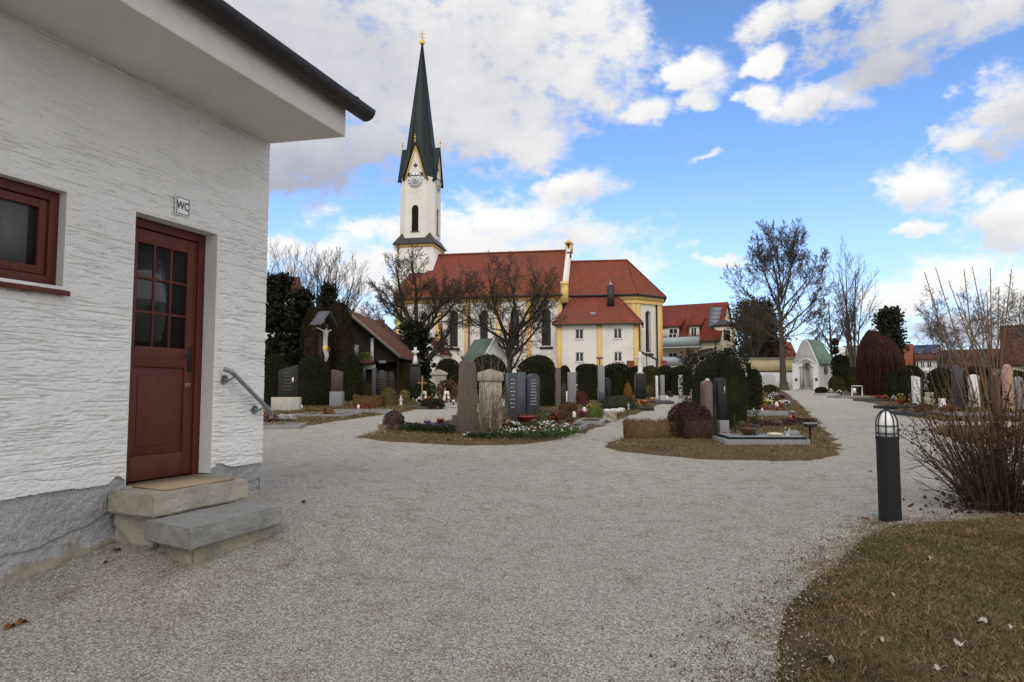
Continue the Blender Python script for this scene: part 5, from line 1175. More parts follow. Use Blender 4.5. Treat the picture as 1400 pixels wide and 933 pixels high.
bare_tree('smaller leafless tree spreading low branches behind the dark conifers by the yellow wall', 'bare_tree', 1030, 520, 86, 10.5, tweak(SPREAD), BARK, TWIG, [(0, 0, 0, .5, 1), (.3, -.5, 0, .6, .6), (.3, .5, 0, .55, .6), (.4, 0, .3, .6, .6)], .3)
UPR = [dict(seg=7, wob=.05, up=.06, n=10, ang=.55, lr=.42, rr=.4, t0=.30, tip=.2, fall=.5, rmin=.009), dict(seg=5, wob=.08, up=.10, n=7, ang=.5, lr=.45, rr=.55, t0=.2), dict(seg=3, wob=.12, up=.05, n=5, ang=.5, lr=.5, rr=.6, t0=.1), dict(seg=2, wob=.15, up=.05, n=0, ang=0, lr=0, rr=0)]
bare_tree('slim leafless tree of several upright stems behind the coppery weeping tree', 'bare_tree', 1168, 525, 66, 11.8, UPR, BARK, TWIG, [(0, -.10, 0, .95, .8), (0, .08, .05, 1.0, .8), (.05, .0, -.05, .98, .7), (.1, .22, .05, .72, .5), (.1, -.25, 0, .7, .5)], .2)
FAN = tweak(UPR); FAN[0] = dict(FAN[0], n=14, ang=.6, lr=.55, t0=.2)
bare_tree('leafless tree of upright fanning branches standing behind the crucifix', 'bare_tree', 447, 520, 66, 12.4, FAN, BARKD, TWIG, [(0, .02, 0, .8, 1), (.28, -.35, 0, .68, .6), (.28, .42, .1, .66, .6), (.32, .75, 0, .5, .4), (.3, .15, .3, .7, .6), (.34, -.12, .1, .66, .6)], .3)
bare_tree('leafless fan shaped tree behind the dark yews at the corner of the white building', 'bare_tree', 385, 515, 78, 14.2, FAN, BARKD, TWIG, [(0, .0, 0, .8, 1), (.25, -.4, 0, .72, .6), (.25, .4, .1, .72, .6), (.3, -.2, .3, .7, .5), (.3, .2, .1, .72, .5)], .3)
WEEP = [dict(seg=7, wob=.05, up=.05, n=16, ang=.85, lr=.42, rr=.4, t0=.3, tip=.2, fall=.5, rmin=.013), dict(seg=6, wob=.1, up=-.10, n=10, ang=.6, lr=.5, rr=.5, t0=.3), dict(seg=5, wob=.08, up=-.35, n=6, ang=.4, lr=.7, rr=.6, t0=.2), dict(seg=4, wob=.06, up=-.4, n=0, ang=0, lr=0, rr=0)]
bare_tree('reddish leafless birch with drooping twigs behind the white path chapel', 'birch_tree', 1141, 522, 84, 11.0, WEEP, BARK, TWIGB, [(0, 0, 0, 1, 1), (.4, -.5, 0, .5, .5), (.4, .5, .1, .5, .5)], .24)
UPR2 = tweak(SPREAD); UPR2[1] = dict(UPR2[1], n=6); UPR2[2] = dict(UPR2[2], n=5); UPR2[3] = dict(UPR2[3], n=4)
for lb, px, Y, H, m in (('leafless tree right behind the tall shoots of the big bush', 1318, 62, 8.6, TWIG), ('leafless tree behind the low dark roofed house', 1352, 78, 10.5, TWIGB), ('leafless tree at the right edge beside the tall orange roofed house', 1412, 66, 9.6, TWIG), ('brown leafless tree low behind the yews right of the solar house', 1290, 88, 8.4, TWIGB)):
    bare_tree(lb, 'bare_tree', px, 520, Y, H, UPR2, BARKG, m, [(0, 0, 0, .5, 1), (.25, -.4, 0, .66, .6), (.25, .4, 0, .64, .6), (.3, 0, .3, .7, .6)], .15)
bare_tree('little pollarded brown tree before the balconies of the cream house', 'bare_tree', 945, 520, 84, 4.6, SPREAD, BARKD, TWIGB, [(0, 0, 0, .5, 1), (.4, -.7, 0, .55, .6), (.4, .7, 0, .55, .6), (.4, 0, .3, .6, .6)], .14)

def conifer(label, px, pyb, Y, pyt, wpx, mat, name='conifer', loose=.35, size=.22, n=5200, cone=1.0, group=None, cat='tree', bot=.06, bk=None, nb=None):
    """evergreen: stem, whorls of boughs, clumps of needles with gaps"""
    x = W(px, 500, Y)[0]; z = g(x, Y); H = W(px, pyt, Y)[2] - z; rr = wpx * Y / FOC / 2
    t = thing(name, label, cat, (x, Y, z - .1), 0, group)
    tk = MB().tube([(0, 0, 0), (.03, 0, H * .5), (0, .02, H * .97)], [.05 * rr + .07, .03 * rr + .05, .02], 7)
    P = []; nb = nb or int(26 + H * 7)
    for b in range(nb):
        f = bot + (1 - bot) * rng.random() ** .9; a = rng.random() * 6.28
        prof = (1 - f) ** .75 * (1 - cone) + (1 - f) * cone if cone < 1.5 else 1
        if cone <= 0: prof = math.sqrt(max(0, 1 - (2 * f - .9) ** 2)) if f > .45 else .9
        L = rr * (.2 + .8 * prof) * (.6 + .55 * rng.random()) if cone > 0 else rr * prof * (.7 + .4 * rng.random())
        d = np.array([math.cos(a), math.sin(a), .1 + rng.normal() * .2])
        p0 = np.array([0, 0, f * H]); p1 = p0 + d * L * [1, 1, .6]
        tk.tube([p0, p0 + (p1 - p0) * .6 + [0, 0, .05], p1], [.03, .02, .01], 3, cap=False)
        k = max(4, int(n / nb)); s = rng.random(k) ** .6
        P.append(p0 + (p1 - p0) * s[:, None] + rng.normal(size=(k, 3)) * [loose * .8, loose * .8, loose * .45] * np.array(min(1.0, rr * .5)))
    tk.build('trunk', bk or BARKD, t); MB().leaves(np.vstack(P), size, asp=1.6).build('crown', mat, t)
    return t
conifer('dark fir with horizontal needle tufts behind the coppery weeping tree', 1216, 520, 70, 421, 52, PINE, 'pine_tree', .55, .26, 7000, .55, bot=.38, nb=34)
for lb, px, Y, pt, w, m in (('dark pine with see-through gaps left of the big beech', 1044, 92, 412, 54, PINEB), ('dark spreading pine next to the cream apartment house', 1023, 98, 414, 44, PINEB), ('lower dark pine between apartment house and beech trunk', 1052, 98, 425, 50, PINEB)):
    conifer(lb, px, 520, Y, pt, w, m, 'pine_tree', 1.1, .24, 5200, 0, bot=.28, cat='tree', nb=44)
conifer('narrow dark spruce just right of the white path chapel', 1143, 520, 76, 462, 17, PINEB, 'conifer', .4, .2, 2600, .8)
conifer('bushy dark fir under the two-limbed tree by the church', 568, 525, 55, 440, 58, DKFIR, 'conifer', .5, .26, 6500, .6)
for lb, px, Y, pt, w, m in (('tall black green yew tree hard against the corner of the white building', 376, 44, 378, 60, DKFIR), ('dark yew tree between the white building and the crucifix', 412, 47, 398, 52, DKFIR), ('dark ivy covered fir behind the crucifix post', 446, 58, 392, 40, DKFIR)):
    conifer(lb, px, 540, Y, pt, w, m, 'yew_tree', .55, .24, 9000, .35)
def hedge(label, px, pyb, wpx, pyt, mat, name='clipped_yew', n=None, size=None, box=.3, group=None, Y=None, ry=None, rough=.06, cat='shrub', top=.5):
    """clipped shrub: opaque heart and a skin of small leaves; box = share of the height that is straight"""
    q = GP(px, pyb) if Y is None else np.array([W(px, pyb, Y)[0], Y, 0])
    x, y = q[0], q[1]; z = g(x, y); d = y + wpx * y / FOC * .4
    y = d; x = W(px, 500, y)[0]; z = g(x, y)
    a = wpx * y / FOC / 2; b = ry or a; H = W(px, pyt, y)[2] - z
    size = size or max(.035, y * .0019); area = 2 * math.pi * (a + b) / 2 * H * 1.25
    n = n or int(min(14000, max(900, area / size ** 2 * 1.9)))
    th = rng.random(n) * 6.283; f = rng.random(n) ** .85
    def shape(f): return np.where(f < box, .90 + .10 * f / max(box, .01), np.sqrt(np.clip(1 - ((f - box) / (1 - box)) ** (2 + top * 2), 0, 1)) ** (1 - top * .4))
    # even cover on the top as well
    k = rng.random(n) < .35; f = np.where(k, 1 - (1 - box) * rng.random(n) ** 2 * .6, f)
    lump = (vn(th * 2.2 + 3, f * 4, int(px)) - .5) * rough * 2.2 + (vn(th * 6, f * 11, int(px) + 5) - .5) * rough
    r = shape(f) * (1 + lump) * (1 - .10 * rng.random(n) ** 2)
    P = np.stack([a * r * np.cos(th), b * r * np.sin(th), H * f * (1 + lump * .3)], -1)
    nr = np.stack([np.cos(th) / a, np.sin(th) / b, (f - .4).clip(0) * 2.2 / H], -1); nr /= np.linalg.norm(nr, axis=1)[:, None]
    o_ = rng.random(n) < .05; P[o_] *= 1 + .09 * rng.random((o_.sum(), 1)) * [1, 1, .6]
    fs = np.linspace(0, .985, 12); mb = MB()
    V = []; F = []; m = 16
    for i, ff in enumerate(fs):
        rr = float(shape(np.array([ff]))[0]) * (.93 - rough * 1.1)
        for j in range(m): V.append((a * rr * math.cos(j * 6.2832 / m), b * rr * math.sin(j * 6.2832 / m), H * ff * .96 - (.1 if i == 0 else 0)))
    for i in range(11):
        for j in range(m): F.append((i * m + j, i * m + (j + 1) % m, (i + 1) * m + (j + 1) % m, (i + 1) * m + j))
    F.append(tuple(range(11 * m, 12 * m)))
    mb.add(V, F); mb.leaves(P, size, nr, 1.3)
    o = mb.build(name, mat, None, (x, y, z)); return tag(o, label, cat, group)
GY_ = 'clipped yews between the graves'
hedge('rounded dark yew half hidden by the corner of the white building', 374, 557, 42, 487, YEW, box=.4)
hedge('big rounded dark yew beside the dark stele and white block', 427, 558, 60, 487, YEW, box=.22, top=.1)
hedge('narrow dark clipped yew behind the brown stele right of the big rounded yew', 478, 551, 36, 486, YEW, box=.5)
hedge('tall red brown thuja column behind the crucifix on its left', 432, 545, 40, 425, THUJA, 'thuja', box=.5, Y=41, rough=.1)
hedge('tall brown thuja between the crucifix and the dark hall', 462, 545, 42, 418, THUJA, 'thuja', box=.5, Y=43, rough=.1)
hedge('brownish clipped yew before the eave of the dark hall', 544, 543, 36, 491, YEWO, box=.5)
hedge('dome shaped yew between the pale monument and the church wall', 613, 542, 38, 492, YEW, box=.3)
hedge('dome shaped yew right behind the leafless bush and limestone stele', 667, 546, 54, 486, YEW, box=.3)
hedge('tall dome shaped yew right of the pair of dark granite steles', 734, 559, 58, 487, YEW, box=.4)
hedge('square topped yew right of the plain grey slab', 803, 549, 32, 499, YEW, box=.75, top=.9)
hedge('broad flat topped yew in front of the right half of the sacristy', 842, 547, 36, 498, YEW, box=.65, top=.8)
hedge('dark yew behind the small blue and white statue', 869, 541, 24, 502, YEW, box=.5)
hedge('brown edged yew under the stair canopy of the apse', 889, 542, 26, 501, YEWO, box=.45)
hedge('dome shaped yew by the last pilaster of the apse', 909, 540, 24, 501, YEW, box=.5)
hedge('dark yew at the far end of the middle path', 930, 541, 30, 502, YEW, box=.6)
hedge('small dark yew between square topped yew and tall dome yew', 772, 545, 16, 501, YEW, box=.6)
hedge('very large dark rounded yew filling the middle of the grave island', 983, 590, 100, 482, YEW, box=.40, rough=.17)
hedge('dark yew showing past the right side of the very large yew', 1031, 562, 20, 506, YEW, box=.5)
hedge('clipped thuja block touching the white path chapel', 1150, 534, 26, 487, YEW, 'thuja', box=.6)
hedge('olive rounded shrub in front of the thuja by the path chapel', 1143, 536, 22, 515, YEWO, 'shrub', box=.2)
hedge('loose green shrub right of the thuja by the path chapel', 1166, 538, 16, 503, YEWO, 'shrub', box=.5, rough=.15)
hedge('dark yew under the right side of the coppery weeping tree', 1222, 548, 26, 508, YEW, box=.4)
hedge('dark dome yew behind the tall whitish stele', 1245, 553, 34, 501, YEW, box=.45)
hedge('dark round yew right of the vase, near the leafless bush', 1286, 555, 36, 504, YEW, box=.45)
hedge('dark yew seen through the stems of the big leafless bush', 1335, 556, 40, 503, YEW, box=.45)
hedge('dark yew at the right edge behind the big leafless bush', 1385, 556, 46, 508, YEW, box=.45)
hedge('golden brown little thuja at the edge of the middle path', 858, 552, 12, 524, leafm('golden_thuja', (.12, .055, .015), (.19, .10, .025)), 'thuja', box=.2, top=.1)
hedge('golden drooping thuja at the right side of the very large yew', 1038, 556, 13, 524, leafm('gold_green', (.15, .10, .02), (.22, .15, .03)), 'thuja', box=.1, top=0)
# balls and low shrubs
hedge('clipped ball of olive brown boxwood beside the black stele', 532, 557, 23, 531, leafm('box_olive', (.085, .070, .024), (.14, .11, .04)), 'box_ball', box=.15)
hedge('smaller pale clipped ball next to the olive brown boxwood ball', 553, 556, 16, 534, leafm('box_pale', (.11, .095, .04), (.17, .14, .06)), 'box_ball', box=.15)
hedge('loose green shrub below the balcony of the dark hall', 500, 548, 22, 524, YEWO, 'shrub', box=.2)
hedge('purplish heather mound at the left tip of the middle grave island', 539, 592, 30, 563, leafm('heather_mound', (.060, .034, .036), (.11, .066, .058)), 'heather_shrub', box=.2, rough=.1)
hedge('dark purple brown shrub left of the pinkish stele', 940, 604, 58, 552, leafm('barberry', (.030, .016, .015), (.058, .030, .026)), 'barberry_shrub', box=.25, rough=.12)
hedge('spreading dark juniper on the grave below the square topped yew', 845, 563, 50, 542, leafm('juniper', (.030, .034, .020), (.055, .058, .034)), 'juniper', box=.1, rough=.14)
hedge('dark low shrub between the wreath of leaves and the path', 592, 560, 34, 545, YEW, 'shrub', box=.2)
hedge('greyish green cushion plant beside the red bowl', 745, 583, 26, 559, leafm('grey_green', (.075, .078, .04), (.13, .13, .07)), 'cushion_plant', box=.1, rough=.16)
hedge('red leaved shrub by the square topped yew', 792, 556, 26, 537, leafm('red_leaves', (.085, .022, .016), (.14, .036, .024)), 'red_shrub', box=.1, rough=.16)
hedge('bright green shrublet at the curb of the grave beside the middle path', 814, 575, 20, 556, leafm('fresh_green', (.085, .11, .025), (.14, .17, .045)), 'green_shrub', box=.1, rough=.16)
hedge('brown heather on the grave before the plain grey slab', 776, 569, 26, 551, leafm('brown_heather', (.065, .034, .022), (.10, .055, .034)), 'heather_shrub', box=.1, rough=.14)
hedge('dark clump of shrub left of the white path to the chapel', 1052, 543, 22, 527, YEWO, 'shrub', box=.1, rough=.14)
hedge('low dark shrub at the right foot of the path chapel', 1122, 538, 16, 530, YEW, 'shrub', box=.2)
hedge('reddish brown ground shrub on the grave beside the vase', 1262, 563, 26, 553, leafm('brown_heather', (.1, .1, .1), (.1, .1, .1)), 'heather_shrub', box=.1)
# box-shaped hedges
def low_hedge(label, px0, px1, pyb, pyt, depth, mat, rot=0, name='low_hedge', size=None, upright=False):
    q = GP((px0 + px1) / 2, pyb); x, y = q[0], q[1]; w = (px1 - px0) * y / FOC; z = g(x, y); h = W(px0, pyt, y)[2] - z
    size = size or .03; n = int(min(12000, (w * h * 2 + w * depth + depth * h * 2) / size ** 2 * 1.6))
    P = np.stack([(rng.random(n) - .5) * w, rng.random(n) * depth, rng.random(n) * h], -1)
    s = rng.integers(0, 5, n)
    P[s == 0, 1] *= .1; P[s == 1, 2] = h * (1 - .12 * rng.random((s == 1).sum())); P[s == 2, 0] = -w / 2 + .04 * rng.random((s == 2).sum()); P[s == 3, 0] = w / 2 - .04 * rng.random((s == 3).sum())
    P += rng.normal(size=P.shape) * [.015, .015, .02]; P[:, 2] += (vn(P[:, 0] * 5, P[:, 1] * 5, 3) - .5) * .08 * (P[:, 2] / h)
    mb = MB().box((0, depth / 2, h * .46 - .03), (w * .95, depth * .9, h * .92 + .06))
    if upright:
        d = rng.normal(size=(n, 3)) * [.25, .25, .1] + [0, 0, 1]; a = rng.normal(size=(n, 3)) * [1, 1, 0]; a /= np.linalg.norm(a, axis=1)[:, None]
        V = np.stack([P - a * .005, P + a * .005, P + d * .09], 1).reshape(-1, 3); mb.add(V, np.arange(3 * n).reshape(-1, 3))
    else: mb.leaves(P, size, asp=1.4)
    return tag(mb.build(name, mat, None, (x, y, z), rot), label, 'hedge')
low_hedge('low tan coloured clipped hedge at the left front of the right grave island', 858, 936, 603, 577, .55, leafm('tan_hedge', (.11, .074, .042), (.18, .12, .066)), upright=True)
low_hedge('low dark purple brown hedge continuing the tan hedge up to the pinkish stele', 937, 981, 605, 573, .5, leafm('dark_purple_hedge', (.04, .024, .02), (.07, .042, .032)), upright=True)
low_hedge('low reddish brown hedge behind the left grave borders', 482, 522, 560, 541, .7, leafm('russet_hedge', (.095, .058, .026), (.14, .085, .038)), size=.05)
low_hedge('low clipped box hedge at the foot of the white cross pedestal', 872, 897, 545, 527, .9, leafm('olive_box_hedge', (.055, .042, .02), (.085, .064, .03)), size=.07)
# coppery weeping tree: a dome of hanging twigs
def weeping(label, px, Y, wpx, pyt):
    x = W(px, 500, Y)[0]; z = g(x, Y); a = wpx * Y / FOC / 2; H = W(px, pyt, Y)[2] - z
    t = thing('weeping_beech', label, 'tree', (x, Y, z), 0)
    tk = MB().tube([(0, 0, -.1), (.1, 0, H * .5), (-.3, 0, H * .9)], [.22, .16, .06], 8)
    V = []; tw = MB()
    for k in range(2600):
        th = rng.random() * 6.28; r = math.sqrt(rng.random())
        cx0 = -.32 * a if rng.random() < .45 else .12 * a
        hh = H * (1.0 if cx0 < 0 else .90) * math.sqrt(max(.05, 1 - .55 * r * r)); rr = a * (.62 if cx0 < 0 else .85) * r
        top = np.array([cx0 + rr * math.cos(th), rr * math.sin(th), hh + rng.normal() * .08])
        out = np.array([math.cos(th), math.sin(th), 0]) * .10
        L = min(hh - .1, H * (.35 + .6 * rng.random()))
        tw.tube([top, top + out - [0, 0, .15], top + out * 2 + rng.normal(size=3) * .04 - [0, 0, L * .5], top + out * 2.2 + rng.normal(size=3) * .08 - [0, 0, L]], [.02, .018, .014, .008], 3, cap=False)
    for k in range(26):
        th = rng.random() * 6.28; e = np.array([a * .7 * math.cos(th), a * .7 * math.sin(th), H * .78]); tk.tube([(0, 0, H * .45), e * .5 + np.array([0, 0, H * .48]), e], [.07, .05, .02], 4, cap=False)
    tk.build('trunk', BARKD, t); tw.build('crown', COPPERY, t)
weeping('coppery brown weeping tree like a hanging dome right of the path', 1203, 50, 57, 452)

# ---------------------------------------------------------------- leafless bushes
STEM = M('old_stems', (.055, .034, .025), (.09, .058, .042), scale=6, rough=.9, spec=.1); SHOOT = M('tan_shoots', (.13, .078, .046), (.19, .12, .074), scale=3, rough=.8, spec=.15); STEMG = M('grey_stems', (.125, .098, .072), (.19, .15, .115), scale=4, rough=.9, spec=.1)
DEADL = M('dead_leaves', (.045, .024, .018), (.08, .042, .028), scale=8, rough=.9, island=True)
def stems(mb, n, base_r, H, lean, r0, seg=6, twigs=4, wob=.06, up=.03, tl=.35, tr=.35, h0=0, lo=.6, tips=None):
    for k in range(n):
        a = rng.random() * 6.28; b = base_r * math.sqrt(rng.random()); ln = lean * (rng.random() ** .7)
        p = np.array([b * math.cos(a), b * math.sin(a), h0]); d = unit(np.array([math.cos(a) * ln, math.sin(a) * ln, 1.0]))
        L = H * (lo + (1 - lo) * rng.random()); P = [p]
        for s in range(seg):
            d = unit(d + rng.normal(size=3) * wob + [0, 0, up]); p = p + d * L / seg; P.append(p)
        mb.tube(P, r0 * (.7 + .6 * rng.random()) * np.linspace(1, .35, seg + 1), 5, cap=False)
        if tips is not None: tips.extend(P[seg // 2:])
        for q in range(twigs):
            i = 1 + int(rng.random() * (seg - 1)); e = unit(P[i + 1 if i < seg else i] - P[i - 1]) + rng.normal(size=3) * .7
            e = unit(e); l = L * tl * (.4 + .8 * rng.random()); p1 = P[i] + e * l * .5; p2 = p1 + unit(e + rng.normal(size=3) * .3 + [0, 0, .15]) * l * .5
            mb.tube([P[i], p1, p2], [r0 * tr, r0 * tr * .8, r0 * tr * .4], 3, cap=False)
            if tips is not None: tips.extend([p1, p2])
    return mb
bq = GP(1368, 704); bp = (bq[0] + .22, bq[1] + .25, g(bq[0], bq[1]) - .03)
bush = thing('leafless_bush', 'big leafless bush of dark stems and long tan shoots at the right edge', 'bush', bp)
tips = []
sb_ = MB(); stems(sb_, 140, .34, 1.55, .66, .010, 7, 8, .11, -.005, .36, .36, tips=tips, lo=.45)
stems(sb_, 36, .34, .75, 1.1, .007, 6, 6, .15, -.05, .4, .45)
sb_.build('stems', STEM, bush)
sh_ = MB(); stems(sh_, 60, .34, 2.0, .62, .0068, 9, 2, .03, .02, .2, .35, lo=.6)
for k, (px, py) in enumerate(((1264, 372), (1279, 366), (1318, 368), (1329, 364), (1354, 366), (1383, 368), (1297, 384), (1349, 398), (1366, 392), (1340, 395), (1308, 400))):
    top = W(px, py, bp[1] + rng.normal() * .15) - np.array(bp); st0 = np.array([top[0] * .30, rng.normal() * .1, .55 + rng.random() * .3])
    m1 = st0 + (top - st0) * .5 + rng.normal(size=3) * .03 + np.array([-top[0] * .04, 0, 0])
    pts = [st0 * [.55, .6, 0.02], st0, st0 + (m1 - st0) * .6, m1, m1 + (top - m1) * .5, top]
    sh_.tube(pts, [.010, .009, .008, .007, .0055, .0035], 6, cap=False)
    for q in range(26):
        f = .25 + .75 * q / 26; i = f * 4.99; j = int(i); c = np.array(pts[j]) + (np.array(pts[j + 1]) - np.array(pts[j])) * (i - j)
        e = unit(np.array([(-1) ** q, rng.normal() * .6, .8])); sh_.tube([c, c + e * .022], [.004, .002], 3, cap=False)
sh_.build('shoots', SHOOT, bush)
tp = np.array(tips); tp = tp[(tp[:, 2] > .6) & (tp[:, 2] < 1.35)]
k = rng.integers(0, len(tp), 950); MB().leaves(tp[k] + rng.normal(size=(950, 3)) * .05, .036, asp=1.5).leaves(np.stack([rng.normal(size=500) * .35, rng.normal(size=500) * .3, .03 + .12 * rng.random(500) ** 2], -1), .05, asp=1.3).build('dead_leaves', DEADL, bush)
iq = GP(668, 601); lb_ = thing('leafless_shrub', 'grey leafless shrub with thin branching stems standing before the limestone stele', 'bush', (iq[0] - .05, iq[1] + .1, g(iq[0], iq[1])))
mm = MB(); stems(mm, 30, .22, 1.45, .75, .0105, 7, 7, .09, .03, .42, .5, lo=.5); stems(mm, 12, .2, 2.3, .32, .0085, 8, 6, .06, .02, .35, .45, lo=.7); mm.build('stems', STEMG, lb_)
low_hedge('tall dark hedge at the back of the graves running left behind the white building', -330, 371, 541, 478, 1.6, YEW, name='tall_hedge', size=.16)
# ---------------------------------------------------------------- graves
def granite(name, a, b, rough=.35, dirt=None, **k): return M(name, a, b, scale=14, rough=rough, spec=.3, dirt=dirt, fine=.35, **k)
GBLACK = granite('black_granite', (.010, .010, .010), (.018, .018, .018), .32); GDK = granite('dark_granite', (.042, .044, .050), (.070, .073, .082), .22)
GGREY = granite('grey_granite', (.20, .20, .205), (.27, .27, .275), .5); GPINK = granite('pinkish_granite', (.12, .075, .068), (.17, .11, .10), .3); GLIGHT = granite('pale_granite', (.36, .36, .35), (.44, .44, .43), .6)
GBROWN = granite('brown_granite', (.060, .045, .038), (.09, .07, .06), .25)
LIME = M('limestone', (.44, .40, .33), (.34, .305, .245), scale=3, rough=.95, bump=.6, bscale=26, dirt=(.15, .135, .11), fine=.3)
ROUGHST = M('rough_gneiss', (.105, .085, .070), (.155, .13, .11), scale=6, rough=.95, bump=1, bscale=22, fine=.4, stretch=(2, 2, .5))
WHITEST = M('white_marble', (.72, .71, .69), (.60, .59, .57), scale=5, rough=.6, dirt=(.45, .44, .41)); CURBG = M('curb_concrete', (.27, .275, .28), (.21, .213, .218), scale=6, rough=.85, bump=.3, dirt=(.15, .15, .145), fine=.25)
BRONZE = M('bronze_lettering', (.24, .14, .06), (.17, .10, .045), scale=20, rough=.4, metal=.6); SOIL = M('grave_soil', (.040, .028, .019), (.065, .046, .032), scale=9, rough=1, bump=1, bscale=50, spec=.05)
TERRA = M('terracotta', (.30, .085, .045), (.24, .065, .036), scale=8, rough=.7); REDGL = M('red_candle_glass', (.20, .012, .010), (.15, .01, .008), scale=5, rough=.2, spec=.5); WAX = M('white_wax', (.75, .74, .70), (.68, .66, .62), rough=.5)
def spot(px, pyb, dy=0):
    q = GP(px, pyb); y = q[1] + dy; x = W(px, pyb, y)[0] if dy else q[0]; return np.array([x, y, g(x, y)])
def stele(label, px0, px1, pyb, pyt, mat, dep=.18, shape='flat', base=None, rot=0, script=None, name='gravestone', cat='gravestone', inlay=None, Y=None, group=None, crown=.22):
    pm = (px0 + px1) / 2
    q = spot(pm, pyb) if Y is None else np.array([W(pm, pyb, Y)[0], Y, g(W(pm, pyb, Y)[0], Y)])
    w = (px1 - px0) * q[1] / FOC; h = W(pm, pyt, q[1])[2] - q[2]
    hasp = base or script or inlay
    t = thing(name, label, cat, q, rot, group) if hasp else None
    b = 0
    if base:
        bh, bw, bm = base; bh = bh * h; b = bh
        MB().bb(-w * bw / 2, w * bw / 2, -dep * bw * .2 - .04, dep * 1.2 + .04, -.12, bh).build('plinth', bm, t, bevel=.008)
    x0, x1 = -w / 2, w / 2; z0 = b - (0 if base else .12) + (.001 if base else 0)
    if shape == 'flat': pr = [(x0, z0), (x1, z0), (x1, h), (x0, h)]
    elif shape == 'round':
        r = w / 2; k = h * crown; pr = [(x0, z0), (x1, z0)] + [(r * math.cos(a), h - k + k * math.sin(a)) for a in np.linspace(0, math.pi, 13)]
    elif shape == 'gable': pr = [(x0, z0), (x1, z0), (x1, h - w * .2), (0, h), (x0, h - w * .2)]
    elif shape == 'slant': pr = [(x0, z0), (x1, z0), (x1, h), (x0, h - w * .28)]
    elif shape == 'slantl': pr = [(x0, z0), (x1, z0), (x1, h - w * .25), (x0, h)]
    elif shape == 'shoulder': pr = [(x0, z0), (x1, z0), (x1, h * .86), (x1 - w * .15, h * .90), (x1 - w * .2, h * .97), (0, h), (x0 + w * .2, h * .97), (x0 + w * .15, h * .90), (x0, h * .86)]
    elif shape == 'rough':
        k = 22; zz = np.linspace(z0, h, k); L = [(x0 * (1 - .22 * (z / h) ** 1.5) + rng.normal() * .012, z) for z in zz]; Rr = [(x1 * (1 - .30 * (z / h) ** 2) + rng.normal() * .012, z) for z in zz[::-1]]
        pr = L + [(x0 * .4, h + .05), (x1 * .2, h + .02)] + Rr
    mb = MB().prism([(x, 0, z) for x, z in pr], (0, dep, 0))
    if t is None:
        return tag(mb.build(name, mat, None, q, rot, bevel=.01), label, cat, group)
    mb.build('slab', mat, t, bevel=.008)
    if script:
        sm, n, ca, cb, wf = script; s = MB()
        for i in range(n):
            zz = h * (cb - (cb - ca) * i / max(1, n - 1)); l = w * wf * (.55 + .45 * rng.random()); k = int(max(2, l / .055)); xx = -l / 2
            for j in range(k): s.bb(xx + l * j / k, xx + l * (j + .72) / k, -.006, .002, zz, zz + .028 * (1 + .3 * rng.random()))
        o = s.build('lettering', sm, t)
    if inlay: inlay(t, w, h, dep)
    return t
def candle_on(t, x, y, z, m=None, h=.14, r=.045):
    MB().lathe([(r, 0), (r, h * .8), (r * .6, h * .95), (r * .5, h)], (x, y, z), 10).build('candle', m or WAX, t)
def cap(mt, hh, over, peak=0):
    def f(t, w, h, dep):
        o = over
        if peak: MB().prism([(-w / 2 - o, -o, h), (w / 2 + o, -o, h), (w / 2 + o, -o, h + hh), (0, -o, h + hh + peak), (-w / 2 - o, -o, h + hh)], (0, dep + 2 * o, 0)).build('capstone', mt, t, bevel=.012)
        else: MB().bb(-w / 2 - o, w / 2 + o, -o, dep + o, h, h + hh).build('capstone', mt, t, bevel=.01)
    return f
def relief(m, fz=.72, s=.3):
    def f(t, w, h, dep):
        z = h * fz; MB().bb(-.012, .012, -.02, .002, z - s * .6, z + s * .4).bb(-s * .28, -.013, -.02, .002, z + s * .1, z + s * .16).bb(.013, s * .28, -.02, .002, z + s * .1, z + s * .16).build('cross_ornament', m, t)
    return f
# left row
stele('dark stele with slanted top and bronze lettering left of the big rounded yew', 380, 405, 563, 499, GBLACK, .25, 'slant', None, R(8), (BRONZE, 6, .45, .82, .6), inlay=lambda t, w, h, d: MB().lathe([(.03, 0), (.05, .1), (.02, .22)], (w * .28, -.05, h * .62), 8).build('white_figure', WHITEST, t))
wb2 = spot(391, 563, -.5)
tag(MB().bb(-.55, .55, -.2, .25, -.1, .60).build('stone_block', M('cream_stone', (.48, .46, .41), (.40, .38, .34), scale=5, dirt=(.30, .28, .25)), None, wb2, R(6), bevel=.012), 'low white rectangular stone block in front of the slanted dark stele', 'stone block')
stele('brown stele with bronze lettering and grey plinth right of the big rounded yew', 452, 467, 558, 505, GBROWN, .25, 'slantl', (.42, 1.15, GGREY), 0, (BRONZE, 6, .55, .85, .6))
stele('tall thin dark grey stele seen edge on beside the boxwood ball', 508, 513, 554, 503, GDK, .2, 'flat')
stele('wide black stele with bronze lettering by the boxwood ball', 514, 528, 553, 506, GBLACK, .22, 'gable', None, 0, (BRONZE, 7, .35, .85, .7))
stele('black stele with pale ornate lettering behind the boxwood ball', 529, 538, 549, 508, GBLACK, .22, 'round', None, 0, (BRONZE, 7, .3, .85, .8))
stele('small light grey stone slab standing at the left of the boxwood ball', 513, 520, 557, 544, GLIGHT, .08, 'flat')
stele('small squat tan stone on the left grave with red flowers', 501, 508, 557, 549, LIME, .3, 'round')
stele('dark stele at the balcony of the hall', 487, 499, 548, 506, GBLACK, .22, 'flat', None, 0, (BRONZE, 5, .4, .8, .7))
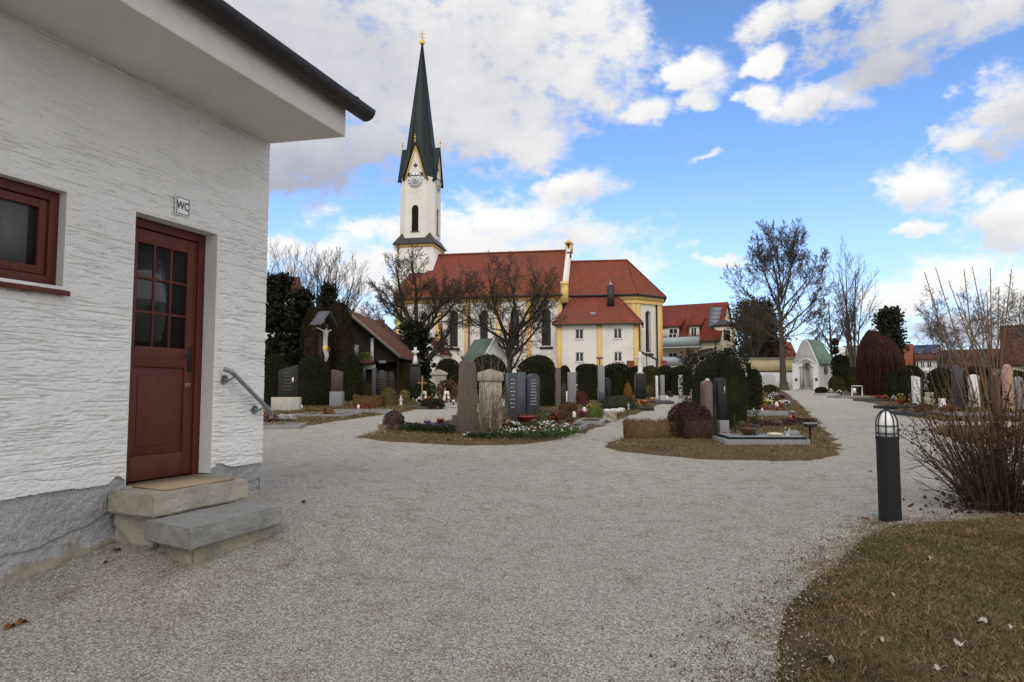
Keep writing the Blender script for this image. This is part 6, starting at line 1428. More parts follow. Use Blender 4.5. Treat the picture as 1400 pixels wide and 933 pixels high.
def curb(label, px0, px1, pyb, depth, mat, h=.13, soil=SOIL, rot=0, wall_=.1, name='grave_border', top=None, dy=0):
    q = spot((px0 + px1) / 2, pyb, dy); w = (px1 - px0) * q[1] / FOC
    t = thing(name, label, 'grave border', q, rot)
    MB().bb(-w / 2, w / 2, 0, wall_, -.08, h).bb(-w / 2, w / 2, depth - wall_, depth, -.08, h + .002).bb(-w / 2, -w / 2 + wall_, wall_, depth - wall_, -.08, h - .002).bb(w / 2 - wall_, w / 2, wall_, depth - wall_, -.08, h - .002).build('curb', mat, t, bevel=.006)
    n = 14; gx, gy = np.meshgrid(np.linspace(-w / 2 + wall_, w / 2 - wall_, n), np.linspace(wall_, depth - wall_, n))
    gz = h * .72 + (fbm(gx * 4 + q[0], gy * 4 + q[1], 3) - .5) * .09; i = np.arange(n - 1)[:, None] * n + np.arange(n - 1)[None]
    MB().add(np.stack([gx, gy, gz], -1).reshape(-1, 3), np.stack([i, i + 1, i + n + 1, i + n], -1).reshape(-1, 4)).build('bed', soil, t, smooth=True)
    return t, q, w
FLC = {}
def flm(nm, c): return M('petals_' + nm, c, tuple(min(1, v * 1.25) for v in c), scale=30, rough=.7, island=True)
PET = {k: flm(k, c) for k, c in dict(white=(.56, .54, .55), red=(.24, .018, .018), yellow=(.50, .36, .05), pink=(.34, .14, .18), violet=(.10, .035, .20), purple=(.14, .045, .12), orange=(.38, .13, .03), cream=(.60, .55, .40)).items()}
GREEN = leafm('bedding_green', (.028, .045, .014), (.065, .090, .030), 3); GREEND = leafm('ivy_green', (.015, .024, .010), (.036, .050, .020), 3); BROWNL = leafm('withered_leaves', (.075, .042, .026), (.135, .080, .050), 3)
def plant(label, px, pyb, wpx, hpx, leaf=GREEN, pet=None, n=500, pot=None, name='flower_plant', cat='plant', dy=0, base=.08, group=None, nf=90, asp=1.0):
    q = spot(px, pyb, dy); s = q[1] / FOC; w = wpx * s / 2; h = hpx * s; q = q + [0, 0, base]
    t = thing(name, label, cat, q, 0, group); z0 = 0
    if pot:
        MB().lathe([(w * .55, 0), (w * .85, h * .45), (w * .9, h * .48), (w * .9, h * .55), (w * .8, h * .55), (w * .75, h * .5)], (0, 0, 0), 14).build('pot', pot, t); z0 = h * .5; h = h * .55
    sz = max(.03, q[1] * .0022)
    d = rng.normal(size=(n, 3)); d /= np.linalg.norm(d, axis=1)[:, None]; d[:, 2] = abs(d[:, 2]); r = rng.random(n) ** .4
    P = d * r[:, None] * [w, w * asp, h] * (.75 + .4 * rng.random((n, 1))) + [0, 0, z0]
    MB().leaves(P, sz, asp=1.6).build('foliage', leaf, t)
    if pet is not None:
        d = rng.normal(size=(nf, 3)); d /= np.linalg.norm(d, axis=1)[:, None]; d[:, 2] = abs(d[:, 2]); P = d * [w * .95, w * asp * .95, h] * (.9 + .2 * rng.random((nf, 1))) + [0, 0, z0 + .01]
        MB().leaves(P, sz * 1.1, np.array([0, -.5, 1.0])[None], 1.1).build('blossoms', pet, t)
    return t
def strip(label, pts, wdt, h, leaf, pet, n, nf, name='flower_bed', cat='flower bed', fh=1.0):
    """a planted band along ground pixels"""
    p = np.array([GP(*q)[:2] for q in pts]); seg = len(p) - 1; t = thing(name, label, cat, (p[0][0], p[0][1], g(*p[0])))
    def sample(k):
        f = rng.random(k) * seg; i = f.astype(int); f = (f - i)[:, None]; q = p[i] * (1 - f) + p[i + 1] * f
        q = q + (rng.random((k, 2)) - .5) * [wdt * .6, wdt]
        return q
    q = sample(n); lump = .35 + 1.0 * fbm(q[:, 0] * 3.2, q[:, 1] * 3.2, 8, 3); z = ground(q[:, 0], q[:, 1]) + .02 + h * lump * rng.random(n) ** .7
    o = np.array([p[0][0], p[0][1], g(*p[0])]); sz = max(.03, p[0][1] * .0021)
    MB().leaves(np.column_stack([q, z]) - o, sz, asp=1.6).build('foliage', leaf, t)
    for pm_, k in zip(pet if isinstance(pet, list) else [pet], nf if isinstance(nf, list) else [nf]):
        q = sample(k * 2); q = q[fbm(q[:, 0] * 2.5 + k, q[:, 1] * 2.5, 28, 2) > .47][:k]; k = len(q)
        lump = .35 + 1.0 * fbm(q[:, 0] * 3.2, q[:, 1] * 3.2, 8, 3); z = ground(q[:, 0], q[:, 1]) + .03 + h * lump * fh * (.75 + .35 * rng.random(k))
        MB().leaves(np.column_stack([q, z]) - o, sz * 1.05, np.array([0, -.6, 1.0])[None], 1.0).build('blossoms', pm_, t)
    return t
def candle(label, px, pyb, hpx, mat=REDGL, lid=True, dy=0, base=.08, name='grave_candle'):
    q = spot(px, pyb, dy) + [0, 0, base]; h = hpx * q[1] / FOC; r = h * .28
    t = thing(name, label, 'grave candle', q); MB().lathe([(r * .8, 0), (r, h * .1), (r, h * .7), (r * .8, h * .78)], (0, 0, 0), 12).build('glass', mat, t)
    if lid: MB().lathe([(r * .85, h * .78), (r * .9, h * .86), (r * .2, h)], (0, 0, 0), 12).build('lid', GOLD if mat is REDGL else WAX, t)
    return t
def lantern(label, px, pyb, hpx, wpx, mat=DARKMET, dy=0, base=.05):
    q = spot(px, pyb, dy) + [0, 0, base]; s = q[1] / FOC; h, w = hpx * s, wpx * s
    t = thing('grave_lantern', label, 'lantern', q); MB().bb(-w / 2, w / 2, -w / 2, w / 2, 0, h * .18).build('base', mat, t)
    f = MB()
    for a in (-1, 1):
        for b in (-1, 1): f.bb(a * w * .42 - w * .05, a * w * .42 + w * .05, b * w * .42 - w * .05, b * w * .42 + w * .05, h * .18, h * .75)
    f.build('frame', mat, t); MB().bb(-w * .36, w * .36, -w * .36, w * .36, h * .181, h * .74).build('glass', REDGL, t); MB().box((0, 0, h * .82), (w * 1.1, w * 1.1, h * .14), 0, .6).box((0, 0, h * .94), (w * .3, w * .3, h * .1)).build('roof', mat, t)
    return t
curb('grey concrete grave border cut by the corner of the white building', 330, 408, 587, 1.1, CURBG, .12, rot=R(6))
curb('grey concrete grave border in front of the white stone block', 392, 470, 573, 1.9, CURBG, .15, rot=R(-6))
curb('long grey concrete grave border before the boxwood balls', 450, 531, 567, 1.6, CURBG, .15, rot=R(4))
plant('brownish red heather behind the corner of the white building', 371, 580, 22, 11, BROWNL, PET['purple'], 500, name='heather_plant')
plant('dark red heather by the white stone block', 399, 563, 14, 9, BROWNL, PET['red'], 300, name='heather_plant', nf=40)
plant('yellow green ground cover on the grave below the big rounded yew', 423, 567, 34, 4, leafm('yellow_moss', (.085, .082, .02), (.14, .13, .035)), None, 500, name='ground_cover')
plant('round orange brown clump at the corner of the grave below the rounded yew', 452, 570, 11, 7, leafm('orange_clump', (.16, .065, .025), (.24, .11, .045)), None, 300)
plant('low brown and red planting before the black stele', 497, 561, 26, 5, BROWNL, PET['red'], 400, nf=60)
candle('little white candle at the foot of the big rounded yew', 412, 562, 6, WAX); candle('little white candle before the small tan stone', 490, 562, 6, WAX)
tag(MB().add(*(lambda b: (np.vstack(b.V), b.F))(slab([(-.28, -.12), (.25, -.1), (.3, .12), (-.22, .14)], 0, .14, .1, 5))).build('boulder', M('pale_boulder', (.3, .29, .27), (.4, .39, .36), scale=6, bump=.4), None, spot(391, 578) + [0, 0, .1]), 'pale flat boulder on the grave beside the corner of the white building', 'boulder')
lantern('dark lantern beside the round orange brown clump', 444, 571, 11, 4)
# crucifix
def figure_mesh(name, edges, pts, rad, mat, parent, sub=2):
    me = bpy.data.meshes.new(name); me.from_pydata([tuple(p) for p in pts], edges, []); o = bpy.data.objects.new(name, me); COL.objects.link(o); o.parent = parent
    sk = o.modifiers.new('Skin', 'SKIN'); sk.use_smooth_shade = True
    for v, r in zip(me.skin_vertices[0].data, rad): v.radius = (r, r * .85)
    me.skin_vertices[0].data[0].use_root = True
    s = o.modifiers.new('Subdivision', 'SUBSURF'); s.levels = sub; s.render_levels = sub
    me.materials.append(mat); return o
cq = spot(432, 546); cy_ = 33.0; cx0 = W(441, 500, cy_)[0]; czg = g(cx0, cy_)
cru = thing('wayside_crucifix', 'tall wooden crucifix with grey gabled hood and pale figure with gilded loincloth', 'crucifix', (cx0, cy_, czg), R(72))
zt1 = W(440, 428, cy_)[2] - czg; zf0 = W(440, 500, cy_)[2] - czg; zarm = W(440, 453, cy_)[2] - czg
MB().bb(-.09, .09, 0, .16, -.2, zt1 - .15).build('post', DWOOD, cru); MB().bb(-.72, -.095, .01, .14, zarm - .05, zarm + .11).bb(.095, .72, .01, .14, zarm - .05, zarm + .11).build('crossbeam', DWOOD, cru)
MB().prism([(-.72, -.36, zarm + .22), (0, -.36, zt1), (.72, -.36, zarm + .22), (.72, -.36, zarm + .27), (0, -.36, zt1 + .08), (-.72, -.36, zarm + .27)], (0, .62, 0)).build('hood', M('grey_shingle', (.10, .105, .12), (.07, .073, .08), scale=5, rough=.7), cru)
MB().bb(-.06, .06, -.02, -.001, zarm + .42, zarm + .52).build('title_board', WHITEST, cru)
FIG = M('painted_figure', (.50, .46, .42), (.40, .36, .33), scale=12, rough=.6)
FH = (zarm - zf0); z1 = zarm
pts = [(0, -.12, z1 - FH * .44), (0, -.13, z1 - FH * .22), (0, -.13, z1 - FH * .02), (0, -.15, z1 + .06), (.02, -.17, z1 + .20), (-.17, -.12, z1 - .01), (-.40, -.08, z1 + .06), (-.62, -.05, z1 + .12), (.17, -.12, z1 - .01), (.40, -.08, z1 + .06), (.62, -.05, z1 + .12), (-.07, -.16, z1 - FH * .56), (-.06, -.22, z1 - FH * .74), (-.03, -.13, z1 - FH * .95), (.07, -.16, z1 - FH * .56), (.07, -.23, z1 - FH * .74), (.03, -.13, z1 - FH * .95), (-.02, -.20, z1 - FH * 1.0), (.03, -.20, z1 - FH * 1.0)]
E_ = [(0, 1), (1, 2), (2, 3), (3, 4), (2, 5), (5, 6), (6, 7), (2, 8), (8, 9), (9, 10), (0, 11), (11, 12), (12, 13), (0, 14), (14, 15), (15, 16), (13, 17), (16, 18)]
fig = figure_mesh('figure', E_, pts, [.13, .12, .13, .055, .10, .07, .045, .035, .07, .045, .035, .09, .065, .04, .09, .065, .04, .04, .04], FIG, cru)
MB().lathe([(.10, z1 - FH * .64), (.13, z1 - FH * .56), (.125, z1 - FH * .46), (.11, z1 - FH * .40)], (0, -.13, 0), 12).tube([(.16, -.2, z1 - FH * .45), (.24, -.2, z1 - FH * .52), (.22, -.2, z1 - FH * .68)], [.03, .035, .015], 6).build('loincloth', GOLD, fig)
MB().lathe([(.10, .14), (.125, .22), (.115, .30), (.03, .345)], (.02, -.15, z1), 10).build('hair', M('dark_hair', (.04, .03, .022), (.06, .045, .03)), fig)
# white cross on black pedestal, wreaths, wooden cross, pale monument
q = spot(567, 549); s = q[1] / FOC; wc_ = thing('cross_monument', 'white stone cross on a black pedestal behind the wreaths', 'monument', q)
zb_, zt_2 = W(567, 498, q[1])[2] - q[2], W(567, 475, q[1])[2] - q[2]; L_ = zt_2 - zb_
MB().bb(-.27, .27, -.2, .3, -.1, zb_ - .12).bb(-.33, .33, -.26, .36, zb_ - .119, zb_).build('pedestal', GBLACK, wc_, bevel=.01)
MB().lathe([(.20, zb_), (.12, zb_ + L_ * .25), (.085, zb_ + L_ * .5)], (0, .05, 0), 4).bb(-.075, .075, -.01, .11, zb_ + L_ * .5, zt_2).bb(-.20, -.077, -.01, .11, zt_2 - L_ * .33, zt_2 - L_ * .20).bb(.077, .20, -.01, .11, zt_2 - L_ * .33, zt_2 - L_ * .20).build('cross', WHITEST, wc_)
stele('pale pedimented stone monument with curved volutes behind the wreaths', 590, 609, 549, 513, LIME, .4, 'flat', (.12, 1.3, LIME), 0, (GBROWN, 5, .45, .85, .6), 'stone_monument', 'monument', cap(LIME, .12, .09, .22))
def wreath(label, px, pyb, rpx, leaf, ribbon, tilt=.25, rot=0):
    q = spot(px, pyb); r = rpx * q[1] / FOC; t = thing('wreath_on_stand', label, 'wreath', q, rot); n = 1500
    a = rng.random(n) * 6.28; b = rng.random(n) * 6.28; rr = r * .68 + r * .32 * np.cos(b); P = np.stack([rr * np.cos(a), r * .25 * np.sin(b), r * 1.25 + rr * np.sin(a)], -1)
    P[:, 1] += P[:, 2] * tilt; MB().leaves(P, .09, asp=1.5).build('foliage', leaf, t)
    rb_ = MB()
    for dx in (-.1, .09):
        x = dx * r; pts_ = [(x, -.3 * r, r * 1.2), (x * 1.8, -.36 * r, r * .75), (x * 2.4, -.30 * r, r * .12)]
        for p0, p1 in zip(pts_, pts_[1:]): rb_.prism([(p0[0] - .06, *p0[1:]), (p0[0] + .06, *p0[1:]), (p1[0] + .06, *p1[1:]), (p1[0] - .06, *p1[1:])], (0, .01, 0))
    rb_.build('ribbon', WAX, t); MB().tube([(-r * .5, r * 1.1, 0), (0, .3 * r, r * 1.9), (r * .5, r * 1.1, 0)], .02, 5).build('stand', DARKMET, t)
    P = np.stack([rng.normal(size=90) * r * .3, -.32 * r + rng.normal(size=90) * .05, r * .35 + rng.normal(size=90) * r * .18], -1); MB().leaves(P, .08).build('flowers', ribbon, t)
wreath('dark green wreath with white ribbon leaning left of the pale monument', 580, 553, 15, GREEND, PET['cream'])
wreath('brown leaf wreath with white ribbon leaning right of the pale monument', 611, 553, 15, BROWNL, PET['pink'])
q = spot(577, 553, -.6); wcr = thing('wooden_grave_cross', 'thin wooden grave cross standing before the dark green wreath', 'cross', q)
hc = W(577, 514, q[1])[2] - q[2]; OAK = M('oak', (.30, .17, .075), (.22, .12, .055), scale=6, rough=.6, stretch=(4, 4, .6))
MB().bb(-.035, .035, 0, .05, -.1, hc).build('upright', OAK, wcr); MB().bb(-.22, -.037, .003, .047, hc * .72, hc * .78).bb(.037, .22, .003, .047, hc * .72, hc * .78).build('crosspiece', OAK, wcr)
plant('orange and yellow flowers heaped below the dark green wreath', 587, 555, 16, 9, GREEND, PET['orange'], 400, nf=90)
plant('white flowers heaped left of the thin wooden cross', 573, 554, 10, 8, GREEND, PET['white'], 300, nf=70)
def angel(label, px, pyb, hpx, mat, name='small_statue'):
    q = spot(px, pyb) + [0, 0, .03]; h = hpx * q[1] / FOC; t = thing(name, label, 'statue', q)
    MB().lathe([(.20 * h, 0), (.20 * h, .10 * h), (.15 * h, .12 * h)], (0, 0, 0), 12).build('pedestal', mat, t)
    MB().lathe([(.14 * h, .12 * h), (.13 * h, .25 * h), (.10 * h, .45 * h), (.115 * h, .58 * h), (.13 * h, .68 * h), (.10 * h, .75 * h), (.04 * h, .79 * h), (.045 * h, .81 * h), (.075 * h, .86 * h), (.08 * h, .91 * h), (.06 * h, .97 * h), (.01 * h, 1.0 * h)], (0, 0, 0), 14).tube([(-.12 * h, 0, .68 * h), (-.13 * h, -.06 * h, .55 * h), (0, -.13 * h, .58 * h), (.13 * h, -.06 * h, .55 * h), (.12 * h, 0, .68 * h)], .035 * h, 6).build('figure', mat, t, smooth=True)
    return t
angel('small white angel statue on the grave edge left of the wreaths', 548, 557, 15, WHITEST)
angel('tiny white statue at the edge of the middle path below the juniper', 859, 563, 12, WHITEST)
angel('small blue and white robed statue before the yew left of the white obelisk', 858, 541, 21, M('pale_blue_paint', (.30, .36, .42), (.42, .46, .5), scale=8))
curb('reddish stone grave border along the path below the wreaths', 556, 600, 560, 1.2, GBROWN, .14)
lantern('white lantern with red candle behind the rough stele', 620, 558, 10, 4, WWOOD)
curb('pale stone grave border by the lantern behind the rough stele', 606, 632, 558, 1.2, GLIGHT, .2)
# middle island, front
rs = stele('tall rough brown gneiss stele at the front of the middle island', 624, 652, 596, 495, ROUGHST, .22, 'rough', None, R(-4))
stele('small squat brown stone pillar at the foot of the rough stele', 618, 631, 595, 568, ROUGHST, .25, 'flat')
stele('pale weathered limestone stele with peaked cap behind the leafless shrub', 655, 685, 592, 521, LIME, .28, 'flat', (.06, 1.12, LIME), R(-3), None, inlay=cap(LIME, .21, .045, .10))
stele('grey granite stele with engraved lines left of the round topped one', 695, 708, 584, 510, GDK, .34, 'flat', None, R(20), (GLIGHT, 8, .35, .86, .6))
stele('blue grey polished stele standing edge on between the two granite steles', 708, 719, 577, 509, M('blue_granite', (.045, .055, .07), (.065, .078, .1), scale=14, rough=.2, spec=.5), .25, 'flat', None, R(10))
stele('round topped dark granite stele with engraved lines before the tall dome yew', 721, 739, 577, 511, GDK, .26, 'round', None, R(18), (GLIGHT, 9, .35, .85, .6), crown=.14)
q = spot(717, 582); bt = thing('planting_bowl', 'wide shallow red planting bowl before the granite steles', 'bowl', q + [0, 0, .12]); s = q[1] / FOC
MB().lathe([(.13, 0), (.20, .05), (.40, .13), (.42, .17), (.39, .17), (.3, .12)], (0, 0, 0), 20).build('bowl', TERRA, bt, smooth=True)
MB().leaves(np.column_stack([rng.normal(size=(160, 2)) * .17, .16 + .05 * rng.random(160)]), .05).build('planting', BROWNL, bt)
strip('violet and purple pansies with dark leaves at the left of the middle island', [(553, 592), (585, 594), (616, 596)], .75, .26, GREEND, [PET['violet'], PET['purple']], 3600, [120, 90])
strip('white pansies in dark green leaves at the right front of the middle island', [(684, 601), (715, 601), (745, 599), (775, 594)], 1.5, .24, GREEN, [PET['white'], PET['pink']], 6500, [420, 120])
strip('pale lilac pansies at the foot of the leafless shrub', [(640, 602), (660, 603), (684, 603)], .45, .16, GREEND, [PET['purple'], PET['white']], 1800, [170, 90])
strip('row of bright white pansies behind the dark green bed on the middle island', [(690, 590), (720, 589), (755, 588)], .4, .22, GREEN, [PET['white']], 1300, [230])
plant('red poinsettia like plant beside the grey green cushion', 758, 583, 13, 17, GREEND, PET['red'], 300, nf=110, name='red_flower')
plant('rusty red heather mass left of the red bowl', 692, 590, 20, 14, BROWNL, PET['red'], 500, nf=60, name='heather_plant')
plant('brown withered perennials behind the white pansies', 770, 578, 30, 13, BROWNL, None, 700, name='withered_plant')
plant('small green tuft with purple crocuses beside the squat pillar', 608, 593, 16, 12, GREEN, PET['violet'], 350, nf=30)
q = spot(602, 588); t = thing('flower_pot', 'brown terracotta pot standing on the flower bed edge', 'pot', q + [0, 0, .03]); h = 14 * q[1] / FOC
MB().lathe([(.07, 0), (.095, h * .85), (.105, h * .85), (.105, h), (.09, h), (.085, h * .8)], (0, 0, 0), 14).build('pot', TERRA, t); MB().lathe([(.088, h * .82), (.01, h * .86)], (0, 0, 0), 12).build('soil', SOIL, t)
q = spot(584, 587); t = thing('metal_bowl', 'little dark metal bowl on a foot left of the terracotta pot', 'bowl', q + [0, 0, .03])
MB().lathe([(.05, 0), (.02, .04), (.03, .09), (.10, .17), (.10, .19), (.09, .18)], (0, 0, 0), 14).build('bowl', DARKMET, t); MB().tube([(-.1, 0, .18), (0, 0, .24), (.1, 0, .18)], .008, 6).build('handle', DARKMET, t)
curb('flat brown stone grave border carrying the terracotta pot', 564, 618, 589, 1.0, GBROWN, .10)
curb('low brown stone border end at the left tip of the middle island', 517, 548, 592, .8, M('sandstone_red', (.14, .085, .065), (.19, .12, .09), scale=6), .2)
curb('light grey granite grave border at the bend of the middle path', 757, 794, 591, 1.8, GGREY, .15, rot=R(-14))
curb('dark grey granite grave border with green shrublet', 786, 822, 583, 2.2, CURBG, .15, rot=R(-12))
lantern('dark grave lantern beside the light grey granite border', 779, 588, 14, 8); lantern('small dark grave lantern on the light grey granite border', 767, 589, 9, 6)
candle('tall white candle in front of the red leaved shrub', 799, 570, 10, WAX); candle('white candle left of the tall white candle', 785, 575, 9, WAX)
plant('yellow flowers beside the red leaved shrub', 808, 560, 9, 5, GREEN, PET['yellow'], 160, nf=60)
plant('red brown ground cover with red flowers on the grave with the dark border', 797, 574, 22, 9, BROWNL, PET['red'], 400, nf=60)
plant('bush of red berries behind the square topped yew', 780, 512, 8, 7, GREEND, PET['red'], 160, nf=70, dy=-44, base=.9) if False else None
# row along the middle path
stele('brown stone post beside the tall dome yew', 760, 767, 561, 503, ROUGHST, .3, 'flat', None)
stele('black stele with bronze lettering right of the brown stone post', 766, 774, 560, 525, GBLACK, .3, 'flat', None, 0, (BRONZE, 6, .3, .85, .6))
stele('plain pale grey stone slab left of the square topped yew', 777, 788, 556, 509, GGREY, .2, 'flat', None, R(8))
stele('tall grey stele with darker foot between the two flat topped yews', 819, 827, 553, 500, GGREY, .3, 'flat', (.3, 1.02, GDK), R(6))
stele('small light slab low behind the black stele', 771, 776, 552, 535, WHITEST, .2, 'flat')
stele('dark stele half covered by the broad flat topped yew', 826, 836, 552, 516, GBLACK, .2, 'round', None, 0, None)
for lb, px0, px1, pyb, m in (('rough white stone block on the grave by the juniper', 826, 836, 568, WHITEST), ('longer white stone block right of the rough one', 836, 846, 567, WHITEST), ('white stone trough at the juniper grave corner', 846, 853, 566, WHITEST)):
    q = spot((px0 + px1) / 2, pyb); w = (px1 - px0) * q[1] / FOC / 2
    o = slab([(-w, -.15), (w, -.18), (w, .2), (-w, .16)], -.03, .22, .06, px0).build('stone_block', m, None, q); tag(o, lb, 'stone block')
q = spot(834, 577); tag(slab([(-.2, -.1), (.2, -.12), (.18, .15), (-.2, .12)], -.03, .34, .09, 77).build('boulder', LIME, None, q), 'pale upright boulder with dark hollow at the edge of the middle path', 'boulder')
q = spot(876, 547); ob = thing('obelisk_monument', 'white flared obelisk cross on a black pedestal beneath the stair canopy', 'monument', q); za, zb3 = W(876, 511, q[1])[2] - q[2], W(876, 481, q[1])[2] - q[2]
MB().bb(-.30, .30, -.2, .35, -.1, za).build('pedestal', GBLACK, ob, bevel=.01); L_ = zb3 - za
MB().lathe([(.26, za), (.14, za + L_ * .12), (.12, za + L_ * .7), (.09, za + L_)], (0, .08, 0), 4).bb(-.3, -.1, .02, .14, za + L_ * .70, za + L_ * .78).bb(.1, .3, .02, .14, za + L_ * .70, za + L_ * .78).build('shaft', WHITEST, ob)
stele('grey stele on a small plinth before the dome yew of the apse', 904, 909, 549, 513, GGREY, .3, 'flat', (.22, 1.6, GLIGHT), 0)
stele('thin white stone post left of the grey stele by the apse', 897, 900, 547, 514, WHITEST, .2, 'flat')
curb('dark granite grave border with orange planting on the middle path', 858, 894, 562, 1.8, GBLACK, .14, rot=R(-6))
plant('orange red autumn planting on the dark granite border', 878, 557, 20, 7, BROWNL, PET['orange'], 400, nf=110)
plant('yellow green tuft at the left of the orange planting', 867, 558, 9, 5, leafm('fresh_green', (1, 1, 1), (1, 1, 1)), PET['yellow'], 200, nf=20)
curb('grey granite grave border before the box hedge', 876, 905, 552, 1.6, GDK, .15); curb('pale granite grave border near the far end of the path', 897, 932, 548, 2.0, GLIGHT, .18); curb('dark low grave border at the far end of the path', 896, 922, 553, 1.6, GDK, .16)
plant('brown ball shaped heap of withered twigs near the far end of the path', 915, 545, 12, 8, BROWNL, None, 300, name='withered_plant')
candle('red grave candle beside the grey border by the box hedge', 891, 553, 7); candle('white candle before the grey stele by the apse', 912, 549, 6, WAX); candle('pink glass candle at the golden brown thuja', 855, 555, 9, M('pink_glass', (.45, .16, .12), (.4, .14, .1), rough=.2)) 
# right island
stele('tall pinkish granite stele with a small figure on top left of the black stele', 965, 976, 602, 521, GPINK, .3, 'round', None, R(6), None, inlay=lambda t, w, h, d: MB().lathe([(.045, 0), (.06, .02), (.05, .05), (.025, .075)], (w * .15, d * .5, h - .015), 10).build('ornament', GLIGHT, t), crown=.06)
bq2 = spot(988, 600)
stele('slim black polished stele on a pale grey plinth at the edge of the right island', 983, 995, 602, 519, GBLACK, .26, 'flat', (.325, 1.08, GGREY), R(4), None, inlay=lambda t, w, h, d: (MB().bb(-w * .4, w * .3, .02, d - .02, h + .001, h + .03).build('capstone', GDK, t), MB().bb(-.05, .04, -.12, -.113, h * .11, h * .14).build('brass_plate', TERRA, t), MB().bb(w * .2, w * .26, -.02, .001, h * .78, h * .88).build('candle_holder', WHITEST, t)))
q = spot(1050, 613); s = q[1] / FOC; wl = 114 * s
gs = thing('polished_grave', 'polished grey granite grave slab with dark rim at the tip of the right island', 'grave', q, R(-2))
MB().bb(-wl / 2, wl / 2, 0, 1.05, -.1, .17).build('curb', GGREY, gs, bevel=.008); MB().bb(-wl / 2 + .06, wl / 2 - .06, .015, 1.0, .171, .215).build('rim', GBLACK, gs, bevel=.006); MB().bb(-wl / 2 + .1, wl / 2 - .1, .06, .95, .216, .235).build('slab', granite('polished_slab', (.22, .23, .24), (.30, .31, .32), .15), gs, bevel=.004)
TOP = .236
def on_slab(px, fy): return q + np.array([(px - 1050) * s, fy, TOP])
p = on_slab(1031, .35); t = thing('planting_bowl', 'round dark bronze planting bowl on the polished slab', 'bowl', p)
MB().lathe([(.07, 0), (.11, .03), (.16, .10), (.165, .17), (.15, .17), (.13, .12)], (0, 0, 0), 18).build('bowl', M('bronze_bowl', (.05, .03, .02), (.08, .05, .03), rough=.4, metal=.4), t, smooth=True)
d = rng.normal(size=(260, 3)); d[:, 2] = abs(d[:, 2]); MB().leaves(d * [.06, .06, .05] + [0, 0, .16], .04).build('foliage', BROWNL, t)
p = on_slab(1044.5, .45); t = thing('grave_vase', 'squat dark metal vase right of the bronze bowl', 'vase', p); MB().lathe([(.06, 0), (.06, .02), (.045, .06), (.045, .18), (.085, .19), (.085, .205), (.03, .2)], (0, 0, 0), 14).build('vase', M('grey_metal', (.06, .065, .075), (.09, .095, .105), rough=.35, metal=.5), t, smooth=True)
p = on_slab(1067, .3); tag(MB().lathe([(.02, 0), (.16, .01), (.15, .04), (.08, .055), (.01, .06)], (0, 0, 0), 18).build('shell_dish', M('shell_cream', (.62, .54, .44), (.5, .42, .34), scale=20), None, p, smooth=True), 'cream shell shaped dish on the polished slab', 'dish')
p = on_slab(1084, .35); t = thing('flower_figure', 'white porcelain flowers on the polished slab', 'ornament', p); d = rng.normal(size=(60, 3)); d[:, 2] = abs(d[:, 2]); MB().leaves(d * [.05, .04, .05], .045).build('blossoms', PET['white'], t); MB().lathe([(.05, 0), (.03, .03)], (0, 0, 0), 8).build('foot', GDK, t)
p = on_slab(1095, .4); t = thing('memorial_book', 'grey stone book ornament at the end of the polished slab', 'ornament', p); MB().box((0, 0, .045), (.24, .18, .06), 0, .9).build('book', GGREY, t, bevel=.006); MB().bb(-.1, .1, -.02, .02, .0755, .09).build('wave', GLIGHT, t)
q2 = spot(1108, 610); t = thing('holy_water_stand', 'dark metal post with a flat capped holy water basin beside the polished grave', 'stand', q2); hh = W(1108, 578, q2[1])[2] - q2[2]
MB().tube([(0, 0, -.05), (0, 0, hh - .08)], .025, 8).build('post', DARKMET, t); MB().bb(-.10, .12, -.07, .07, hh - .09, hh - .03).build('basin', DARKMET, t); MB().bb(-.12, .13, -.08, .08, hh - .029, hh).build('lid', GGREY, t, bevel=.004)
candle('orange candle glass between the pinkish and the black stele', 979, 603, 11, M('orange_glass', (.5, .10, .02), (.4, .08, .02), rough=.2), False, base=0)
q3 = spot(1005, 596); tag(MB().bb(-.013, .013, -.013, .013, -.05, .55).build('wooden_stake', DWOOD, None, q3), 'thin dark stake behind the pale grey plinth', 'stake')
# planting of the second grave and its border
strip('dark purple heather carpet on the second grave of the right island', [(1040, 586), (1065, 584), (1090, 582), (1104, 580)], .9, .17, leafm('purple_carpet', (.045, .022, .022), (.075, .038, .036)), PET['purple'], 4200, 60, 'heather_carpet', 'plant')
strip('olive moss carpet left of the dark purple heather', [(1008, 585), (1025, 583), (1040, 581)], .8, .14, leafm('olive_moss', (.055, .05, .018), (.09, .08, .03)), PET['cream'], 2400, 10, 'moss_carpet', 'plant')
plant('pale pinkish brown clump before the grey granite border', 1062, 586, 18, 8, leafm('pink_brown', (.16, .10, .075), (.22, .15, .11)), None, 350)
plant('grey green stone crop behind the bronze bowl', 1014, 592, 16, 13, leafm('grey_green', (1, 1, 1), (1, 1, 1)), None, 350)
curb('grey granite grave border across the right island', 1012, 1082, 572, 1.7, GGREY, .22)
def white_fig(): pass
stele('small white stone post at the left end of the granite border', 1016.5, 1019.5, 568, 546, WHITEST, .08, 'gable'); lantern('grey lantern on the right end of the granite border', 1083, 577, 14, 7, GALV)
for lb, px, pyb, h_, m in (('red grave candle hanging below the grey lantern', 1081, 582, 7, REDGL), ('red grave candle on the granite border near its right end', 1063, 567, 8, REDGL), ('white topped grave candle on the granite border', 1062, 562, 8, WAX), ('red candle in front of the grey lantern bed', 1069, 561, 7, REDGL), ('small white candle at the middle of the granite border', 1042, 568, 5, WAX), ('small white candle at the left of the granite border', 1031, 568, 5, WAX)):
    candle(lb, px, pyb, h_, m, base=.14)
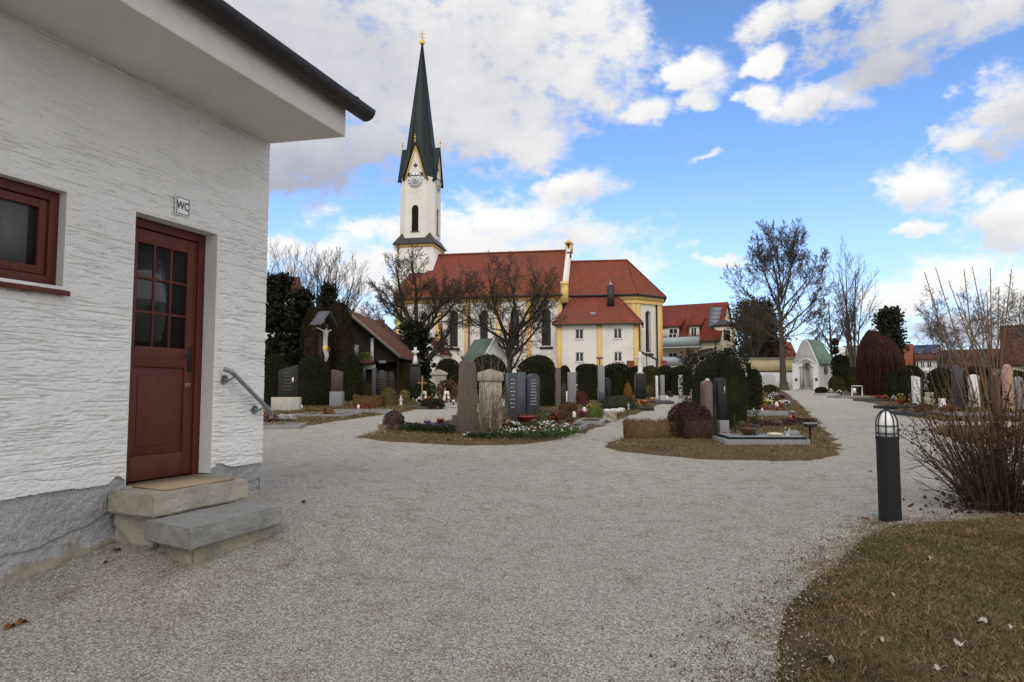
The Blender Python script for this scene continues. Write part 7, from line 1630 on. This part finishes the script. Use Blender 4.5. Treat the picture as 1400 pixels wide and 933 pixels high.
for lb, px, pyb, w_, h_, lf, pt in (('brown withered planting on the granite bordered grave', 1044, 565, 24, 7, BROWNL, PET['red']), ('dark green ivy on the left of the granite bordered grave', 1026, 565, 14, 8, GREEND, None), ('white and yellow flowers on the third grave of the right island', 1048, 556, 22, 6, GREEN, PET['yellow']), ('dark red flowers on the third grave of the right island', 1062, 556, 14, 6, GREEND, PET['red']), ('pale cream flowers on the fourth grave of the right island', 1050, 549, 24, 5, GREEND, PET['cream']), ('brown bush on the fourth grave of the right island', 1063, 551, 15, 8, BROWNL, None), ('green tuft at the path edge of the third grave', 1076, 557, 11, 6, GREEND, PET['white']), ('white blossoms below the pale headstone', 1055, 543, 20, 5, GREEND, PET['white']), ('violet blossoms behind the cream flowers', 1068, 546, 10, 4, GREEND, PET['violet'])):
    plant(lb, px, pyb, w_, h_, lf, pt, 320, nf=70)
curb('dark grave border of the third grave on the right island', 1032, 1078, 560, 1.5, GDK, .16); curb('light grave border of the fourth grave on the right island', 1034, 1075, 552, 1.6, GLIGHT, .18); curb('grey grave border below the pale headstone', 1040, 1072, 545, 2.2, GDK, .2)
stele('pale weathered headstone against the white lower wall', 1042, 1061, 537, 511, GLIGHT, .2, 'round', None, 0, None, crown=.2)
stele('white and pink post hung with ribbon at the side of the very large yew', 1028, 1031, 558, 527, M('pinkish_white', (.55, .46, .43), (.45, .36, .33)), .1, 'gable')
stele('slender dark pole like stele behind the very large yew', 1024, 1028, 560, 497, GBLACK, .14, 'flat')
stele('thin grey stele showing beside the left edge of the very large yew', 929, 934, 556, 513, GLIGHT, .2, 'flat')
plant('dry leafless twig plant left of the barberry', 903, 592, 14, 16, leafm('dry_twigs', (.08, .06, .045), (.12, .09, .065)), None, 180, name='withered_plant')
# right of the chapel path
q = spot(1172, 543); t = thing('metal_railing', 'white metal bench frame or railing before the coppery tree', 'railing', q); s = q[1] / FOC; w = 14 * s; h = 15 * s
f = MB()
for x in (-w / 2, w / 2): f.tube([(x, 0, -.05), (x, 0, h)], .035, 6)
f.tube([(-w / 2, 0, h), (w / 2, 0, h)], .03, 6).build('frame', WWOOD, t); MB().bb(-w / 2 + .05, -w * .1, -.02, .02, h * .35, h * .8).build('panel', WWOOD, t)
t['label'] = 'white metal railing with a small panel in front of the coppery tree'
q = spot(1187, 541); t = thing('stone_sculpture', 'pale brown abstract stone sculpture under the coppery tree', 'sculpture', q); s = q[1] / FOC
MB().prism([(-.28, 0, -.05), (-.12, 0, -.05), (.12, 0, .7), (.3, 0, -.05), (.42, 0, -.05), (.22, 0, .95), (-.02, 0, .98)], (0, .22, 0)).build('legs', LIME, t, bevel=.02); MB().box((.1, .1, 1.06), (.42, .26, .2), .3).build('head', LIME, t, bevel=.03)
stele('tall whitish stele in front of the dark dome yew', 1251, 1259, 558, 514, WHITEST, .3, 'slantl', None, R(-10), (GBROWN, 6, .3, .85, .5))
stele('grey side slab just right of the tall whitish stele', 1258.5, 1262, 557, 516, GDK, .4, 'flat', None)
q = spot(1271, 559); t = thing('urn', 'pale brown stone urn between the stele and the round yew', 'urn', q); h = 22 * q[1] / FOC
MB().lathe([(.10, -.03), (.14, .03), (.10, .1 * h), (.24, .45 * h), (.24, .6 * h), (.15, .85 * h), (.18, .92 * h), (.18, h), (.14, h), (.1, .9 * h)], (0, 0, 0), 16).build('body', LIME, t, smooth=True); MB().lathe([(.16, h * .88), (.02, h * .9)], (0, 0, 0), 12).build('soil', SOIL, t)
for lb, px, pyb, w_, h_, lf, pt, pot in (('yellow primroses in a dark pot beneath the white stele', 1250, 557, 12, 13, GREEN, PET['yellow'], GDK), ('yellow primroses in a terracotta pot left of the dark pot', 1232, 556, 11, 14, GREEN, PET['yellow'], TERRA), ('orange and yellow flowers left of the terracotta pot', 1211, 550, 9, 7, GREEN, PET['orange'], None), ('white flower figure among the primroses', 1222, 551, 6, 7, GREEND, PET['white'], None), ('red flowers on the dark grave right of the railing', 1202, 548, 9, 5, GREEND, PET['red'], None), ('brown wreathed bowl under the coppery tree', 1202, 541, 14, 7, BROWNL, PET['white'], None), ('white potted flowers below the olive shrub', 1136, 540, 8, 6, GREEND, PET['white'], None), ('second white flower pot right below the olive shrub', 1148, 542, 8, 6, GREEND, PET['white'], None), ('withered brown planting at the front of the urn grave', 1260, 568, 18, 6, BROWNL, None, None), ('reddish ground cover at the foot of the big leafless bush', 1296, 566, 20, 9, BROWNL, PET['red'], None)):
    plant(lb, px, pyb, w_, h_, lf, pt, 300, pot, nf=70)
for lb, a, b, pyb, dp, m in (('dark granite grave border right of the railing', 1188, 1222, 550, 1.8, GDK), ('black polished grave border below the primroses', 1226, 1276, 561, 1.9, GBLACK), ('dark grave border nearest to the bollard', 1248, 1306, 570, 1.6, GDK), ('grey grave border before the white railing', 1150, 1190, 545, 2.0, GGREY), ('pale border of the grave at the chapel corner', 1128, 1152, 541, 2.0, GLIGHT)): curb(lb, a, b, pyb, dp, m, .16)
stele('small white slab on the grave at the left of the big leafless bush', 1286, 1294, 561, 545, WHITEST, .15, 'flat'); 
for lb, a, b, pyb, pt, m, sh in (('rounded grey headstone seen behind the stems of the big bush', 1306, 1318, 560, 500, GDK, 'round'), ('white lettered headstone seen through the big bush', 1329, 1341, 560, 512, WHITEST, 'gable'), ('pinkish headstone right inside the big bush', 1376, 1388, 564, 498, M('pink_sandstone', (.42, .28, .21), (.34, .22, .17), scale=5), 'shoulder'), ('low black headstone behind the big bush', 1350, 1364, 562, 520, GBLACK, 'flat'), ('grey headstone at the right picture edge', 1390, 1402, 563, 515, GGREY, 'round')):
    stele(lb, a, b, pyb, pt, m, .2, sh)
curb('grey grave border running behind the big bush', 1310, 1400, 572, 1.7, CURBG, .16)
for lb, px, pyb, w_, h_, pt in (('white flowers behind the big bush', 1333, 567, 10, 7, PET['white']), ('red flowers behind the big bush', 1357, 568, 12, 7, PET['red']), ('yellow flowers behind the big bush', 1380, 568, 10, 7, PET['yellow'])): plant(lb, px, pyb, w_, h_, GREEN, pt, 240, nf=70)
# distant row of lamps and boards before the church
q = np.array([W(632, 530, 50)[0], 50, 0]); q[2] = g(q[0], q[1]); t = thing('lamp_post', 'slim lamp post with a small round head behind the rough stele', 'lamp', q); hh = W(632, 485, 50)[2] - q[2]
MB().tube([(0, 0, -.1), (0, 0, hh - .3)], .04, 8).build('post', DARKMET, t); MB().lathe([(.10, hh - .3), (.16, hh - .1), (.05, hh)], (0, 0, 0), 12).build('lamp_head', GALV, t)
q = np.array([W(820, 530, 47)[0], 47, 0]); q[2] = g(q[0], q[1]); t = thing('lamp_post', 'thin wooden post with a small board before the middle pilaster of the sacristy', 'post', q); hh = W(820, 488, 47)[2] - q[2]
MB().tube([(0, 0, -.1), (0, 0, hh - .1)], .035, 8).build('post', OAK, t); MB().bb(-.22, .22, -.04, .04, hh - .16, hh).build('board', OAK, t); t.name = 'sign_post'
q = HF.world(HF.front(503, 490)[0], -.6, ztr); plant_ = thing('balcony_plant', 'bright green potted plant on the balcony ledge of the dark hall', 'plant', q)
d = rng.normal(size=(420, 3)); d /= np.linalg.norm(d, axis=1)[:, None]; d[:, 2] = abs(d[:, 2]); MB().leaves(d * [.5, .25, .55] * rng.random((420, 1)) ** .4 + [0, 0, .1], .11, asp=1.6).build('foliage', leafm('fresh_green', (1, 1, 1), (1, 1, 1)), plant_); MB().bb(-.4, .4, -.14, .14, 0, .16).build('trough', TERRA, plant_)

# ---------------------------------------------------------------- bollard and litter
q = GP(1225, 717); bo = thing('bollard_lamp', 'dark grey cylindrical bollard lamp with caged white dome at the lawn edge', 'bollard lamp', (q[0], q[1] + .1, g(q[0], q[1]) - .02))
s = (q[1] + .1) / FOC; Rb = 14 * s; H = W(1225, 560, q[1] + .1)[2] - g(q[0], q[1]) + .02; hb_ = W(1225, 597, q[1] + .1)[2] - g(q[0], q[1]) + .02
ANTH = M('anthracite_paint', (.013, .013, .015), (.018, .018, .020), scale=4, rough=.6, spec=.25, fine=.15)
MB().lathe([(Rb, -.1), (Rb, hb_ - .03), (Rb * 1.04, hb_ - .028), (Rb * 1.04, hb_), (Rb * .9, hb_ + .002)], (0, 0, 0), 32).build('post', ANTH, bo, smooth=True).modifiers.new('e', 'EDGE_SPLIT').split_angle = R(40)
dome = [(Rb * .80, hb_), (Rb * .80, hb_ + (H - hb_) * .45)] + [(Rb * .80 * math.cos(a), hb_ + (H - hb_) * .45 + (H - hb_) * .5 * math.sin(a)) for a in np.linspace(.15, 1.5, 9)]
MB().lathe(dome, (0, 0, 0), 28).build('lamp_glass', M('opal_glass', (.86, .86, .86), (.84, .84, .84), rough=.3, spec=.3), bo, smooth=True)
cg = MB(); hd = H - hb_
for k in range(8):
    a = k * math.pi / 4 + .2; P = [(Rb * .95, hb_), (Rb * .95, hb_ + hd * .42)] + [(Rb * .95 * math.cos(b), hb_ + hd * .42 + hd * .57 * math.sin(b)) for b in np.linspace(.2, 1.52, 7)]
    cg.tube([(r_ * math.cos(a), r_ * math.sin(a), z_) for r_, z_ in P], .0065, 6)
for f_ in (.12, .40): cg.tube([(Rb * .95 * math.cos(b), Rb * .95 * math.sin(b), hb_ + hd * f_) for b in np.linspace(0, 6.2832, 29)], .006, 6)
cg.lathe([(.03, hd * .975), (.03, hd), (.005, hd + .004)], (0, 0, hb_), 10); cg.build('cage', ANTH, bo)
LEAFM = M('dry_leaf', (.22, .095, .035), (.15, .06, .025), scale=30, rough=.9); LEAFP = M('pale_leaf', (.50, .46, .40), (.40, .36, .30), scale=30, rough=.9)
def leaf(label, px, py, size, m, dz=.012):
    q = GP(px, py); a = rng.random() * 6.28; P = []
    for t_ in np.linspace(0, 6.2832, 13)[:-1]:
        r_ = size * (.5 + .2 * math.cos(2 * t_)) * (.85 + .3 * rng.random()); P.append((r_ * math.cos(t_ + a), r_ * math.sin(t_ + a) * .9, .012 + .012 * math.sin(t_ * 2 + a) + .008 * rng.random()))
    mb = MB(); n = len(P); mb.add(P + [(0, 0, .004)] + [(x, y, z - .002) for x, y, z in P], [(i, (i + 1) % n, n) for i in range(n)] + [((i + 1) % n, i, n + 1 + i, n + 1 + (i + 1) % n) for i in range(n)])
    mb.tube([(0, 0, .006), (math.cos(a) * size * .9, math.sin(a) * size * .9, .01)], .0018, 4)
    z = float(turf_z(np.array([q[0]]), np.array([q[1]]), LAWN)[0]) if inside(np.array([q[0]]), np.array([q[1]]), LAWN)[0] else float(zsurf(q[0], q[1]))
    tag(mb.build('fallen_leaf', m, None, (q[0], q[1], z + dz * .4)), label, 'leaf')
leaf('curled brown leaf on the gravel at the left picture edge', 14, 861, .05, LEAFM); leaf('orange brown leaf beside the curled one on the gravel', 31, 859, .045, LEAFM); leaf('pale leaf on the gravel left of the stone steps', 143, 773, .05, LEAFP); leaf('dark brown leaf on the gravel just left of the steps', 160, 757, .05, LEAFM)
leaf('lone brown leaf on the gravel past the lower step', 415, 690, .05, LEAFM); leaf('rust red leaf in the near lawn', 1157, 834, .05, LEAFM)
for lb, px, py, sz in (('long pale leaf on the near lawn towards the right edge', 1343, 864, .06), ('long pale leaf lower on the near lawn', 1314, 891, .06), ('small pale leaf at the lower middle of the lawn', 1204, 884, .03), ('small pale leaf near the lawn corner by the gravel', 1133, 916, .045), ('small whitish leaf on the lawn below the bollard', 1270, 770, .025), ('tiny pale leaf near the bottom of the lawn', 1286, 928, .04), ('small pale leaf in the middle of the lawn', 1220, 828, .025), ('pale leaf at the right end of the lawn', 1385, 870, .03)): leaf(lb, px, py, sz, LEAFP)
for lb, px, py, sz in (('dark leaf on the gravel right of the bollard', 1281, 657, .05), ('dark leaf on the gravel left of the bollard foot', 1183, 713, .06), ('dark leaf on the gravel near the leafless bush', 1190, 646, .04)): leaf(lb, px, py, sz, LEAFM)
